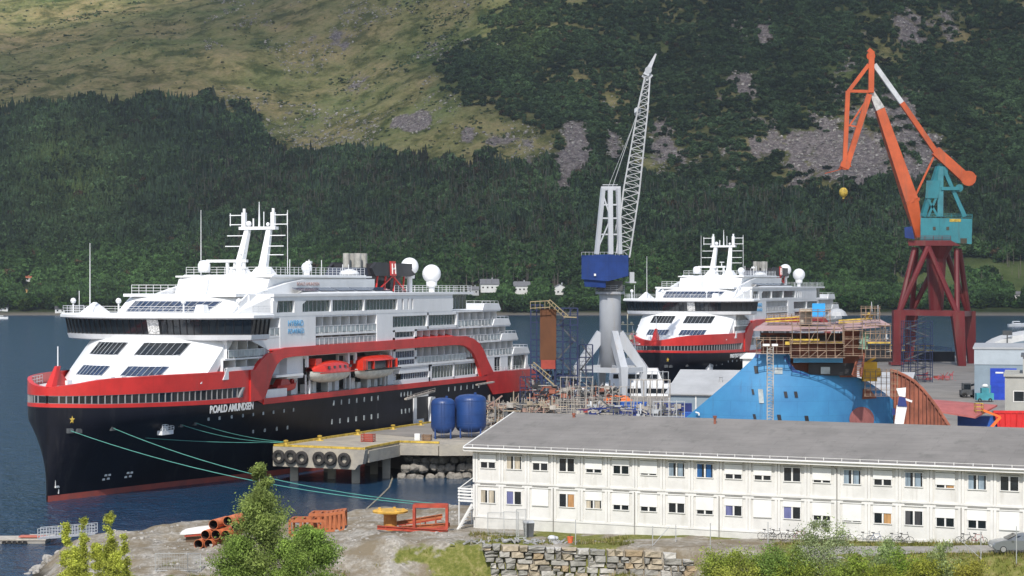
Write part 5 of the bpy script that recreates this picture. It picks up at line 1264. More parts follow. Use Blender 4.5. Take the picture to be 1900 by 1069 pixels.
mb = MB(); mb.bar(G(1198,140),G(1217,100),1.5,1.2,.35,.3); mb.bar(G(1195,136),G(1207,146),.5,1.6); mb.tube(G(1203,130,-.8),G(1203,130,.8),.7,n=12)
mb.build('jib_head', M_crane, g)
mb = MB()
for d in (-.9,.9): mb.tube(G(1136,348,d),G(1184,205,d),.07,n=4); mb.tube(G(1128,348,d),G(1172,240,d),.05,n=4)
mb.tube(G(1184,205),G(1198,140),.07,n=4); mb.tube(G(1183,212,-.5),G(1183,204,.5),.7,n=8); mb.build('luffing_cable', M_grey, g)
# ---------------------------------------------------------------- orange level-luffing crane on red portal
RY = 570.0
og2 = at(1735,676,RY); og2.z = 4.9
g = empty('portal_crane', tuple(og2), 0, 'huge orange level-luffing crane with teal house on a dark red portal at the right', 'crane')
def R_(x, y, dy=0): return at(x, y, RY+dy)-og2
M_pred = mat('portal_red', (.16,.015,.018), .5, .15, .12, streak=.5, stain=((.16,.05,.04), .5, .52, .8), seam=(6,3,'z',.1)); M_por = mat('jib_orange', (.60,.11,.03), .5, .15, .15, stain=((.34,.10,.05), .5, .53, .7)); M_teal = mat('house_teal', (.035,.23,.27), .5, .12, .25, stain=((.06,.14,.15), .6, .54, .7))
for (xb, xt, yk, dy, yb) in ((1663,1668,580,-9,674),(1785,1776,582,-9,682),(1686,1692,578,9,668),(1803,1797,582,9,676)):
    mb = MB(); mb.bar(R_(xt,yk-4,dy), R_(xb,yb,dy), 3.0,3.4,1.7,2.0); mb.bar(R_(xb,yb-2,dy), R_(xb,yb+3,dy),3.6,3.6)
    mb.build('leg', M_pred, g)
mb = MB(); K4 = [R_(1668,580,-9),R_(1776,582,-9),R_(1797,582,9),R_(1692,578,9)]
for a, b_ in zip(K4, K4[1:]+K4[:1]): mb.bar(a, b_, 2.4, 1.5)
mb.build('sill_beam', M_pred, g)
mb = MB()
tr = [R_(1697,460,-5),R_(1775,462,-5),R_(1780,462,5),R_(1700,460,5)]
ap = [R_(1722,458,-7),R_(1722,458,-7),R_(1752,458,7),R_(1752,458,7)]
for k in range(4): mb.tube(K4[k], tr[k], .75, n=8); mb.tube(K4[k], ap[k], .8, n=8)
mb.build('brace', M_pred, g)
mb = MB(); mb.lathe(tuple(R_(1737,676)), [(1.9,(676-582)*RY/F),(2.3,(676-540)*RY/F),(2.8,(676-480)*RY/F),(4.6,(676-458)*RY/F),(4.6,(676-454)*RY/F)], 12)
mb.build('king_post', M_pred, g)
mb = MB(); mb.hexa([R_(1686,456,-7),R_(1783,456,-7),R_(1783,456,7),R_(1686,456,7)],[R_(1684,446,-7),R_(1764,446,-7),R_(1764,446,7),R_(1684,446,7)]); mb.rail([R_(1684,446,-7),R_(1764,446,-7)],1.2,.07,2); mb.build('turntable', M_pred, g)
mb = MB(); mb.hexa([R_(1708,446,-6),R_(1803,453,-6),R_(1803,453,6),R_(1708,446,6)],[R_(1708,404,-6),R_(1804,406,-6),R_(1804,406,6),R_(1708,404,6)])
hs = mb.build('machine_house', M_teal, g)
mb = MB(); mb.bar(R_(1762,409,-6.05),R_(1783,409,-6.05),.1,.8); hh = mb.build('name_board', M_yellow, hs)
mb = MB(); mb.bar(R_(1731,424,-6.05),R_(1736,424,-6.05),.1,.9); mb.bar(R_(1756,424,-6.05),R_(1761,424,-6.05),.1,.9); mb.bar(R_(1782,447,-6.05),R_(1794,447,-6.05),.1,1.4); mb.build('louvre', M_glass, hs)
mb = MB(); mb.rail([R_(1708,404,-6),R_(1804,406,-6)],1.2,.07,2.5); mb.bar(R_(1744,446,-6.1),R_(1744,405,-6.1),.15,.1); mb.build('roof_rail', M_teal, hs)
mb = MB(); mb.hexa([R_(1679,441,-8),R_(1697,444,-8),R_(1697,444,-4),R_(1679,441,-4)],[R_(1678,422,-8),R_(1692,420,-8),R_(1692,420,-4),R_(1678,422,-4)]); cb = mb.build('operator_cab', M_blue, g)
mb = MB()
for dy in (-3,3):
    mb.bar(R_(1712,402,dy),R_(1741,310,dy*.5),1.3); mb.bar(R_(1790,402,dy),R_(1750,310,dy*.5),1.0); mb.bar(R_(1745,402,dy),R_(1746,310,dy*.5),1.5)
    mb.bar(R_(1722,402,dy),R_(1740,360,dy),.6); mb.bar(R_(1740,402,dy),R_(1722,370,dy),.6); mb.bar(R_(1746,350,dy),R_(1780,350,dy),.9)
mb.hexa([R_(1717,368,-3.4),R_(1741,368,-3.4),R_(1741,368,3),R_(1717,368,3)],[R_(1719,335,-3.4),R_(1744,335,-3.4),R_(1744,335,3),R_(1719,335,3)])
mb.bar(R_(1737,318,0),R_(1756,318,0),4,2.6); mb.bar(R_(1740,308,0),R_(1753,308,0),2.6,1.2); mb.tube(R_(1780,349,-3),R_(1780,349,3),1.1,n=10); mb.build('gantry_frame', M_teal, g)
mb = MB(); mb.bar(R_(1706,440,-1.5),R_(1689,372,-1.5),1.6,2.2,5.0,3.6); mb.bar(R_(1689,372,-1.5),R_(1632,203,-1.5),5.0,3.6,2.9,2.4)
mb.bar(R_(1676,372,-1.5),R_(1704,370,-1.5),3.8,.8); mb.tube(R_(1690,370,-4),R_(1690,370,1),1.0,n=10)
jb = mb.build('main_jib', M_por, g)
mb = MB(); mb.bar(R_(1632,203,-1.5),R_(1615,168,-1.5),2.95,2.5,1.3,1.4); mb.build('jib_tip', mat('jib_offwhite', (.55,.53,.50), .6, .2, 1), jb)
mb = MB()
for p_, q_, w_ in (((1617,98),(1616,172),1.5),((1612,120),(1574,170),1.0),((1573,169),(1615,170),.8),((1573,169),(1567,308),1.2),((1613,175),(1571,308),1.5),((1571,300),(1566,312),2.4),((1613,178),(1577,232),.45),((1568,232),(1590,235),.4),((1620,100),(1611,92),1.2)):
    for d in (-1.1,1.1): mb.bar(R_(*p_,d-1.5), R_(*q_,d-1.5), w_*.8, w_)
mb.tube(R_(1616,104,-3),R_(1616,104,0),1.2,n=12); mb.tube(R_(1569,306,-3.4),R_(1569,306,.4),1.4,n=12); mb.bar(R_(1557,313,-1.5),R_(1578,308,-1.5),2.4,.6)
mb.tube(R_(1566,313,-1.5),R_(1531,322,-6),.12,n=5)
mb.build('fly_jib', M_por, g)
mb = MB(); mb.bar(R_(1622,120,-1.5),R_(1673,191,-1.5),1.2,1.3); mb.build('tie_rod_white', mat('tie_white', (.66,.67,.68), .5, .1), g)
mb = MB(); mb.bar(R_(1673,191,-1.5),R_(1737,283,-1.5),1.3,1.4); mb.bar(R_(1735,280,-1.5),R_(1790,330,-1.5),2.2,2.6,2.4,2.8); mb.bar(R_(1784,326,-1.5),R_(1806,336,-1.5),3.2,3.0)
mb.tube(R_(1797,331,-3.4),R_(1797,331,.4),2.1,n=16); mb.build('counter_arm', M_por, g)
mb = MB()
for d in (-2.2,-.8): mb.bar(R_(1732,292,d),R_(1700,360,d),.5)
for k in range(7): mb.bar(R_(1732-4.6*k,292+9.7*k,-2.2),R_(1732-4.6*(k+.6),292+9.7*(k+.6),-.8),.25)
mb.build('luffing_rack', M_por, g)
mb = MB(); mb.tube(R_(1566,312,-1.5),R_(1565,350,-1.5),.09,n=4); mb.build('hoist_rope', M_dgrey, g)
mb = MB(); mb.sm = True; mb.sphere(tuple(R_(1565,357,-1.5)),1.25,14,1.1); mb.sm = False; mb.bar(R_(1565,365,-1.5),R_(1565,369,-1.5),.5,.3); mb.build('hook_block', M_yellow, g)
# ---------------------------------------------------------------- halls, office, sheds
def hall(name, base, wl, dl, h, rz, wallm, label, cat, roofm, roof='flat', rise=2.0, eave=.5):
    t = empty(name, base, rz, label, cat)
    MB().box(0,wl,0,dl,0,h).build('wall', wallm, t)
    r = MB()
    if roof == 'flat': r.box(-.3,wl+.3,-.3,dl+.3,h,h+.35)
    elif roof == 'gable': # ridge parallel to x
        r.prism([(-eave,h-.1),(dl/2,h+rise),(dl+eave,h-.1),(dl+eave,h+.1),(dl/2,h+rise+.25),(-eave,h+.1)], -eave, wl+eave, 'x'); MB().prism([(0,h-.02),(dl,h-.02),(dl/2,h+rise-.05)], .03, wl-.03, 'x').build('gable', wallm, t)
    elif roof == 'arch':
        pts = [(dl/2-dl/2*math.cos(a), h+rise*math.sin(a)) for a in np.linspace(0,math.pi,13)]; r.prism(pts, -.3, wl+.3, 'x')
    ro = r.build('roof', roofm, t); return t, ro
M_bgrey = mat('cladding_bluegrey', (.22,.28,.33), .6, .08, .3); M_lgrey = mat('roof_lightgrey', (.40,.41,.42), .6, .08, .2)
t, ro = hall('storage_hall', tuple(onz(1240,772,4.9)), 40, 26, 3.8, -.28, M_bgrey, 'low blue-grey storage hall with pale shallow roof behind the blue hull', 'hall', M_lgrey, 'gable', 3.4)
mb = MB(); 
for x in (0.2,4.8,9.4,14,18.6): mb.box(x-.1,x+.1,-.08,-.005,0,3.7)
mb.box(0,40,-.1,-.005,3.5,3.75); mb.build('white_pillar', M_trim, t)
mb = MB()
for x in (8,15): mb.lathe((x,6,3.8+.0), [(.3,1.2),(.3,2.6),(.4,2.7)],8)
mb.build('roof_vent', M_lgrey, ro)
t, ro = hall('tent_hall', tuple(onz(1378,740,4.9)), 7, 12, 8.0, -.3, M_whitematt, 'white walled hall peeking out between grey roof and blue hull', 'hall', M_whitematt, 'gable', .6)
# right-hand halls
p0 = onz(1808,742,4.9)
t, ro = hall('workshop_hall', tuple(p0), 60, 30, 9.9, -.235, M_bgrey, 'tall blue-grey workshop hall with bright blue roller doors at the right edge', 'hall', M_lgrey)
mb = MB(); mb.box(-.05,60,-.12,-.005,6.9,9.95); mb.build('upper_cladding', mat('cladding_pale', (.38,.43,.47), .6, .06, .3), t)
M_door = mat('roller_door_blue', (.01,.05,.42), .5, .12, .6)
for x0, x1 in ((3.0,8.0),(12,20)):
    mb = MB(); mb.box(x0,x1,-.14,-.01,0,6.2)
    for k in range(6): mb.box(x0,x1,-.17,-.135,1.0*k+.5,1.0*k+.58)
    dd_ = mb.build('roller_door', M_door, t); MB().box(x0+1,x0+2.5,-.2,-.175,5.2,5.5).build('door_mark', M_whitematt, dd_)
t = empty('arched_hall', (120.5, 522, 4.9), -.2, 'white barrel-roofed hall rising behind the blue-grey workshop', 'hall'); MB().box(0,40,.5,30,0,5.2).build('wall', M_grey, t); ar = [(20-20*math.cos(a_), 5.0+5.6*math.sin(a_)) for a_ in np.linspace(0,math.pi,19)]; MB().prism(ar, 0, 31, 'y').build('roof', M_whitematt, t); MB().prism([(20+(x_-20)*.86, 5.0+(z_-5)*.7) for x_, z_ in ar], -.06, -.01, 'y').build('end_wall', M_bgrey, t)
mb = MB(); mb.box(5.4,5.7,-.8,-.5,0,9.5); mb.box(4.4,6.8,-.9,-.45,9.5,10.7); mb.build('vent_mast', M_dgrey, t)
# grey office block
p0 = onz(1866,806,4.9); M_ogrey = mat('office_render', (.36,.36,.33), .8, .08, .3)
t, ro = hall('office_block', tuple(p0), 22, 16, 8.7, -.25, M_ogrey, 'grey rendered two-storey office block with set-back top floor at the right edge', 'building', M_ogrey)
MB().box(2.5,22,2,14,8.9,11.6).build('top_storey', M_ogrey, t); MB().box(2.2,22,1.7,14.3,11.6,11.85).build('top_roof', M_dgrey, t)
for zz_ in (1.0,4.9):
    for x in (1.1,4.6,8.1,11.6): f_ = MB().box(x,x+1.7,-.03,.0+.02,zz_,zz_+1.7).build('window', M_trim, t); MB().box(x+.12,x+1.58,-.05,-.031,zz_+.12,zz_+1.58).build('pane', M_glass, f_)
mb = MB()
for x in (0,3.5,7,10.5,14): mb.box(x-.12,x+.12,-.06,.0,0,8.7)
mb.build('pilaster', M_ogrey, t)
# red-roofed shed on blue containers
p0 = onz(1752,817,4.9); t = empty('canopy_shed', tuple(p0), -.15, 'open shed with faded red sheet roof laid over blue containers', 'shed')
mb = MB(); mb.hexa([(-7,-1,5.0),(4.2,-3.2,3.4),(8,6,4.6),(-6,8,5.6)],[(-7,-1,5.25),(4.2,-3.2,3.65),(8,6,4.85),(-6,8,5.85)]); mb.build('roof', mat('sheet_roof_red', (.38,.11,.10), .7, .12, .5), t)
mb = MB(); mb.box(-5,0,-.5,5,0,3.4); mb.build('wall', mat('shed_grey', (.33,.32,.30), .8, .1), t)
def container(loc, rz, label, m, L=6.06, H=2.6, W=2.44, group='shipping containers'):
    t = empty('shipping_container', loc, rz, label, 'container', group)
    mb = MB(); mb.box(0.05,L-.05,.05,W-.05,.1,H-.05); n = int(L/.28)
    for k in range(n): mb.box(.12+k*.28,.26+k*.28,-.0,.06,.15,H-.15)
    for k in range(8): mb.box(-.0,.06,.15+k*.28,.29+k*.28,.15,H-.15); mb.box(L-.06,L,.15+k*.28,.29+k*.28,.15,H-.15)
    mb.build('body', m, t)
    mb = MB()
    for x in (0,L-.15):
        for y in (-.02,W-.13): mb.box(x,x+.15,y,y+.15,0,H)
    for z in (0,H-.12): mb.box(.15,L-.15,-.02,.1,z,z+.12); mb.box(.15,L-.15,W-.1,W+.02,z,z+.12)
    mb.build('corner_frame', m, t); return t
M_cont = mat('container_blue', (.02,.10,.42), .5, .12, .5); M_contd = mat('container_navy', (.015,.03,.16), .5, .15, .5); M_contr = mat('container_red', (.34,.05,.03), .6, .15, .5)
container(tuple(onz(1777,813,4.9)), -.2, 'bright blue container under the red shed roof', M_cont, 7.2, 3.2)
container(tuple(onz(1684,812,4.9)+Vector((0,0,1.9))), -.15, 'dark blue container block standing against the rusty bulwark', M_contd, 2.6, 2.9)
k = 0
for (x, y, m_, lab) in ((1108,792,M_contd,'dark blue container behind the barracks roof, leftmost of the row'),(1168,795,M_contd,'dark blue container beneath the orange tarpaulin boat'),(1252,797,M_cont,'blue container at the foot of the blue hull'),(1132,775,M_cont,'bright blue container behind the dark blue row'),(1216,778,M_contd,'dark blue container left of the grey storage hall'),(1250,765,M_cont,'half hidden blue container against the storage hall wall'),(1075,790,M_contr,'rust red container among the scaffolding frames')):
    container(tuple(onz(x,y,4.9)), -.2+.1*(k%3), lab, m_); k += 1
# ---------------------------------------------------------------- blue hull section under construction
HY = 262.0
oh = at(1480,790,HY); oh.z = 4.9
t = empty('hull_section', tuple(oh), 0, 'bright blue ship hull section with unfinished rusty bridge wrapped in scaffolding', 'ship section')
def H_(x, y, dy=0): return at(x, y, HY+dy)-oh
M_hb = mat('hull_bright_blue', (.05,.235,.45), .55, .1, .18, col2=(.04,.18,.38), seam=(4.2,1.9,'z',.09), stain=((.05,.13,.24), .8, .56, .7), bump=.1, bscale=.6); M_hb2 = mat('hull_deep_blue', (.012,.06,.22), .5, .1)
L_ = [(830,1206),(815,1224),(800,1243),(785,1261),(765,1284),(745,1308),(725,1331),(705,1355),(690,1371),(675,1387),(665,1398),(657,1402)]
R0 = [(830,1705),(815,1700),(800,1693),(785,1684),(765,1671),(745,1656),(725,1631),(705,1597),(697,1570),(696,1500),(688,1480),(662,1458)]
# (row y, left x), right boundary from the curved sheer of the bow
def hdy(x, y): return 11*(abs(x-1450)/230)**2 + max(0, (735-y))*.012 + (max(0, x-1520)/180)**2*3
rows = []; side = []
R0 = [(830,1705),(815,1700),(800,1693),(785,1684),(765,1671),(745,1656),(730,1638),(715,1616),(705,1600),(700,1585),(697.5,1568),(696.5,1535),(695.5,1502),(693,1494),(689,1486),(687.5,1478),(685,1464),(675,1462),(668,1462),(661,1461),(657,1458)]
LY = [q[0] for q in L_][::-1]; LX = [q[1] for q in L_][::-1]
for (y, xr) in R0:
    xl = float(np.interp(y, LY, LX)); r = []
    for k in range(25):
        u = k/24; x = xl+(xr-xl)*u
        dy = hdy(x, y)
        r.append(H_(x, y, dy))
    rows.append(r)
mb = MB(); mb.sm = True; mb.grid(rows)
bsh = [[p_+Vector((.4,.5,0)) for p_ in r] for r in rows]; mb.grid(bsh)
for a, b_ in ((rows[-1],bsh[-1]),([r[0] for r in rows],[r[0] for r in bsh]),([r[-1] for r in rows],[r[-1] for r in bsh])): mb.grid([a,b_])
mb.build('shell_plating', M_hb, t, fixn=False)
def hull_d(x, y):
    yl = [q[0] for q in L_][::-1]; xl = float(np.interp(y, LY, LX)); xr = float(np.interp(y, [q[0] for q in R0][::-1], [q[1] for q in R0][::-1])); u = (x-xl)/(xr-xl)
    dy = hdy(x, y)
    return dy
def patch(mb, poly, off=.06, th=.1):
    mb.hexa([H_(x, y, hull_d(x,y)-off) for x, y in poly], [H_(x, y, hull_d(x,y)+th) for x, y in poly])
mb = MB(); patch(mb, [(1402,657),(1461,661),(1462,668),(1400,664)], .08); patch(mb, [(1458,668),(1462,668),(1478,688),(1500,695),(1500,698),(1470,690)], .07); mb.build('sheer_band', M_hb2, t)
for (x, y, w_, h_, lab) in ((1403,686,7,14,0),(1397,727,4,10,0),(1412,735,9,26,0),(1458,732,6,11,0),(1477,732,6,11,0),(1400,773,5,9,0),(1446,775,7,11,0),(1497,777,7,11,0),(1315,780,4,8,0)):
    mb = MB(); patch(mb, [(x-w_/2-1,y-h_/2),(x+w_/2-1,y-h_/2),(x+w_/2+1,y+h_/2),(x-w_/2+1,y+h_/2)], .09); mb.build('hull_opening', M_black if w_ < 9 else M_railglass, t)
mb = MB(); patch(mb, [(1437,682),(1452,682),(1452,694),(1437,694)], .09); mb.build('hull_opening', M_railglass, t)
mb = MB(); patch(mb, [(1601,722),(1614,722),(1627,739),(1600,741)], .09); mb.build('primer_window', M_rust, t)
mb = MB(); cx_, cy_, rr_ = 1599, 778, 23
an_ = np.linspace(0,6.283,25)
for a0_, a1_ in zip(an_, an_[1:]):
    for r0_, r1_ in ((0.01,.5),(.5,1)): patch(mb, [(cx_+rr_*q_*math.cos(a_), cy_+rr_*q_*math.sin(a_)) for q_, a_ in ((r0_,a0_),(r1_,a0_),(r1_,a1_),(r0_,a1_))], .14)
if 1: pass; mb.build('primer_disc', mat('primer_pink', (.34,.12,.11), .8, .12, .8), t)
mb = MB()
def Hf(x, y, off=-.5): return H_(x, y, hull_d(min(max(x,1290),1680), max(y,658))+off)
mb.path([Hf(1291,765),Hf(1297,767),Hf(1297,771)],.1); mb.build('bracket', M_whitematt, t)
# superstructure, in primer
rb = MB()
def blk(mb, x0, x1, y0, y1, d0, d1): mb.hexa([H_(x0,y1,d0),H_(x1,y1,d0),H_(x1,y1,d1),H_(x0,y1,d1)],[H_(x0,y0,d0),H_(x1,y0,d0),H_(x1,y0,d1),H_(x0,y0,d1)])
blk(rb,1466,1590,642,700,3,12); blk(rb,1412,1602,618,656,4,13); blk(rb,1565,1604,612,660,2,10); rb.build('deckhouse', M_rust, t)
mb = MB(); blk(mb,1472,1564,664,673,.6,3.2); mb.build('blue_coaming', mat('coaming_blue', (.06,.28,.50), .5, .1), t)
mb = MB(); blk(mb,1500,1585,674,697,1.8,2.9); mb.build('dark_recess', M_black, t)
mb = MB(); blk(mb,1523,1540,681,694,1.5,1.75); mb.build('window', M_railglass, t)
pk = mat('roof_primer_pink', (.40,.27,.27), .8, .08, .4)
mb = MB(); mb.hexa([H_(1398,614,-1),H_(1566,615,-2),H_(1566,602,7),H_(1418,601,7)],[H_(1398,611,-1),H_(1566,612,-2),H_(1566,599,7),H_(1418,598,7)]); mb.hexa([H_(1563,613,-2),H_(1653,606,0),H_(1634,596,8),H_(1550,600,8)],[H_(1563,610,-2),H_(1653,603,0),H_(1634,593,8),H_(1550,597,8)])
mb.build('bridge_roof', pk, t)
mb = MB()
for k in range(11):
    x = 1410+k*18.5; blk(mb,x,x+12,622,633,2.5,3.2)
mb.build('bridge_window_opening', M_black, t)
mb = MB()
for k in range(9): x = 1597+k*6; mb.bar(H_(x,614,.5),H_(x-2,636,.5),.22)
mb.bar(H_(1597,616,.5),H_(1648,612,.5),.2); mb.bar(H_(1597,632,.5),H_(1648,628,.5),.2); mb.build('wing_frame', M_grey, t)
mb = MB(); mb.hexa([H_(1592,648,0),H_(1610,648,0),H_(1610,648,3),H_(1592,648,3)],[H_(1602,616,0),H_(1612,616,0),H_(1612,616,3),H_(1602,616,3)]); mb.build('green_panel', mat('primer_green', (.20,.33,.25), .7, .1), t)
mb = MB(); blk(mb,1468,1520,629,632,-1.6,-.9); blk(mb,1610,1652,635,637.5,-1.2,-.5); blk(mb,1457,1465,634,640,-1.8,-1.2); mb.bar(H_(1466,637,-1.4),H_(1565,636,-1.4),.5,.2); mb.bar(H_(1556,595,2),H_(1618,591,2),.2); mb.bar(H_(1556,599,2),H_(1600,597,2),.2); mb.bar(H_(1420,592,3),H_(1483,588,3),.16); mb.bar(H_(1420,597,3),H_(1483,594,3),.16)
mb.bar(H_(1606,594,2),H_(1613,580,2),.3); mb.bar(H_(1600,584,2),H_(1620,586,2),.2)
mb.build_each('yellow_beam', M_yellow, t)
mb = MB(); blk(mb,1484,1506,573,603,2,5); mb.build('exhaust_casing', mat('casing_buff', (.42,.38,.32), .7, .15, 1), t)
mb = MB(); blk(mb,1507,1531,563,588,1,3); mb.build('blue_cabinet', mat('cabinet_blue', (.03,.33,.72), .5, .08), t)
mb = MB(); mb.sphere(tuple(H_(1553,590,4)),1.4,14,.9,0); mb.build('grey_dome', M_grey, t)
mb = MB(); mb.tube(H_(1619,594,3),H_(1617,560,3),.12,.05); mb.tube(H_(1629,594,3),H_(1629,566,3),.08); mb.build('aerial', M_grey, t)
# inclined stair in primer
mb = MB()
mb.bar(H_(1582,697,-.8),H_(1594,656,.2),.14,.35); mb.bar(H_(1598,699,-.8),H_(1604,656,.2),.14,.35)
for k in range(14): u = k/13; mb.bar(H_(1582+12*u,697-41*u,-.8+u),H_(1598+6*u,699-43*u,-.8+u),.5,.06)
mb.build('stairway', M_rust, t)
# scaffolding on the section (one structure)
sca = empty('scaffolding', tuple(oh), 0, 'steel tube scaffolding with plank lifts wrapped round the unfinished bridge of the blue section', 'scaffolding')
mb = MB(); pl = MB()
def scaf(x0, x1, y0, y1, d, nx, nz, r=.055, diag=.3):
    for dd_ in (d, d+1.0):
        for i in range(nx+1):
            x = x0+(x1-x0)*i/nx; mb.tube(H_(x,y1,dd_),H_(x,y0-random.uniform(0,5),dd_),r,n=4,caps=False)
        for j in range(nz+1):
            y = y1+(y0-y1)*j/nz; mb.tube(H_(x0-2,y,dd_),H_(x1+2,y,dd_),r*.9,n=4,caps=False); mb.tube(H_(x0-2,y-3.6,dd_),H_(x1+2,y-3.6,dd_),r*.6,n=4,caps=False)
    for i in range(nx):
        if random.random() < diag:
            a, b_ = x0+(x1-x0)*i/nx, x0+(x1-x0)*(i+1)/nx; j = random.randrange(nz); ya = y1+(y0-y1)*j/nz; yb_ = y1+(y0-y1)*(j+1)/nz; mb.tube(H_(a,ya,d),H_(b_,yb_,d),r*.8,n=4,caps=False)
    for j in range(1, nz+1):
        if random.random() < .8: y = y1+(y0-y1)*j/nz; a = x0+(x1-x0)*random.uniform(0,.3); b_ = x1-(x1-x0)*random.uniform(0,.3); pl.hexa([H_(a,y,d),H_(b_,y,d),H_(b_,y,d+1),H_(a,y,d+1)],[H_(a,y-.7,d),H_(b_,y-.7,d),H_(b_,y-.7,d+1),H_(a,y-.7,d+1)])
scaf(1404,1466,630,656,-1.6,5,2); scaf(1468,1566,637,664,-1.8,6,2); scaf(1470,1564,606,637,-2.2,6,1); scaf(1566,1600,598,660,-2,2,4); scaf(1606,1652,604,664,-.6,5,4); scaf(1484,1540,578,602,1,5,2,.05); scaf(1598,1632,572,596,1.5,4,2,.05); scaf(1605,1665,690,735,4,6,4,.05); scaf(1425,1480,586,606,4,5,1,.05)
mb.build('tube_frame', mat('scaffold_rusty', (.30,.21,.15), .6, .3, 1), sca); pl.build('plank_lift', mat('plank_wood', (.40,.30,.17), .8, .2, 1), sca)
# ladder mast in front of the hull
t = empty('lattice_ladder', tuple(onz(1429,873,4.9)), 0, 'slim grey lattice ladder mast standing in front of the blue hull', 'ladder')
oo = Vector(t.location); h_ = (oo-at(1430,642,oo.y)).z*-1
mb = MB()
for x in (-.36,.36):
    for y in (-.2,.2): mb.bar((x,y,0),(x,y,h_),.09)
z = 0
while z < h_-.3: mb.bar((-.36,-.2,z),(.36,-.2,z),.07); mb.bar((-.36,-.2,z),(.36,-.2,z+.35),.05); z += .42
mb.build('mast', M_scaf, t); mb = MB(); mb.box(-.9,-.1,-.3,.3,h_,h_+.25); mb.box(.2,.9,-.3,.3,h_,h_+.25); mb.build('lamp_head', M_whitematt, t)
# rusty curved bulwark on the far side
t = empty('bulwark_plate', tuple(oh), 0, 'curved rusty steel bulwark with vertical stiffeners right of the blue hull', 'ship section')
cur_ = [(1652,688),(1664,692),(1680,699),(1696,709),(1712,724),(1726,741),(1740,760),(1752,778),(1764,797),(1772,815)]
mb = MB(); base = [(x-4-26*(k/9), 830) for k, (x, y) in enumerate(cur_)]
tp = [H_(x,y,11-.35*k) for k, (x,y) in enumerate(cur_)]; bt = [H_(x,840,11-.35*k) for k, (x,y) in enumerate(cur_)]
mb.grid([tp, bt]); mb.grid([[p_+Vector((0,.25,0)) for p_ in tp],[p_+Vector((0,.25,0)) for p_ in bt]]); mb.build('plate', M_rust, t, fixn=False)
mb = MB()
for k in range(len(cur_)-1):
    a, b_ = tp[k].lerp(tp[k+1],.5), bt[k].lerp(bt[k+1],.5); mb.bar(a-Vector((0,.3,0)), b_-Vector((0,.3,0)),.12,.5)
    mb.bar(tp[k]-Vector((0,.2,0)), bt[k]-Vector((0,.2,0)),.1,.3)
mb.build('stiffener', mat('stiffener_rust', (.22,.075,.05), .8, .2), t)
mb = MB(); mb.path([p_+Vector((0,-.1,.1)) for p_ in tp], .22, 6); mb.build('cap_rail', M_rust, t)
# white wrapped crane on the deck
t = empty('wrapped_deck_crane', tuple(at(1667,800,HY-6)), 0, 'deck crane wrapped in white sheeting at the right end of the blue hull', 'wrapped crane')
def W_(x, y, d=0): return at(x, y, HY-6+d)-Vector(t.location)
mb = MB(); mb.hexa([W_(1657,806,-.6),W_(1673,806,-.6),W_(1673,806,.8),W_(1657,806,.8)],[W_(1664,752,-.6),W_(1683,754,-.6),W_(1683,754,.8),W_(1664,752,.8)]); mb.hexa([W_(1668,735,-.5),W_(1680,737,-.5),W_(1680,737,.6),W_(1668,735,.6)],[W_(1663,721,-.5),W_(1681,719,-.5),W_(1681,719,.6),W_(1663,721,.6)]); mb.bar(W_(1678,740,0),W_(1692,745,0),.25)
bm = None; mb.build('sheeting', mat('white_sheeting', (.80,.80,.79), .5, .12, 2, bump=.5, bscale=3), t)
mb = MB(); mb.hexa([W_(1665,754,-.7),W_(1683,755,-.7),W_(1683,755,.9),W_(1665,754,.9)],[W_(1668,736,-.6),W_(1680,738,-.6),W_(1680,738,.7),W_(1668,736,.7)]); mb.hexa([W_(1655,770,-.5),W_(1661,770,-.5),W_(1661,770,.5),W_(1655,770,.5)],[W_(1656,758,-.5),W_(1661,758,-.5),W_(1661,758,.5),W_(1656,758,.5)]); mb.build('slewing_head', M_contd, t)
# yellow winch
t = empty('deck_winch', tuple(H_(1613,700,5)+oh), 0, 'yellow deck machinery glimpsed behind the blue hull top', 'winch')
mb = MB(); mb.box(-.9,.9,-.7,.7,-.5,2.0); mb.tube((-1.2,0,.6),(1.4,0,.6),.6,n=12); mb.bar((-.5,0,1.8),(.8,0,2.6),.3); mb.build('drum', mat('winch_yellow', (.75,.42,.02), .5, .1), t)
# ---------------------------------------------------------------- yard clutter
def frame_tower(x0, x1, y0, Y, nx, nz, m, label, name='frame_tower', dep=2.4, plate=None, stairs=True, r=.13):
    b = onz((x0+x1)/2, YH+(CAMZ-4.9)*F/Y, 4.9); W = (x1-x0)*Y/F; Ht = CAMZ-(y0-YH)*Y/F-4.9
    t = empty(name, tuple(b), 0, label, 'scaffold tower')
    mb = MB()
    for y in (0, dep):
        for i in range(nx+1): mb.bar((-W/2+W*i/nx,y,0),(-W/2+W*i/nx,y,Ht),r*1.6)
        for j in range(nz+1): mb.bar((-W/2,y,Ht*j/nz),(W/2,y,Ht*j/nz),r*1.4)
        for j in range(nz*3): mb.bar((-W/2,y,Ht*j/nz/3),(W/2,y,Ht*j/nz/3),r*.45)
    for j in range(nz+1):
        for i in range(nx+1): mb.bar((-W/2+W*i/nx,0,Ht*j/nz),(-W/2+W*i/nx,dep,Ht*j/nz),r)
    mb.build('frame', m, t)
    if stairs:
        mb = MB()
        for j in range(nz):
            z0 = Ht*j/nz; z1 = Ht*(j+1)/nz; s = 1 if j % 2 else -1
            for y in (.3,1.1): mb.bar((-s*W*.4,y,z0),(s*W*.3,y,z1),.1,.25)
            mb.rail([(-s*W*.4,.3,z0+.2),(s*W*.3,.3,z1+.2)],.9,.04,1.0,1)
        mb.build('stairs', M_dgrey, t)
    return t, W, Ht
M_fb = mat('frame_blue', (.012,.022,.075), .5, .15)
t, W_, Ht = frame_tower(985, 1007, 566, 368, 2, 6, M_fb, 'narrow blue scaffold tower at the left of the rusty upright plate', stairs=False)
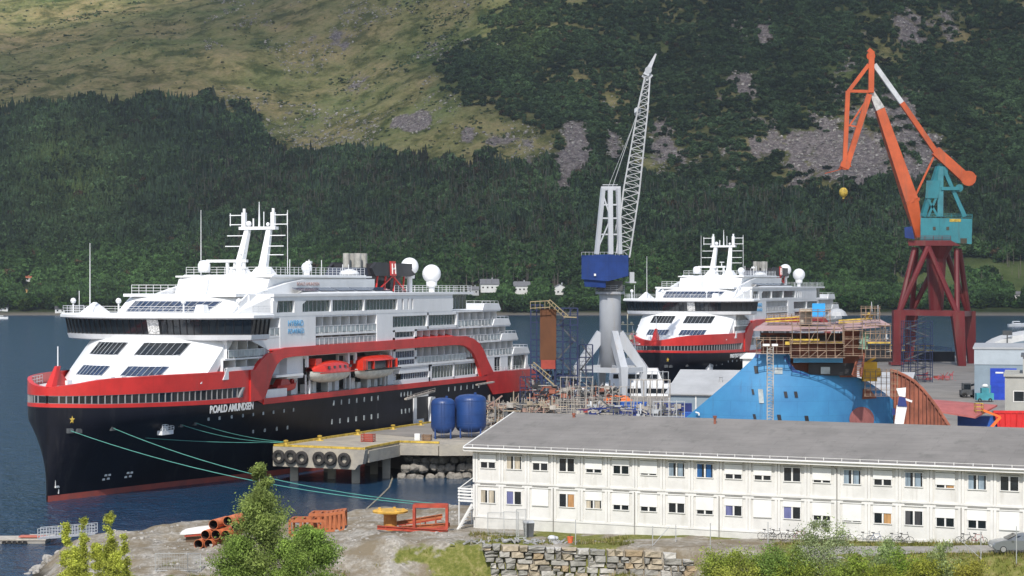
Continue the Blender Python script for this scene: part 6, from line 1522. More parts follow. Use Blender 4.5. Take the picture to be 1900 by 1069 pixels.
t, W_, Ht = frame_tower(1031, 1072, 572, 368, 3, 6, M_fb, 'blue stair scaffold tower right of the rusty upright plate')
b = onz(1017, YH+22.8*F/368, 4.9); t = empty('upright_steel_plate', tuple(b), 0, 'tall rusty brown steel plate block standing between two blue scaffold towers', 'steel plate')
Hp = CAMZ-(573-YH)*368/F-4.9; z1_ = CAMZ-(668-YH)*368/F-4.9
MB().box(-1.45,1.45,-.5,.6,z1_,Hp).build('plate', mat('corten_brown', (.115,.043,.015), .8, .15, .5, streak=.4), t)
mb = MB()
for x in (-1.2,1.2): mb.bar((x,0,0),(x,0,z1_),.3)
mb.bar((-1.2,0,3),(1.2,0,z1_),.2); mb.build('leg', M_fb, t)
mb = MB(); mb.box(-1.3,1.3,-.6,-.45,z1_-1.6,z1_); mb.build('red_base', M_contr, t)
t = empty('gangway_stair', tuple(at(1022,562,366)), 0, 'yellow and white handrailed stair at the top of the blue towers', 'stairs')
q_ = lambda x, y, d=0: at(x,y,366+d)-Vector(t.location)
mb = MB(); mb.bar(q_(984,560),q_(1020,558),.14); mb.bar(q_(984,572),q_(1020,570),.12); mb.bar(q_(1015,558),q_(1046,588),.28,.1); mb.bar(q_(1020,556),q_(1054,586),.14); mb.bar(q_(1046,588),q_(1070,589),.2)
for k in range(5): mb.bar(q_(984+k*9,560),q_(984+k*9,574),.08)
for k in range(6): mb.bar(q_(1020+k*6,556+k*5.5),q_(1016+k*6,564+k*5.3),.08)
mb.build('handrail', mat('rail_ochre', (.34,.27,.15), .6, .1), t)
t = empty('gangway_stair', tuple(at(1005,700,364)), 0, 'yellow handrailed gangway stair descending behind the ship stern', 'stairs')
q_ = lambda x, y, d=0: at(x,y,364+d)-Vector(t.location)
mb = MB(); mb.bar(q_(985,676),q_(1012,700),.3,.1); mb.bar(q_(990,672),q_(1022,699),.16); mb.bar(q_(1012,700),q_(1030,716),.25)
for k in range(6): mb.bar(q_(990+k*6,672+k*5),q_(988+k*6,679+k*5),.07)
mb.build('handrail', MATS['rail_ochre'], t)
# black steel scrap and frames at the ship's stern
def clutter(name, cat, label, x0, x1, y0, y1, Y, n, ms, kind=None, sizes=(.3,2.2), seed=1):
    rnd = random.Random(seed); t = empty(name, tuple(at((x0+x1)/2, y1, Y)), 0, label, cat); t['kind'] = 'stuff'
    for mi, m in enumerate(ms):
        mb = MB()
        for k in range(n//len(ms)):
            x = rnd.uniform(x0,x1); y = rnd.uniform(y0,y1); p_ = at(x,y,Y+rnd.uniform(-3,3))-Vector(t.location)
            L = rnd.uniform(*sizes); a = rnd.choice((0,0,math.pi/2,rnd.uniform(-1,1)))
            d = Vector((math.cos(a), rnd.uniform(-.4,.4), math.sin(a)))
            mb.bar(p_-d*L/2, p_+d*L/2, rnd.uniform(.06,.22))
            if rnd.random() < .3: w_ = rnd.uniform(.3,1.1); mb.box(p_.x-w_/2,p_.x+w_/2,p_.y-w_/2,p_.y+w_/2,p_.z-w_/3,p_.z+w_/3)
        mb.build('piece', m, t)
    return t
clutter('steel_stack', 'steel stack', 'dark tangle of steel frames and beams stacked by the ship stern', 985, 1070, 690, 745, 372, 150, [M_dgrey, M_black, M_grey, M_contd], seed=3)
clutter('formwork_pile', 'timber stack', 'pile of tan pipes and planks on the quay behind the barracks roof', 905, 1030, 748, 792, 318, 260, [mat('tan_pipe', (.36,.30,.22), .7, .2), M_scaf, M_dgrey, mat('dusty_pink', (.34,.22,.18), .7, .2)], sizes=(.8,4), seed=5)
# low steel fence / rack of uprights
t = empty('pipe_rack', tuple(at(960,745,330)), 0, 'long rack of pale upright steel pipes along the quay left of the grey crane', 'pipe rack')
mb = MB(); rn = random.Random(4)
for k in range(46):
    x = 900+k*5.2; p_ = at(x, 742+rn.uniform(-5,5)+5*math.sin(k*.4), 330+rn.uniform(-2,2))-Vector(t.location); mb.tube(p_-Vector((0,0,2.2)), p_+Vector((rn.uniform(-.1,.1),0,rn.uniform(-.3,.7))), .07, n=5)
for y in (748,756,768): mb.bar(at(898,y,330)-Vector(t.location), at(1140,y+3,330)-Vector(t.location), .12)
mb.build('pipe', mat('pipe_grey', (.36,.33,.28), .7, .2), t)
# open scaffold bays behind the roof
def bays(x0,x1,y0,y1,Y,nx,nz,label,m=M_scaf,dep=5,r=.07):
    t = empty('scaffold_bay', tuple(at((x0+x1)/2,y1,Y)), 0, label, 'scaffolding', 'scaffold bays in the yard'); o_ = Vector(t.location); mb = MB()
    for d in (0,dep):
        for i in range(nx+1): x = x0+(x1-x0)*i/nx; mb.tube(at(x,y1,Y+d)-o_, at(x,y0-(2 if i%2 else 0),Y+d)-o_, r, n=5)
        for j in range(nz+1): y = y0+(y1-y0)*j/nz; mb.tube(at(x0,y,Y+d)-o_, at(x1,y,Y+d)-o_, r*.8, n=5)
        for i in range(0,nx,2): mb.tube(at(x0+(x1-x0)*i/nx,y1,Y+d)-o_, at(x0+(x1-x0)*(i+1)/nx,y0,Y+d)-o_, r*.6, n=4)
    for i in range(nx+1): x = x0+(x1-x0)*i/nx; mb.tube(at(x,y0,Y)-o_, at(x,y0,Y+dep)-o_, r*.8, n=4)
    mb.build('tube_frame', m, t); return t
bays(1040,1100,700,790,340,5,4,'tall grey scaffold bay left of the grey crane feet'); bays(1170,1243,705,800,300,6,3,'grey scaffold bay with top handrail between crane and grey hall', dep=6, r=.09); bays(1100,1172,745,800,310,6,2,'low grey scaffold bay in front of the orange boat'); bays(1212,1270,745,800,290,4,2,'scaffold bay touching the storage hall corner', M_grey)
bays(1060,1175,718,800,330,9,4,'wide scaffold bay standing under the grey crane', M_scaf, r=.06); bays(1180,1240,690,720,330,6,2,'scaffold railing platform in front of the white yacht', M_grey, r=.06)
clutter('machinery_yard', 'equipment', 'mixed dark pipes, pallets and machine parts crowding the yard in front of the grey crane', 1075, 1265, 752, 796, 300, 260, [M_dgrey, M_scaf, M_contd, M_grey], sizes=(.5,2.6), seed=15)
clutter('pallet_rows', 'equipment', 'dark and pale steel parts on the quay between ship stern and grey crane', 985, 1150, 715, 750, 345, 200, [M_dgrey, M_scaf, M_black, M_rust], sizes=(.5,2.6), seed=16)
bays(985,1110,716,760,352,10,2,'dark scaffold bay along the quay below the blue towers', M_fb, r=.09)
frame_tower(1075, 1100, 640, 372, 2, 5, M_fb, 'short dark blue stair scaffold against the left leg of the grey crane', r=.08)
frame_tower(965, 985, 700, 366, 2, 3, M_fb, 'low dark scaffold tower overlapping the red stern of the near cruise ship', r=.08)
# orange covered boat on the containers
o = empty('covered_boat', tuple(onz(1146,768,4.9)+Vector((0,0,2.3))), 0, 'low orange covered rescue boat lying on the dark blue containers', 'boat')
mb = MB(); mb.sm = True; secs = [[(x,-w_*1.2,0),(x,-w_*.8,.7*w_),(x,0,1.0*w_),(x,w_*.8,.7*w_),(x,w_*1.2,0)] for x,w_ in ((-2.4,.2),(-2,.8),(0,1),(1.5,.9),(2.5,.25))]; mb.grid(secs); mb.build('canopy', mat('boat_orange', (.72,.16,.03), .5, .1), o)
MB().box(-2,2,-1,1,-.4,0).build('hull', M_orange, o)
# white yacht and small boats in the basin behind the crane
def yacht(loc, rz, L, label, stripe=M_white):
    t = empty('motor_yacht', loc, rz, label, 'yacht', 'boats in the basin'); mb = MB(); mb.sm = True; secs = []
    for s, wd, sh in ((0,.9,0),(.3,1,.0),(.6,.95,.04),(.8,.7,.12),(.93,.32,.2),(1,.02,.26)):
        b_ = L*.12*wd; z1 = L*.085+sh*L*.25; secs.append([(L*(s-.5),-b_,z1),(L*(s-.52),-b_*.75,-.4),(L*(s-.52),b_*.75,-.4),(L*(s-.5),b_,z1)])
    mb.grid(secs); mb.sm = False; mb.add([s_[0] for s_ in secs]+[s_[3] for s_ in secs[::-1]],[tuple(range(12))]); mb.add(secs[0],[(0,1,2,3)]); mb.build('hull', stripe, t)
    if stripe is not M_white:
        q2 = MB(); q2.sm = True; q2.grid([[(a_[0], a_[1]*.8-.05, a_[2]*.42), (b_[0], b_[1]-.06, b_[2]), (c_2[0], c_2[1]+.06, c_2[2]), (d_[0], d_[1]*.8+.05, d_[2]*.42)] for a_, b_, c_2, d_ in secs]); q2.build('boot_stripe', M_contd, t)
    mb = MB(); z = L*.085
    for a,b_,w_,z0_,z2 in ((-.42,.28,.10,0,.075),(-.34,.14,.085,.075,.15),(-.2,.0,.06,.15,.2)): mb.hexa([(L*a,-L*w_,z+L*z0_),(L*b_,-L*w_,z+L*z0_),(L*b_,L*w_,z+L*z0_),(L*a,L*w_,z+L*z0_)],[(L*(a+.01),-L*w_*.9,z+L*z2),(L*(b_-.06),-L*w_*.85,z+L*z2),(L*(b_-.06),L*w_*.85,z+L*z2),(L*(a+.01),L*w_*.9,z+L*z2)])
    mb.build('deckhouse', M_white, t)
    mb = MB()
    for a,b_,w_,z0_ in ((-.36,.2,.1,.03),(-.3,.09,.085,.10)):
        for s in (1,-1): mb.box(L*a,L*b_,L*w_*s-.04 if s>0 else -L*w_-.02,L*w_*s+.02 if s>0 else -L*w_+.04,z+L*z0_,z+L*(z0_+.022))
        mb.hexa([(L*(b_+.02),-L*w_*.8,z+L*z0_),(L*(b_+.07),-L*w_*.8,z+L*z0_),(L*(b_+.07),L*w_*.8,z+L*z0_),(L*(b_+.02),L*w_*.8,z+L*z0_)],[(L*(b_+.02),-L*w_*.8,z+L*(z0_+.025)),(L*(b_+.045),-L*w_*.8,z+L*(z0_+.025)),(L*(b_+.045),L*w_*.8,z+L*(z0_+.025)),(L*(b_+.02),L*w_*.8,z+L*(z0_+.025))])
    mb.build('window_band', M_glass, t); mb = MB(); mb.tube((-L*.1,0,z+L*.2),(-L*.14,0,z+L*.36),.12,.04); mb.bar((-L*.17,0,z+L*.27),(-L*.07,0,z+L*.27),.1); mb.bar((-L*.2,0,z+L*.32),(-L*.1,0,z+L*.32),.08); mb.build('mast', M_white, t)
    return t
yy1 = yacht((28.5,428,0), -.12, 24, 'white motor yacht behind the grey crane legs, bow to the right')
yy1.scale = (1,1,1.75)
yacht((15.5,424,1.4), .25, 17, 'white workboat with dark blue bottom seen between the crane legs', mat('boat_white_hull', (.62,.64,.66), .5, .1))
yacht((11,430,1), 1.2, 12, 'small white cabin boat at the far left of the basin')
t = empty('signal_mast', (18.2+6.5,438,6), 0, 'white and ochre mast of a boat just left of the distant cruise ship bow', 'mast'); mb = MB(); mb.tube((0,0,0),(0,0,15),.22,.1)
for z, w_ in ((7,1.8),(9,2.4),(11,2.0),(12.8,1.4),(4.5,2.6)): mb.bar((-w_,0,z),(w_,0,z),.16); mb.sphere((-w_*.7,0,z+.35),.3,8); mb.sphere((w_*.6,0,z+.3),.28,8)
mb.box(-1.2,1.2,-.6,.6,9.6,10.6); mb.build('pole', mat('mast_cream', (.55,.50,.36), .6, .15), t)
# quay objects: blue silos, red crate, white box
def silo(x, y, r, h, label):
    p_ = onz(x, y, 4.9); t = empty('storage_tank', tuple(p_), 0, label, 'tank', 'blue tanks on the pier')
    mb = MB(); mb.sm = True; mb.lathe((0,0,0), [(r*.45,.8),(r*.8,1.05),(r*.98,1.6),(r,1.9),(r,h-.8),(r*.92,h-.42),(r*.7,h-.15),(r*.35,h-.02),(.05,h)], 32); mb.sm = False
    mb.build('shell', mat('tank_blue', (.014,.05,.18), .42, .1, .5), t)
    mb = MB()
    for z in (2.2,h*.55,h-.9): mb.torus((0,0,z), r, .04, 'z', 32, 5)
    mb.build('ring', MATS['tank_blue'], t)
    for k in range(4):
        a = .8+k*math.pi/2; MB().bar((r*.9*math.cos(a),r*.9*math.sin(a),0),(r*.9*math.cos(a),r*.9*math.sin(a),2.1),.22).build('leg', MATS['tank_blue'], t)
    mb = MB()
    for dx in (-.2,.2): mb.bar((dx,-r-.15,.3),(dx,-r-.15,h-.5),.05)
    mb.tube((r*.3,0,h-.1),(r*.3,0,h+.25),.2,n=10); mb.build('ladder', MATS['tank_blue'], t)
silo(822,814,22.5*299/3800,6.0,'smaller left blue storage tank with domed top on the pier'); silo(873,812,29.5*301/3800,6.4,'larger right blue storage tank with domed top on the pier')
def crate(loc, sx, sy, sz, m, name, label, cat, rz=0, slats=5):
    t = empty(name, loc, rz, label, cat); mb = MB()
    for x in (0,sx):
        for y in (0,sy): mb.bar((x,y,0),(x,y,sz),.09)
    for k in range(slats): z = sz*(k+.5)/slats; mb.box(0,sx,-.04,.02,z-.05,z+.05); mb.box(-.04,.02,0,sy,z-.05,z+.05); mb.box(sx-.02,sx+.04,0,sy,z-.05,z+.05); mb.box(0,sx,sy-.02,sy+.04,z-.05,z+.05)
    mb.build('frame', m, t); MB().box(.08,sx-.08,.08,sy-.08,.02,.12).build('base', m, t); return t
crate(tuple(onz(670,820,4.9)), 1.7, 1.2, 1.15, M_contr, 'stillage', 'small dark red slatted steel crate on the open pier', 'crate', -.3)
t = empty('electric_cabinet', tuple(onz(769,817,4.9)), -.2, 'small white cabinet standing on the pier left of the blue tanks', 'cabinet'); MB().box(0,.8,0,.5,0,.95).build('body', M_whitematt, t); MB().box(.05,.75,-.03,-.002,.1,.85).build('door', M_trim, t)
crate(tuple(onz(783,818,4.9)), 1.2, 1.0, .9, mat('weathered_wood', (.22,.13,.07), .8, .2, 2), 'wooden_crate', 'brown wooden crate beside the white cabinet at the tank foot', 'crate', -.2, 4)
for k, (tt, of) in enumerate(((36.2,14.2),(46,14.3),(58,14.3),(70,14.3),(80,14.3),(94,14.3))):
    p_ = L1(tt, of); t = empty('bollard', (*p_,4.9), 0, ['yellow bollard at the ship-side corner of the pier','yellow bollard second along the kerb from the pier corner','yellow bollard third along the kerb by the ship','yellow bollard fourth along the kerb by the ship','yellow bollard near the ship shell door','yellow bollard behind the blue tanks'][k], 'bollard', 'bollards on the ship-side kerb')
    MB().lathe((0,0,0),[(.32,0),(.26,.12),(.2,.5),(.34,.6),(.34,.75),(.1,.82)],14).build('post', M_yellow, t); MB().box(-.55,.55,-.45,.45,0,.08).build('base', M_yellow, t)
# small figures under and around the red crane
t = empty('moored_barge', (108+ -3, 596, 1.2), .0, 'black steel barge lying dark beneath the red crane portal', 'barge')
mb = MB(); mb.box(-2,23,-4,3,-1,6.6); mb.box(-6,4,-5,2,4,8.6); mb.build('hull', M_black, t); mb = MB(); mb.rail([(-6,-5,8.6),(4,-5,8.6),(22,-4,6.6)],1.1,.07,1.5); mb.build('railing', M_contd, t)
mb = MB(); mb.bar((3,-5.1,6.6),(8,-4.2,7.4),.5,.08); mb.build('bow_lettering', M_whitematt, t)
t = empty('workboat', (118,604,4), 0, 'orange and yellow workboat superstructure seen between the red crane legs', 'boat')
mb = MB(); mb.box(-8,10,-2,2,0,2.4); mb.build('hull', M_orange, t); mb = MB(); mb.box(-7,5,-1.8,1.8,2.4,3.6); mb.box(-7.4,6,-2,2,3.6,3.9)
for x in range(-7,6,2): mb.bar((x,-2,2.4),(x,-2,5.4),.2)
mb.bar((-7,-2,5.4),(6,-2,5.2),.25); mb.build('gallery', M_yellow, t); mb = MB(); mb.box(-6,4,-1.9,-1.7,2.7,3.3); mb.build('window_band', M_glass, t)
frame_tower(1676, 1730, 596, 468, 4, 8, M_fb, 'tall dark blue stair scaffold standing behind the rusty bulwark, below the red crane', r=.09)
clutter('anchor_chain_pile', 'equipment', 'dark red and pink machinery parts heaped behind the yard road right of the stair scaffold', 1700, 1768, 694, 712, 480, 60, [M_contr, mat('pink_primer', (.42,.12,.13), .7, .2)], seed=8)
# telehandler, red skip, orange man lift, yellow hull, small teal tank
t = empty('forklift', tuple(onz(1797,738,4.9)), 0, 'dark grey telehandler parked by the corner of the workshop hall', 'forklift')
mb = MB(); mb.box(-1.6,1.6,-1.1,1.1,.6,1.5); mb.box(-1.2,.3,-.9,.9,1.5,2.9); mb.bar((-1.4,0,2.0),(2.4,0,2.9),.4); mb.bar((2.4,0,2.9),(2.9,0,1.1),.3); mb.build('body', M_dgrey, t); MB().box(-1.1,.2,-.93,-.9,1.7,2.7).build('cab_window', M_glass, t)
for x in (-1.0,1.1):
    for y in (-1.1,1.1): MB().torus((x,y,.55),.38,.2).build('wheel', M_rubber, t)
t = empty('waste_skip', tuple(onz(1860,815,4.9)), -.1, 'bright red open waste skip in front of the grey office block', 'skip')
mb = MB(); mb.hexa([(-.3,0,.1),(3.4,0,.1),(3.4,2,.1),(-.3,2,.1)],[(-1.2,-.1,2.1),(4.2,-.1,2.1),(4.2,2.1,2.1),(-1.2,2.1,2.1)]); mb.build('body', mat('skip_red', (.60,.02,.02), .5, .12), t)
mb = MB(); mb.box(-1.3,4.3,-.2,-.05,2.0,2.2)
for k in range(6): mb.bar((-.2+k*.7,-.06,.2),(-.5+k*.85,-.18,2.0),.1,.1)
mb.build('rib', MATS['skip_red'], t); t.scale = (1,1,1.9)
t = empty('boom_lift', tuple(onz(1846,818,4.9)), 0, 'orange articulated man lift beside the red skip', 'lift'); mb = MB(); mb.box(-1.1,1.0,-.6,.6,.4,.95); mb.bar((-.8,0,.9),(.6,0,2.3),.28); mb.bar((.6,0,2.3),(-1.5,0,3.0),.22); mb.build('boom', mat('lift_orange', (.78,.17,.03), .5, .1), t); mb = MB(); mb.rail([(-2.2,-.4,2.6),(-1.4,-.4,2.6),(-1.4,.4,2.6),(-2.2,.4,2.6),(-2.2,-.4,2.6)],1.0,.04,.5); mb.build('basket', M_yellow, t); t.scale = (1.3,1.3,1.5)
for x in (-.7,.7): MB().torus((x,-.6,.35),.25,.12).build('wheel', M_rubber, t)
t = empty('covered_trailer', tuple(onz(1890,812,4.9)), 0, 'bright yellow rounded cover peeking above the barracks roof at the right', 'trailer'); mb = MB(); mb.sm = True; mb.grid([[(x,-1.2,1.1),(x,-.9,1.7+h),(x,0,1.95+h),(x,.9,1.7+h),(x,1.2,1.1)] for x,h in ((-3.3,-.5),(-2.6,0),(0,.15),(2.6,.1),(3.4,-.4))]); mb.build('cover', mat('cover_yellow', (.72,.66,.03), .5, .08), t); MB().box(-3,3,-1.1,1.1,.4,1.1).build('chassis', M_dgrey, t)
for x in (-.8,.8): MB().torus((x,-1.1,.4),.27,.12).build('wheel', M_rubber, t)
t = empty('teal_generator', tuple(onz(1826,746,4.9)), 0, 'teal and blue machine parked before the blue roller door', 'machine'); mb = MB(); mb.box(-1.6,1.7,-.8,.8,.4,1.7); mb.box(-.6,.8,-.7,.7,1.7,2.7); mb.tube((1.2,0,1.7),(1.2,0,3.2),.12); mb.build('body', mat('machine_teal', (.05,.28,.33), .5, .15), t); mb = MB(); mb.sphere((.2,0,3.1),.6,10,.6); mb.build('white_top', M_whitematt, t)
for x in (-1,1): MB().torus((x,-.8,.4),.27,.12).build('wheel', M_rubber, t)
# ---------------------------------------------------------------- foreground: steel frames, pipes, drum
M_of = mat('frame_orange', (.40,.125,.045), .7, .2, 1.2, col2=(.28,.08,.03)); M_or2 = mat('frame_red', (.40,.06,.03), .7, .2, 1)
def gz(x, y): return float(gheight(x, y))
def gr(x, y): 
    """ground point seen at this pixel"""
    for Y in np.arange(150, 214, .25):
        X = (x-950)/F*Y; z = gz(X, Y)
        if YH-(z-CAMZ)/Y*F <= y: return Vector((X, Y, z))
    return Vector((X, Y, z))
def steel_frame(p, L, W, H, n, m, label, rz=0, lean=0, name='steel_trestle'):
    t = empty(name, tuple(p), rz, label, 'steel frame', 'orange steel frames on the headland'); mb = MB()
    for y in (0,W):
        mb.bar((0,y,H),(L,y,H+lean),.28,.28); mb.bar((0,y,.12),(L,y,.12),.22,.22)
    mb.build('beam', m, t)
    for i in range(n+1):
        x = L*i/n; mb = MB(); mb.bar((x,0,.1),(x,0,H+lean*i/n),.24); mb.bar((x,W,.1),(x,W,H+lean*i/n),.24); mb.bar((x,0,H+lean*i/n),(x,W,H+lean*i/n),.22); mb.build('portal', m, t)
    return t
steel_frame(gr(538,996), 4.2, 2.4, 1.5, 4, M_of, 'orange steel frame nearest the birch, left of the stacked frames', -.05)
steel_frame(gr(575,985), 2.6, 2.4, 1.5, 3, M_of, 'taller orange frame in the middle of the left cluster', -.05)
steel_frame(gr(604,988), 1.7, 2.2, 1.6, 4, M_of, 'compact orange rack with many uprights at the right of the left cluster', -.02, .25)
steel_frame(gr(768,985)+Vector((0,0,0)), 3.0, 1.2, 2.2, 1, M_or2, 'dark red portal frame standing beside the white timber steps', -.02)
for k, (x, y, L, a, m, lab) in enumerate(((700,985,6.5,-.05,M_or2,'red steel beam lying flat left of the orange beam heap'),(712,981,5.5,.16,M_of,'orange beam leaning up to the right on the heap'),(745,986,4.5,.04,M_of,'short orange beam on top of the heap by the portal frame'),(740,979,4.2,.1,M_or2,'red beam at the back of the heap'),(560,995,5,.02,M_of,'orange beam lying in front of the left frames'))):
    p_ = gr(x, y)+Vector((0,0,.15)); t = empty('steel_beam', tuple(p_), -.1+.15*k, lab, 'steel beam', 'loose steel beams'); mb = MB()
    for dz in (0,.3): mb.bar((0,0,dz),(L,0,dz+L*math.sin(a)),.3,.05)
    mb.bar((0,0,.15),(L,0,.15+L*math.sin(a)),.05,.3); mb.build('beam', m, t)
    mb = MB()
    for j in range(4): mb.box(L*(j+.5)/4-.03,L*(j+.5)/4+.03,-.14,.14,.02,.3+L*(j+.5)/4*math.sin(a)-.02)
    mb.build('web_plate', m, t)
p_ = gr(724,984); t = empty('cable_drum', tuple(p_), 0, 'rusty yellow turntable on a thick orange post, like a table, among the frames', 'pedestal'); MB().lathe((0,0,0),[(.75,0),(.62,.1),(.6,1.35),(.75,1.5)],20).build('post', mat('post_ochre', (.50,.20,.04), .7, .2, 1.5), t)
mb = MB(); mb.lathe((0,0,0),[(.9,1.5),(1.62,1.62),(1.66,1.78),(1.5,1.86),(.3,1.88)],28); mb.build('disc', mat('disc_yellow', (.62,.36,.06), .7, .2, 1.5), t); mb = MB()
for k in range(5): a = k*1.3; mb.box(1.2*math.cos(a)-.12,1.2*math.cos(a)+.12,1.2*math.sin(a)-.12,1.2*math.sin(a)+.12,1.85,2.0)
mb.build('lug', mat('disc_yellow', (.62,.36,.06)), t)
# pipes: each a thing
M_pipe = mat('pipe_orange', (.60,.17,.06), .6, .2, 1.2)
P0 = gr(385,1020)
def pipe(cx, cz, r, L, label, dy=0, rz=.25):
    t = empty('steel_pipe', (P0.x+cx, P0.y+dy, P0.z+cz), rz, label, 'pipe', 'stacked orange pipes'); n = 20; mb = MB(); mb.sm = True
    def ring(y, q): return [(q*math.cos(2*math.pi*i/n), y, q*math.sin(2*math.pi*i/n)) for i in range(n+1)]
    mb.grid([ring(0,r), ring(L,r)]); mb.grid([ring(0,r*.93), ring(0,r)]); mb.build('wall', M_pipe, t, fixn=False)
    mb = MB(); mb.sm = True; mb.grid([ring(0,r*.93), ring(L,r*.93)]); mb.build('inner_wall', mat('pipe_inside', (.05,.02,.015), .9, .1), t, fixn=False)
Q = [(-.85,.42,.44,'bottom left pipe of the orange stack, ring edge darkest'),(.08,.42,.44,'bottom right pipe of the orange stack'),(-.25,1.25,.44,'left pipe of the middle row in the orange stack'),(.7,1.25,.46,'central pipe of the middle row in the orange stack'),(1.6,1.2,.46,'right pipe of the middle row, partly behind the birch'),(.45,2.15,.46,'upper left pipe of the orange stack'),(1.75,2.45,.46,'topmost pipe of the orange stack, next to the birch crown'),(2.5,1.9,.44,'pipe at the right end of the stack behind birch leaves')]
for k, (cx, cz, r, lab) in enumerate(Q): pipe(cx, cz, r, 3.2, lab, dy=.12*k, rz=-.25)
# upturned white boat
t = empty('fibreglass_cover', (P0.x-1.0, P0.y+3.4, P0.z+.9), .1, 'long white fibreglass shell lying beside the orange pipes on the headland', 'shell'); mb = MB(); mb.sm = True
mb.grid([[(x,-w_*.9,0+u_),(x,-w_*.8,.35*w_+u_),(x,-w_*.45,.62*w_+u_),(x,0,.75*w_+u_),(x,w_*.45,.62*w_+u_),(x,w_*.8,.35*w_+u_),(x,w_*.9,u_)] for x,w_,u_ in ((-2.1,.05,.0),(-1.9,.4,.05),(-1.5,.65,.08),(0,.8,.2),(1.6,.82,.32),(2.4,.7,.42),(2.6,.3,.5))]); mb.build('shell', mat('grp_white', (.72,.70,.66), .5, .12, 2), t)
mb = MB(); mb.bar((-1.6,-.75,-.05),(2.5,-.9,.3),.12,.14); mb.build('red_edge', M_or2, t)
MB().box(-1.5,2.2,-.5,.5,-1.2,.1).build('cradle', mat('cradle_timber', (.12,.08,.05), .9, .2), t)
# aluminium gangway and floating pontoon
t = empty('pontoon', tuple(onz(35,1006,0)), .0, 'pale timber floating pontoon with black tyre fenders at the far left', 'pontoon')
W9 = 7.6
mb = MB(); mb.box(-6,3.2,-1.4,1.5,.35,.5); mb.box(.8,3.6,-.6,1.9,.5,.62); mb.build('deck', mat('pontoon_timber', (.46,.42,.36), .8, .15, 2, streak=1), t); MB().box(-6,3.1,-1.3,1.4,-.3,.35).build('float', mat('float_grey', (.3,.28,.25), .8, .1), t)
for k in range(5): MB().torus((-1.2+k*.55,-1.5,.12),.17,.09).build('tyre', M_tyre, t)
mb = MB(); mb.box(.2,3.0,-1.0,.2,.62,.75); mb.build('red_edge', mat('faded_red', (.45,.14,.10), .8, .1), t)
pa, pb = onz(70,1000,.9), Vector((0,0,0)); pb = at(176,991,pa.y+4)
t = empty('gangway', tuple(pa), 0, 'aluminium gangway with handrails leading from pontoon up to the headland', 'gangway'); d = pb-pa; M_al = mat('aluminium', (.62,.63,.64), .35, .08, metal=.3)
mb = MB()
for o_ in (Vector((0,0,0)), Vector((0,1.3,0))): mb.rail([o_, o_+d],1.05,.045,.62,3); mb.bar(o_, o_+d,.08,.16)
mb.build('handrail', M_al, t); mb = MB(); mb.hexa([(0,0,0),tuple(d),tuple(d+Vector((0,1.3,0))),(0,1.3,0)],[(0,0,.06),tuple(d+Vector((0,0,.06))),tuple(d+Vector((0,1.3,.06))),(0,1.3,.06)]); mb.build('walkway', M_al, t)
# floating oil boom curving over the bay
pts = [onz(x,y,.05) for x,y in ((640,965),(680,945),(705,922),(722,905),(728,888),(724,880))]
mb = MB(); mb.path(pts,.12,6); o = mb.build('floating_boom', mat('boom_grey', (.30,.27,.20), .8, .2)); tag(o, 'thin floating boom curving over the dark bay water to the pier', 'boom')
# ---------------------------------------------------------------- dry stone wall in front of the barracks
M_stone = [mat('stone_grey', (.30,.29,.26), .9, .15, 2, bump=.4), mat('stone_tan', (.40,.34,.25), .9, .15, 2, bump=.4), mat('stone_pale', (.46,.44,.40), .9, .12, 2, bump=.4), mat('stone_dark', (.24,.225,.20), .9, .15, 2, bump=.4), mat('stone_ochre', (.38,.29,.18), .9, .15, 2, bump=.4)]
wall = MB(); rn = random.Random(11); xL, xR = -2.3, 14.6
def stone(x0, x1, z0, z1, y):
    j = lambda s: rn.uniform(-s, s); a = .12
    f_ = [(x0+.03+abs(j(a)), y+j(.12), z0+.02+abs(j(a*.6))), (x1-.03-abs(j(a)), y+j(.12), z0+.02+abs(j(a*.6))), (x1-.03-abs(j(a)), y+j(.12), z1-.02-abs(j(a*.8))), ((x0+x1)/2+j(.2), y+j(.1)-.03, z1-.01+j(.02)), (x0+.03+abs(j(a)), y+j(.12), z1-.02-abs(j(a*.8)))]
    b_ = [(x0-.0, y+.9, z0), (x1, y+.9, z0), (x1, y+.9, z1), ((x0+x1)/2, y+.9, z1), (x0, y+.9, z1)]
    m_ = [((p_[0]*.94+(x0+x1)/2*.06), p_[1]-.14, p_[2]*.94+(z0+z1)/2*.06) for p_ in f_]
    wall.mi = rn.choice((0,0,1,1,2,3,0,4 if rn.random() < .3 else 2)); wall.hexa(f_, b_); wall.hexa(m_, f_)
z = 1.6; row = 0
while z < 5.0:
    h = rn.uniform(.38,.62); x = xL+rn.uniform(0,.6)-row*.05; yb = 173.2+.28*(z-1.6)/.6
    while x < xR-(1.5 if z > 4.4 else 0):
        w_ = rn.uniform(.55,1.6); yy_ = 173.6+.14*(z-1.6)-(x-6)*.33
        if rn.random() < .2 and h > .5: stone(x, x+w_, z, z+h*.5, yy_); stone(x, x+w_, z+h*.5, z+h, yy_)
        else: stone(x, x+w_, z, z+h+rn.uniform(-.06,.06), yy_)
        x += w_
    z += h; row += 1
o = wall.build('dry_stone_wall', M_stone); tag(o, 'rough dry stone retaining wall of grey and tan blocks below the barracks', 'stone wall')
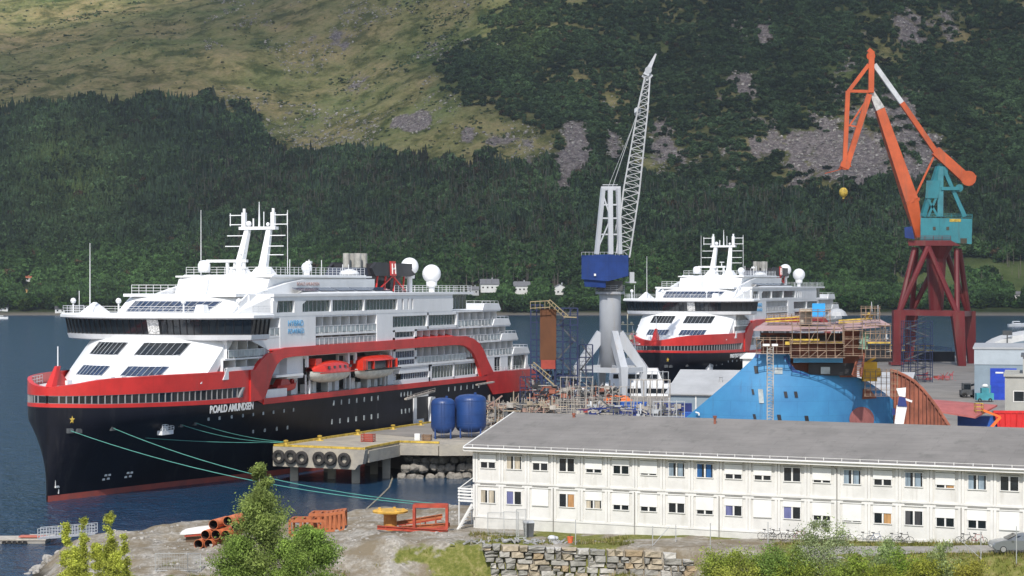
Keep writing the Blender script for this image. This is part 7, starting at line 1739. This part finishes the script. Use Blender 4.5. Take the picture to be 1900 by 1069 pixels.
# debris on the wall top
deb = [('site_bin','dark grey steel bin standing on the terrace near the building corner','bin',(981,996),(.0,.9,.7,1.3),M_dgrey),('orange_bucket','orange-red bucket on top of the stone wall','bucket',(1058,1008),(.0,.55,.5,.5),mat('bucket_orange',(.75,.16,.06),.5,.1)),('foil_bundle','white and blue plastic bundle on the stone wall','bundle',(1024,1004),(.0,.7,.6,.55),mat('plastic_white',(.6,.62,.68),.5,.2,4))]
for nm, lab, cat, (x, y), (_, sx, sy, sz), m in deb:
    p_ = gr(x, y); t = empty(nm, tuple(p_), .2, lab, cat)
    if nm == 'orange_bucket': MB().lathe((0,0,0),[(.2,0),(.28,.5),(.3,.52),(.3,.55),(.26,.55),(.22,.2)],16).build('bucket_body', m, t); MB().torus((0,0,.5),.28,.02,'x',14,4).build('handle', M_dgrey, t)
    elif nm == 'site_bin': MB().hexa([(-.35,-.3,0),(.35,-.3,0),(.35,.3,0),(-.35,.3,0)],[(-.45,-.38,1.25),(.45,-.38,1.25),(.45,.38,1.25),(-.45,.38,1.25)]).build('body', m, t); MB().hexa([(-.48,-.42,1.25),(.48,-.42,1.25),(.48,.42,1.25),(-.48,.42,1.25)],[(-.46,-.3,1.36),(.46,-.3,1.36),(.46,.4,1.42),(-.46,.4,1.42)]).build('lid', M_grey, t)
    else:
        mb = MB(); mb.sm = True; mb.sphere((0,0,.25),.4,12,.6); mb.sphere((.35,.1,.2),.28,10,.7); mb.build('wrap', m, t)
t = empty('rubble_heap', tuple(gr(1000,1008)), 0, 'heap of grey rubble and scrap pieces on the stone wall top', 'rubble'); mb = MB(); rn = random.Random(3)
for k in range(110):
    x = rn.gauss(-2,2.6); y = rn.gauss(.3,.5); z = max(0,.3-.05*abs(x+2))*rn.random(); s = rn.uniform(.08,.28); d = Vector((rn.uniform(-1,1),rn.uniform(-.5,.5),rn.uniform(-.5,.7)))*s*1.5; mb.bar(Vector((x,y,z))-d, Vector((x,y,z))+d, s*.7, s*.5)
mb.build('rubble', mat('rubble_grey', (.36,.36,.36), .9, .3, 2), t)
# temporary mesh fencing with posts
M_post = mat('galvanised_post', (.55,.56,.56), .4, .08, metal=.4)
def fence_panel(x0, x1, y0, h, label, Y=None, bars=14):
    a, b_ = gr(x0,y0), gr(x1,y0); t = empty('mesh_fence_panel', tuple(a), 0, label, 'fence panel', 'temporary fence panels'); d = b_-a; mb = MB()
    mb.tube((0,0,0),(0,0,h),.035); mb.tube(d,d+Vector((0,0,h)),.035); mb.tube((0,0,h),d+Vector((0,0,h)),.03); mb.tube((0,0,.1),d+Vector((0,0,.1)),.03); mb.build('frame', M_post, t)
    mb = MB()
    for k in range(1,bars): q_ = d*(k/bars); mb.tube(q_+Vector((0,0,.1)), q_+Vector((0,0,h)), .010, n=4, caps=False)
    for k in range(1,5): mb.tube((0,0,h*k/5), d+Vector((0,0,h*k/5)), .010, n=4, caps=False)
    mb.build('mesh', M_post, t)
fence_panel(905,935,995,2.1,'leftmost mesh fence panel near the barracks corner'); fence_panel(935,962,996,2.2,'second mesh fence panel from the barracks corner'); fence_panel(958,976,1000,2.6,'tall narrow fence panel next to the dark bin')
for k, (x, y, h, lab) in enumerate(((1068,1012,2.2,'thin pale fence post at the stone wall top centre'),(1211,1014,1.7,'fence post with diagonal brace right of the wall centre'),(1254,1006,1.5,'slim post beside the braced fence post'),(1318,1020,2.2,'fence post at the right end of the stone wall'),(1425,1010,1.9,'fence post among the bushes, left of the bicycles'),(1820,1046,2.3,'braced white fence post left of the grey car'),(1886,1052,3.0,'tall thin fence post in front of the grey car'),(1378,1000,1.2,'short stake at the end of the stone wall'))):
    p_ = gr(x,y); t = empty('fence_post', tuple(p_), 0, lab, 'fence post', 'fence posts in front of the barracks'); MB().tube((0,0,-.3),(0,0,h),.04,n=6).build('post', M_post, t)
    if k in (1,5): MB().tube((.05,0,.1),((1.4 if k == 1 else -1.9),0,h*.95 if k == 1 else 1.9),.03,n=6).build('brace', M_post, t)
fence_panel(288,348,1062,1.6,'mesh fence panel on the gravel below the orange pipes', bars=20); fence_panel(348,372,1062,1.6,'end fence panel below the orange pipes', bars=10)
# ---------------------------------------------------------------- bicycles along the wall
M_spoke = mat('spoke_steel', (.4,.4,.4), .4, .1, metal=.6)
def make_bike(m):
    t = empty('bicycle', (0,0,0)); r = .33
    for x in (-.52,.52):
        w_ = MB().torus((x,0,r),r,.02,'y',22,5).build('wheel', M_rubber, t); mb = MB()
        for k in range(8): a = k*math.pi/4; mb.tube((x,0,r),(x+r*math.cos(a),0,r+r*math.sin(a)),.006,n=3,caps=False)
        mb.build('spokes', M_spoke, w_)
    mb = MB(); bb_ = (-.08,0,.3); st = (-.22,0,.82); hd = (.36,0,.84); hb = (.40,0,.68)
    for a, b_ in ((bb_,st),(bb_,hb),(st,hd),((-.52,0,r),bb_),((-.52,0,r),(-.2,0,.74)),(hb,hd),(hb,(.52,0,r))): mb.tube(a,b_,.022,n=6)
    mb.build('frame', m, t); mb = MB(); mb.box(-.36,-.1,-.07,.07,.88,.94); mb.tube((-.22,0,.8),(-.24,0,.9),.018); mb.build('saddle', M_black, t)
    mb = MB(); mb.tube((.34,0,.82),(.32,0,1.02),.018); mb.tube((.3,-.28,1.02),(.3,.28,1.02),.016); mb.build('handlebar', M_black, t); MB().torus((-.08,.0,.3),.09,.012,'y',14,4).build('crank', M_spoke, t); return t
BM = [mat('bike_black', (.03,.03,.03), .4, .1), mat('bike_grey', (.35,.36,.37), .4, .1), mat('bike_maroon', (.25,.04,.04), .4, .1), mat('bike_blue', (.04,.08,.2), .4, .1)]
protos = [make_bike(m) for m in BM]; used = [False]*4
bl_ = [(1424,986,1,0,'pale grey bicycle, leftmost of the four by the first dark window pair'),(1440,988,0,.15,'black bicycle second from the left along the barracks wall'),(1466,986,0,-.1,'black bicycle third from the left along the barracks wall'),(1484,989,2,.1,'maroon bicycle at the right end of the left group of four'),(1556,990,0,.1,'black bicycle left of its twin behind the tall sapling'),(1570,993,0,-.1,'black bicycle right of its twin behind the tall sapling'),(1606,996,1,.2,'grey bicycle left in the pair below the blank shutter'),(1626,997,3,-.1,'blue bicycle right in the pair below the blank shutter'),(1660,999,1,0,'grey bicycle leaning under the orange curtained window'),(1678,1000,0,.1,'black bicycle leaning under the orange curtained window, right of the grey one'),(1792,1008,0,.15,'black bicycle left in the last pair before the car'),(1814,1009,2,-.1,'maroon bicycle right in the last pair before the car')]
for (x, y, k, a, lab) in bl_:
    lx = (x-882)/(1900-882); p_ = None
    best = None
    for s in np.arange(0, 62, .1):
        q_ = bl(s, -1.0); xx_ = 950+F*q_.x/q_.y
        if best is None or abs(xx_-x) < best[0]: best = (abs(xx_-x), q_)
    q_ = best[1]; o = protos[k] if not used[k] else copy_tree(protos[k]); used[k] = True
    o.location = (q_.x, q_.y, gz(q_.x, q_.y)+.02); o.rotation_euler = (.06, 0, BA+a); tag(o, lab, 'bicycle', 'bicycles along the barracks wall')
# ---------------------------------------------------------------- parked car, cut by the right edge
cy = 163.6; cxx = (1838-950)/F*cy; t = empty('parked_car', (cxx, cy, float(gheight(cxx+2, cy))+.1), 0.02, 'grey metallic hatchback parked at the right edge on the gravel lane', 'car')
prof = [(0.02,.38),(.0,.62),(.10,.80),(.55,.94),(1.05,1.02),(1.35,1.10),(2.05,1.46),(2.5,1.54),(3.2,1.52),(3.8,1.36),(4.15,1.05),(4.2,.5),(4.1,.3),(.2,.25)]
M_car = mat('car_paint', (.22,.24,.26), .3, .04, coat=.6, metal=.5)
mb = MB(); Wc = .86; secs = []
for yy_, ins, top in ((-.88,.06,.0),(-.86,.0,1),(-.70,.0,1),(0,-.0,1),(.70,0,1),(.86,0,1),(.88,.06,0)):
    r = []
    for (x, z) in prof:
        zz_ = z
        if abs(yy_) > .69 and z > 1.05: zz_ = 1.0 if abs(yy_) > .8 else z-.02
        r.append((x+(ins if x < 2 else -ins), yy_, zz_+(.02 if yy_ == 0 and z > .9 else 0)))
    secs.append(r+[r[0]])
mb.sm = True; mb.grid(secs); mb.sm = False; mb.add(secs[0][:-1],[tuple(range(len(prof)))]); mb.add(secs[-1][:-1],[tuple(range(len(prof)))]); mb.build('body', M_car, t)
mb = MB(); mb.hexa([(1.42,-.84,.98),(3.95,-.84,.98),(3.6,-.74,1.36),(2.0,-.74,1.38)],[(1.42,-.80,.98),(3.95,-.80,.98),(3.6,-.70,1.36),(2.0,-.70,1.38)]); mb.hexa([(1.22,-.68,1.06),(2.0,-.62,1.43),(2.0,.62,1.43),(1.22,.68,1.06)],[(1.18,-.68,1.10),(1.96,-.62,1.47),(1.96,.62,1.47),(1.18,.68,1.10)]); mb.build('window', M_glass, t)
mb = MB(); mb.bar((2.3,-.86,.95),(2.35,-.78,1.42),.06); mb.bar((3.1,-.86,.95),(3.1,-.78,1.42),.06); mb.build('pillar', M_car, t)
for x in (.80,3.35):
    w_ = MB().torus((x,-.80,.31),.22,.10,'y',24,8).build('wheel', M_rubber, t); mb = MB(); mb.sm = False; mb.lathe((0,0,0),[(.2,-.02),(.2,.02)],18)
    for v in range(len(mb.v)): a, b_, c = mb.v[v]; mb.v[v] = (x+a, -.9+c, .31+b_)
    mb.build('rim', M_spoke, w_); MB().torus((x,.80,.31),.22,.10,'y',18,6).build('wheel', M_rubber, t)
mb = MB(); mb.hexa([(.02,-.8,.66),(.35,-.87,.70),(.5,-.85,.84),(.10,-.75,.80)],[(.06,-.7,.66),(.35,-.75,.70),(.5,-.75,.86),(.12,-.65,.81)]); mb.build('headlight', M_railglass, t); MB().box(1.45,1.62,-1.02,-.88,.98,1.1).build('mirror', M_car, t)
MB().box(-.03,.05,-.3,.3,.45,.6).build('number_plate', M_whitematt, t)
# ---------------------------------------------------------------- foreground trees, saplings, bushes
M_leaf = foliage_material('leaf', trans=.35); M_bark = mat('birch_bark', (.45,.42,.38), .8, .3, 3, streak=4, col2=(.10,.09,.08))
def leaf_tree(name, base, H, label, cat, crown, n, size, colr, group=None, trunk_r=.1, stems=1, spread=.4, bark=M_bark, seed=0):
    """crown: list of (z fraction, radius); leaves clustered on twigs"""
    rs = np.random.RandomState(seed); t = empty(name, tuple(base), 0, label, cat, group)
    tw = MB(); cl = []
    zs = [c[0] for c in crown]; rr = [c[1] for c in crown]
    for s in range(stems):
        a = rs.rand()*6.28; off = np.array([math.cos(a), math.sin(a)])*(spread if stems > 1 else 0)*rs.rand()**.5; hh = H*(1-.35*rs.rand()*(stems > 1)); lean = rs.randn(2)*.04*H*(stems > 1)
        pts = [(off[0]*(.3+.7*k/6)+lean[0]*(k/6)**2+.05*rs.randn(), off[1]*(.3+.7*k/6)+lean[1]*(k/6)**2, hh*k/6) for k in range(7)]; pts[0] = (off[0]*.3, off[1]*.3, -.4)
        for k in range(6): r0 = trunk_r*(1-k/6.4); tw.tube(pts[k], pts[k+1], r0, trunk_r*(1-(k+1)/6.4), n=7)
        nb = max(6, int((46 if stems == 1 else 90/stems)))
        for b in range(nb):
            f_ = zs[0]+(1-zs[0])*rs.rand()**.85*.98; z = hh*f_; k = min(5, int(f_*6)); u_ = f_*6-k; o = np.array(pts[k])*(1-u_)+np.array(pts[k+1])*u_
            R = np.interp(f_, zs, rr)*(.55+.6*rs.rand()); az = rs.rand()*6.28; e = o+np.array([R*math.cos(az), R*math.sin(az), R*(.35+.35*rs.rand())*(1 if stems == 1 else 1.5)])
            tw.tube(o, e, trunk_r*.22, .01, n=4, caps=False)
            for q in range(4): cl.append((o+(e-o)*(.35+.65*(q+rs.rand())/4), .16*R+.10))
    tw.build('trunk', bark, t)
    C = np.array([c[0] for c in cl]); S = np.array([c[1] for c in cl]); pk = rs.randint(0, len(C), n)
    P = C[pk]+rs.randn(n, 3)*S[pk, None]*np.array([1,1,.8]); d1 = rs.randn(n, 3); d1 /= np.linalg.norm(d1, axis=1)[:, None]; d2 = np.cross(d1, rs.randn(n, 3)); d2 /= np.linalg.norm(d2, axis=1)[:, None]
    sz = size*(.6+.8*rs.rand(n, 1)); V = np.stack([P-d1*sz, P-d2*sz*.55, P+d1*sz, P+d2*sz*.55], 1).reshape(-1, 3)
    tone = (.75+.5*rs.rand(len(C)))[pk]*(.8+.4*rs.rand(n)); Cc = np.repeat(np.array(colr)[None]*tone[:, None]*np.array([1+.15*0,1,1]), 4, 0)
    o = raw_mesh('crown', V, np.arange(4*n), 4, [M_leaf], col=Cc, smooth=False); o.parent = t; return t
b = Vector(((483-950)/F*158, 158, 0)); b.z = gz(b.x, b.y)
leaf_tree('birch_tree', b, (CAMZ-(862-YH)*158/F)-b.z, 'tall young birch with light green leaves in front of the bay, pointed top', 'tree', [(.04,2.4),(.3,2.7),(.5,2.4),(.7,1.65),(.9,.7),(1,.15)], 40000, .085, (.26,.33,.10), trunk_r=.13, seed=2)
b = Vector(((580-950)/F*160, 160, 0)); b.z = gz(b.x, b.y)
leaf_tree('birch_tree', b, (CAMZ-(985-YH)*160/F)-b.z, 'broad low birch right of the tall one, its top level with the steel frames', 'tree', [(.05,2.4),(.5,2.3),(.8,1.5),(1,.4)], 20000, .085, (.23,.34,.08), trunk_r=.09, seed=3)
b = Vector(((533-950)/F*156, 156, 0)); b.z = gz(b.x, b.y)
leaf_tree('birch_tree', b, (CAMZ-(1008-YH)*156/F)-b.z, 'low bushy birch filling the gap between the tall and the broad birch', 'tree', [(.05,1.7),(.5,1.7),(.8,1.2),(1,.3)], 12000, .085, (.24,.34,.08), trunk_r=.07, seed=6)
b = Vector(((440-950)/F*157, 157, 0)); b.z = gz(b.x, b.y)
leaf_tree('birch_tree', b, (CAMZ-(1000-YH)*157/F)-b.z, 'small bushy birch at the lower left foot of the tall one', 'tree', [(.05,1.9),(.5,2.1),(.8,1.5),(1,.3)], 14000, .085, (.23,.33,.08), trunk_r=.08, seed=4)
for k, (x, top, w_, lab) in enumerate(((122,968,.45,'yellow-green sapling, leftmost spire of the group by the water'),(156,958,.45,'slim yellow-green sapling second from the left'),(203,952,.75,'tallest and widest yellow-green sapling right of the gangway'),(232,992,.6,'low yellow-green sapling at the right end of the group'),(180,1010,1.0,'bushy yellow sapling filling the foot of the group'),(140,1015,.9,'short yellow sapling at the lower left of the group'),(215,1022,1.0,'short yellow sapling at the lower right of the group'))):
    Yd = 152-k*.7; b = Vector(((x-950)/F*Yd, Yd, 0)); b.z = 2.4
    leaf_tree('poplar_sapling', b, (CAMZ-(top-YH)*Yd/F)-b.z, lab, 'sapling', [(.05,w_*1.3),(.5,w_*.8),(.8,w_*.45),(1,.12)], int(8000*w_+2200), .07, (.48,.52,.10), 'yellow-green saplings', trunk_r=.04, seed=20+k, bark=mat('sapling_bark', (.20,.17,.10), .8, .2))
bs = [(1348,1012,1.6,'bush at the left end of the green thicket beside the stone wall',(0.304,0.371,0.076)),(1395,1020,1.9,'leafy yellow-green bush second in the thicket',(0.324,0.392,0.076)),(1440,1005,1.8,'dense mid green bush below the left bicycles',(0.223,0.332,0.086)),(1490,998,1.6,'bush just left of the tall grey-green willow',(0.243,0.332,0.097)),(1535,955,1.9,'tall grey-green willow shrub in the middle of the thicket',(0.344,0.410,0.216)),(1585,1010,1.5,'low bush right of the grey-green willow',(0.263,0.352,0.065)),(1632,985,1.7,'willow shrub below the right bicycle pair',(0.304,0.392,0.173)),(1680,1005,1.5,'round bush right of the second willow shrub',(0.243,0.352,0.065)),(1745,985,1.1,'slender grey-green shrub left of the last bicycles',(0.324,0.392,0.173)),(1790,1022,1.4,'yellowish bush by the braced fence post',(0.385,0.371,0.076)),(1720,1030,1.5,'low yellow-green bush at the bottom edge',(0.344,0.371,0.065)),(1560,1032,1.5,'low bush at the bottom edge under the willow',(0.243,0.313,0.065)),(1460,1035,1.6,'low leafy bush at the bottom edge left of centre thicket',(0.284,0.352,0.065)),(1370,1045,1.5,'low bush at the bottom edge, far left of thicket',(0.324,0.352,0.076)),(1640,1040,1.5,'low bush at the bottom edge right of the willow',(0.304,0.352,0.065))]
for k, (x, top, w_, lab, c) in enumerate(bs):
    Yd = 158.5-(k%3)*1.0-(2 if top > 1025 else 0); b = Vector(((x-950)/F*Yd, Yd, 0)); b.z = gz(b.x, b.y)-.1
    leaf_tree('bush', b, max(1.1,((CAMZ-(top+10-YH)*Yd/F)-b.z)*1.0), lab, 'bush', [(.02,w_*.9),(.5,w_),(.8,w_*.75),(1,w_*.3)], int(5200*w_), .075, c, 'bushes below the barracks', trunk_r=.03, stems=6, spread=w_*.8, seed=50+k, bark=mat('sapling_bark', (.20,.17,.10)))
# grass tufts over the near ground
rs = np.random.RandomState(5); n = 60000; gx = rs.uniform(-46, 60, n); gy = rs.uniform(152, 186, n); cov = .35+.25*fbm(gx, gy, 14, 4, 12)+.10*sstep(172, 164, gy)*sstep(-16, -8, gx)+.14*sstep(176, 168, gy)*sstep(-3, 0, gx)+.22*sstep(18, 26, gx)*sstep(178, 172, gy)-.3*sstep(180, 190, gy)*sstep(-2, -8, gx)+.22*fbm(gx, gy, 3, 3, 13)
ok = cov > .50; gx, gy = gx[ok], gy[ok]; lane = (gx > 22)&(np.abs(gy-(170.2-(gx-24)*.28)) < 2.3); wallz = (gx > -3)&(gx < 15)&(np.abs(gy-173.9) < 1.5); gx, gy = gx[~lane & ~wallz], gy[~lane & ~wallz]; n = len(gx); gz_ = gheight(gx, gy)
h = .12+.38*rs.rand(n)**2; V = []; a = rs.rand(n)*6.28
for k in range(3):
    aa = a+k*2.1; w_ = .03; V.append(np.stack([np.stack([gx-w_*np.sin(aa), gy+w_*np.cos(aa), gz_-.03], -1), np.stack([gx+w_*np.sin(aa), gy-w_*np.cos(aa), gz_-.03], -1), np.stack([gx+h*.6*np.cos(aa), gy+h*.6*np.sin(aa), gz_+h], -1)], 1))
V = np.concatenate(V).reshape(-1, 3); cc = np.array([.20,.21,.05])*(.6+.7*rs.rand(n, 1)); dry = rs.rand(n, 1) < .35; cc = np.where(dry, np.array([.38,.32,.14]), cc); cc = np.repeat(np.concatenate([cc]*3), 3, 0)
o = raw_mesh('grass', V, np.arange(len(V)), 3, [M_leaf], col=cc, smooth=False); tag(o, 'dry and green grass tufts over the banks in front of the barracks', 'grass', kind='stuff')
# ---------------------------------------------------------------- clouds over the fjord (out of view; density and gaps shaped to shade slope and yard)
def shade_clouds():
    zc = 1500.0; sxy = np.array([sd.x, sd.y])/sd.z
    nx, ny = 190, 330; xs = np.linspace(-1100, 1000, nx); ys = np.linspace(-1250, 3600, ny); Xc, Yc = np.meshgrid(xs, ys)
    Xh, Yh, Zh = Xc.copy(), Yc.copy()+900, np.full(Xc.shape, 200.)
    for _ in range(14):
        Xh = Xc-sxy[0]*(zc-Zh); Yh = Yc-sxy[1]*(zc-Zh); Zh = .5*Zh+.5*np.clip(hheight(Xh, np.maximum(Yh, 1500)), 0, None)
    px, py = pix(Xh, Yh, Zh)
    d = np.full(Xc.shape, .9)
    def hole(cx, cy, rx, ry, a, rot=0):
        dx, dy = px-cx, py-cy; u = (dx*math.cos(rot)+dy*math.sin(rot))/rx; v = (-dx*math.sin(rot)+dy*math.cos(rot))/ry
        return a*np.exp(-((u*u+v*v)**1.6))
    h = hole(40,5,340,66,.98,-.14)
    for a in ((950,560,1200,34,.62,0),(330,130,330,40,.18,0),(560,190,300,80,.30,.1),(700,240,200,50,.28,0),(960,70,90,90,.7,0),(130,330,130,90,.6,.5),(150,535,300,60,.75,0),(1000,560,260,40,.4,0),(1730,530,300,60,.55,0),(1500,290,260,80,.28,0),(1120,200,160,90,.12,0),(800,60,110,60,.15,0),(1850,200,90,70,.25,0)):
        h = np.maximum(h, hole(*a))
    d = d-h+.10*fbm(Xc, Yc, 160, 4, 71)+.08*fbm(Xc, Yc, 40, 3, 72)
    far = sstep(1640, 1760, Yh); mid = .5*sstep(392, 412, Yh+6*fbm(Xc, Yc, 60, 3, 75))
    d = d*far*(.74+.20*sstep(300, 200, py)*sstep(950, 800, px))+(1-far)*mid*sstep(-260, -60, Xc+.2*(Yc+1000))    # thinner over the fjord, shaped to dull the yard cranes
    edge = sstep(-1100, -900, Xc)*sstep(1000, 850, Xc)*sstep(3600, 3400, Yc); d = np.clip(d*edge, 0, .93)
    th = 20+160*d*(.8+.5*fbm(Xc, Yc, 90, 4, 73))
    N = nx*ny; co = np.concatenate([np.stack([Xc, Yc, np.full(Xc.shape, zc)], -1).reshape(-1, 3), np.stack([Xc, Yc, zc+th], -1).reshape(-1, 3)])
    i = (np.arange(nx-1)[None, :]+np.arange(ny-1)[:, None]*nx).reshape(-1); keep = (d[:-1, :-1].reshape(-1) > .015); i = i[keep]
    q = np.concatenate([np.stack([i, i+1, i+nx+1, i+nx], -1), np.stack([i, i+1, i+nx+1, i+nx], -1)+N]).reshape(-1)
    m = bpy.data.materials.new('shade_cloud_mat'); m.use_nodes = True; t = m.node_tree; n = t.nodes; L = t.links; n.remove(n['Principled BSDF'])
    a = n.new('ShaderNodeAttribute'); a.attribute_name = 'tint'; s1 = n.new('ShaderNodeMath'); s1.operation = 'SUBTRACT'; s1.inputs[0].default_value = 1; L.new(a.outputs['Fac'], s1.inputs[1])
    s2 = n.new('ShaderNodeMath'); s2.operation = 'SQRT'; L.new(s1.outputs[0], s2.inputs[0])
    df = n.new('ShaderNodeBsdfDiffuse'); df.inputs[0].default_value = (.95,.95,.95,1); tl = n.new('ShaderNodeBsdfTranslucent'); tl.inputs[0].default_value = (.95,.95,.95,1)
    m1 = n.new('ShaderNodeMixShader'); m1.inputs[0].default_value = .5; L.new(df.outputs[0], m1.inputs[1]); L.new(tl.outputs[0], m1.inputs[2])
    tp = n.new('ShaderNodeBsdfTransparent'); m2 = n.new('ShaderNodeMixShader'); L.new(s2.outputs[0], m2.inputs[0]); L.new(m1.outputs[0], m2.inputs[1]); L.new(tp.outputs[0], m2.inputs[2]); L.new(m2.outputs[0], n['Material Output'].inputs[0])
    dd = np.concatenate([d.reshape(-1), d.reshape(-1)])
    o = raw_mesh('shade_clouds', co, q, 4, [m], col=np.repeat(dd.reshape(-1, 1), 3, 1)); tag(o, kind='structure')
shade_clouds()
# ---------------------------------------------------------------- haze over the fjord
mh = bpy.data.materials.new('fjord_haze'); mh.use_nodes = True; t = mh.node_tree; n = t.nodes; n.remove(n['Principled BSDF'])
v = n.new('ShaderNodeVolumePrincipled'); v.inputs['Color'].default_value = (.80,.88,1,1); v.inputs['Density'].default_value = .000045; v.inputs['Anisotropy'].default_value = .2
t.links.new(v.outputs[0], n['Material Output'].inputs['Volume'])
o = MB().box(-1700,1700,-60,4400,-8,900).build('haze', mh); tag(o, 'thin bluish air over the fjord and mountainside', 'haze', kind='stuff')
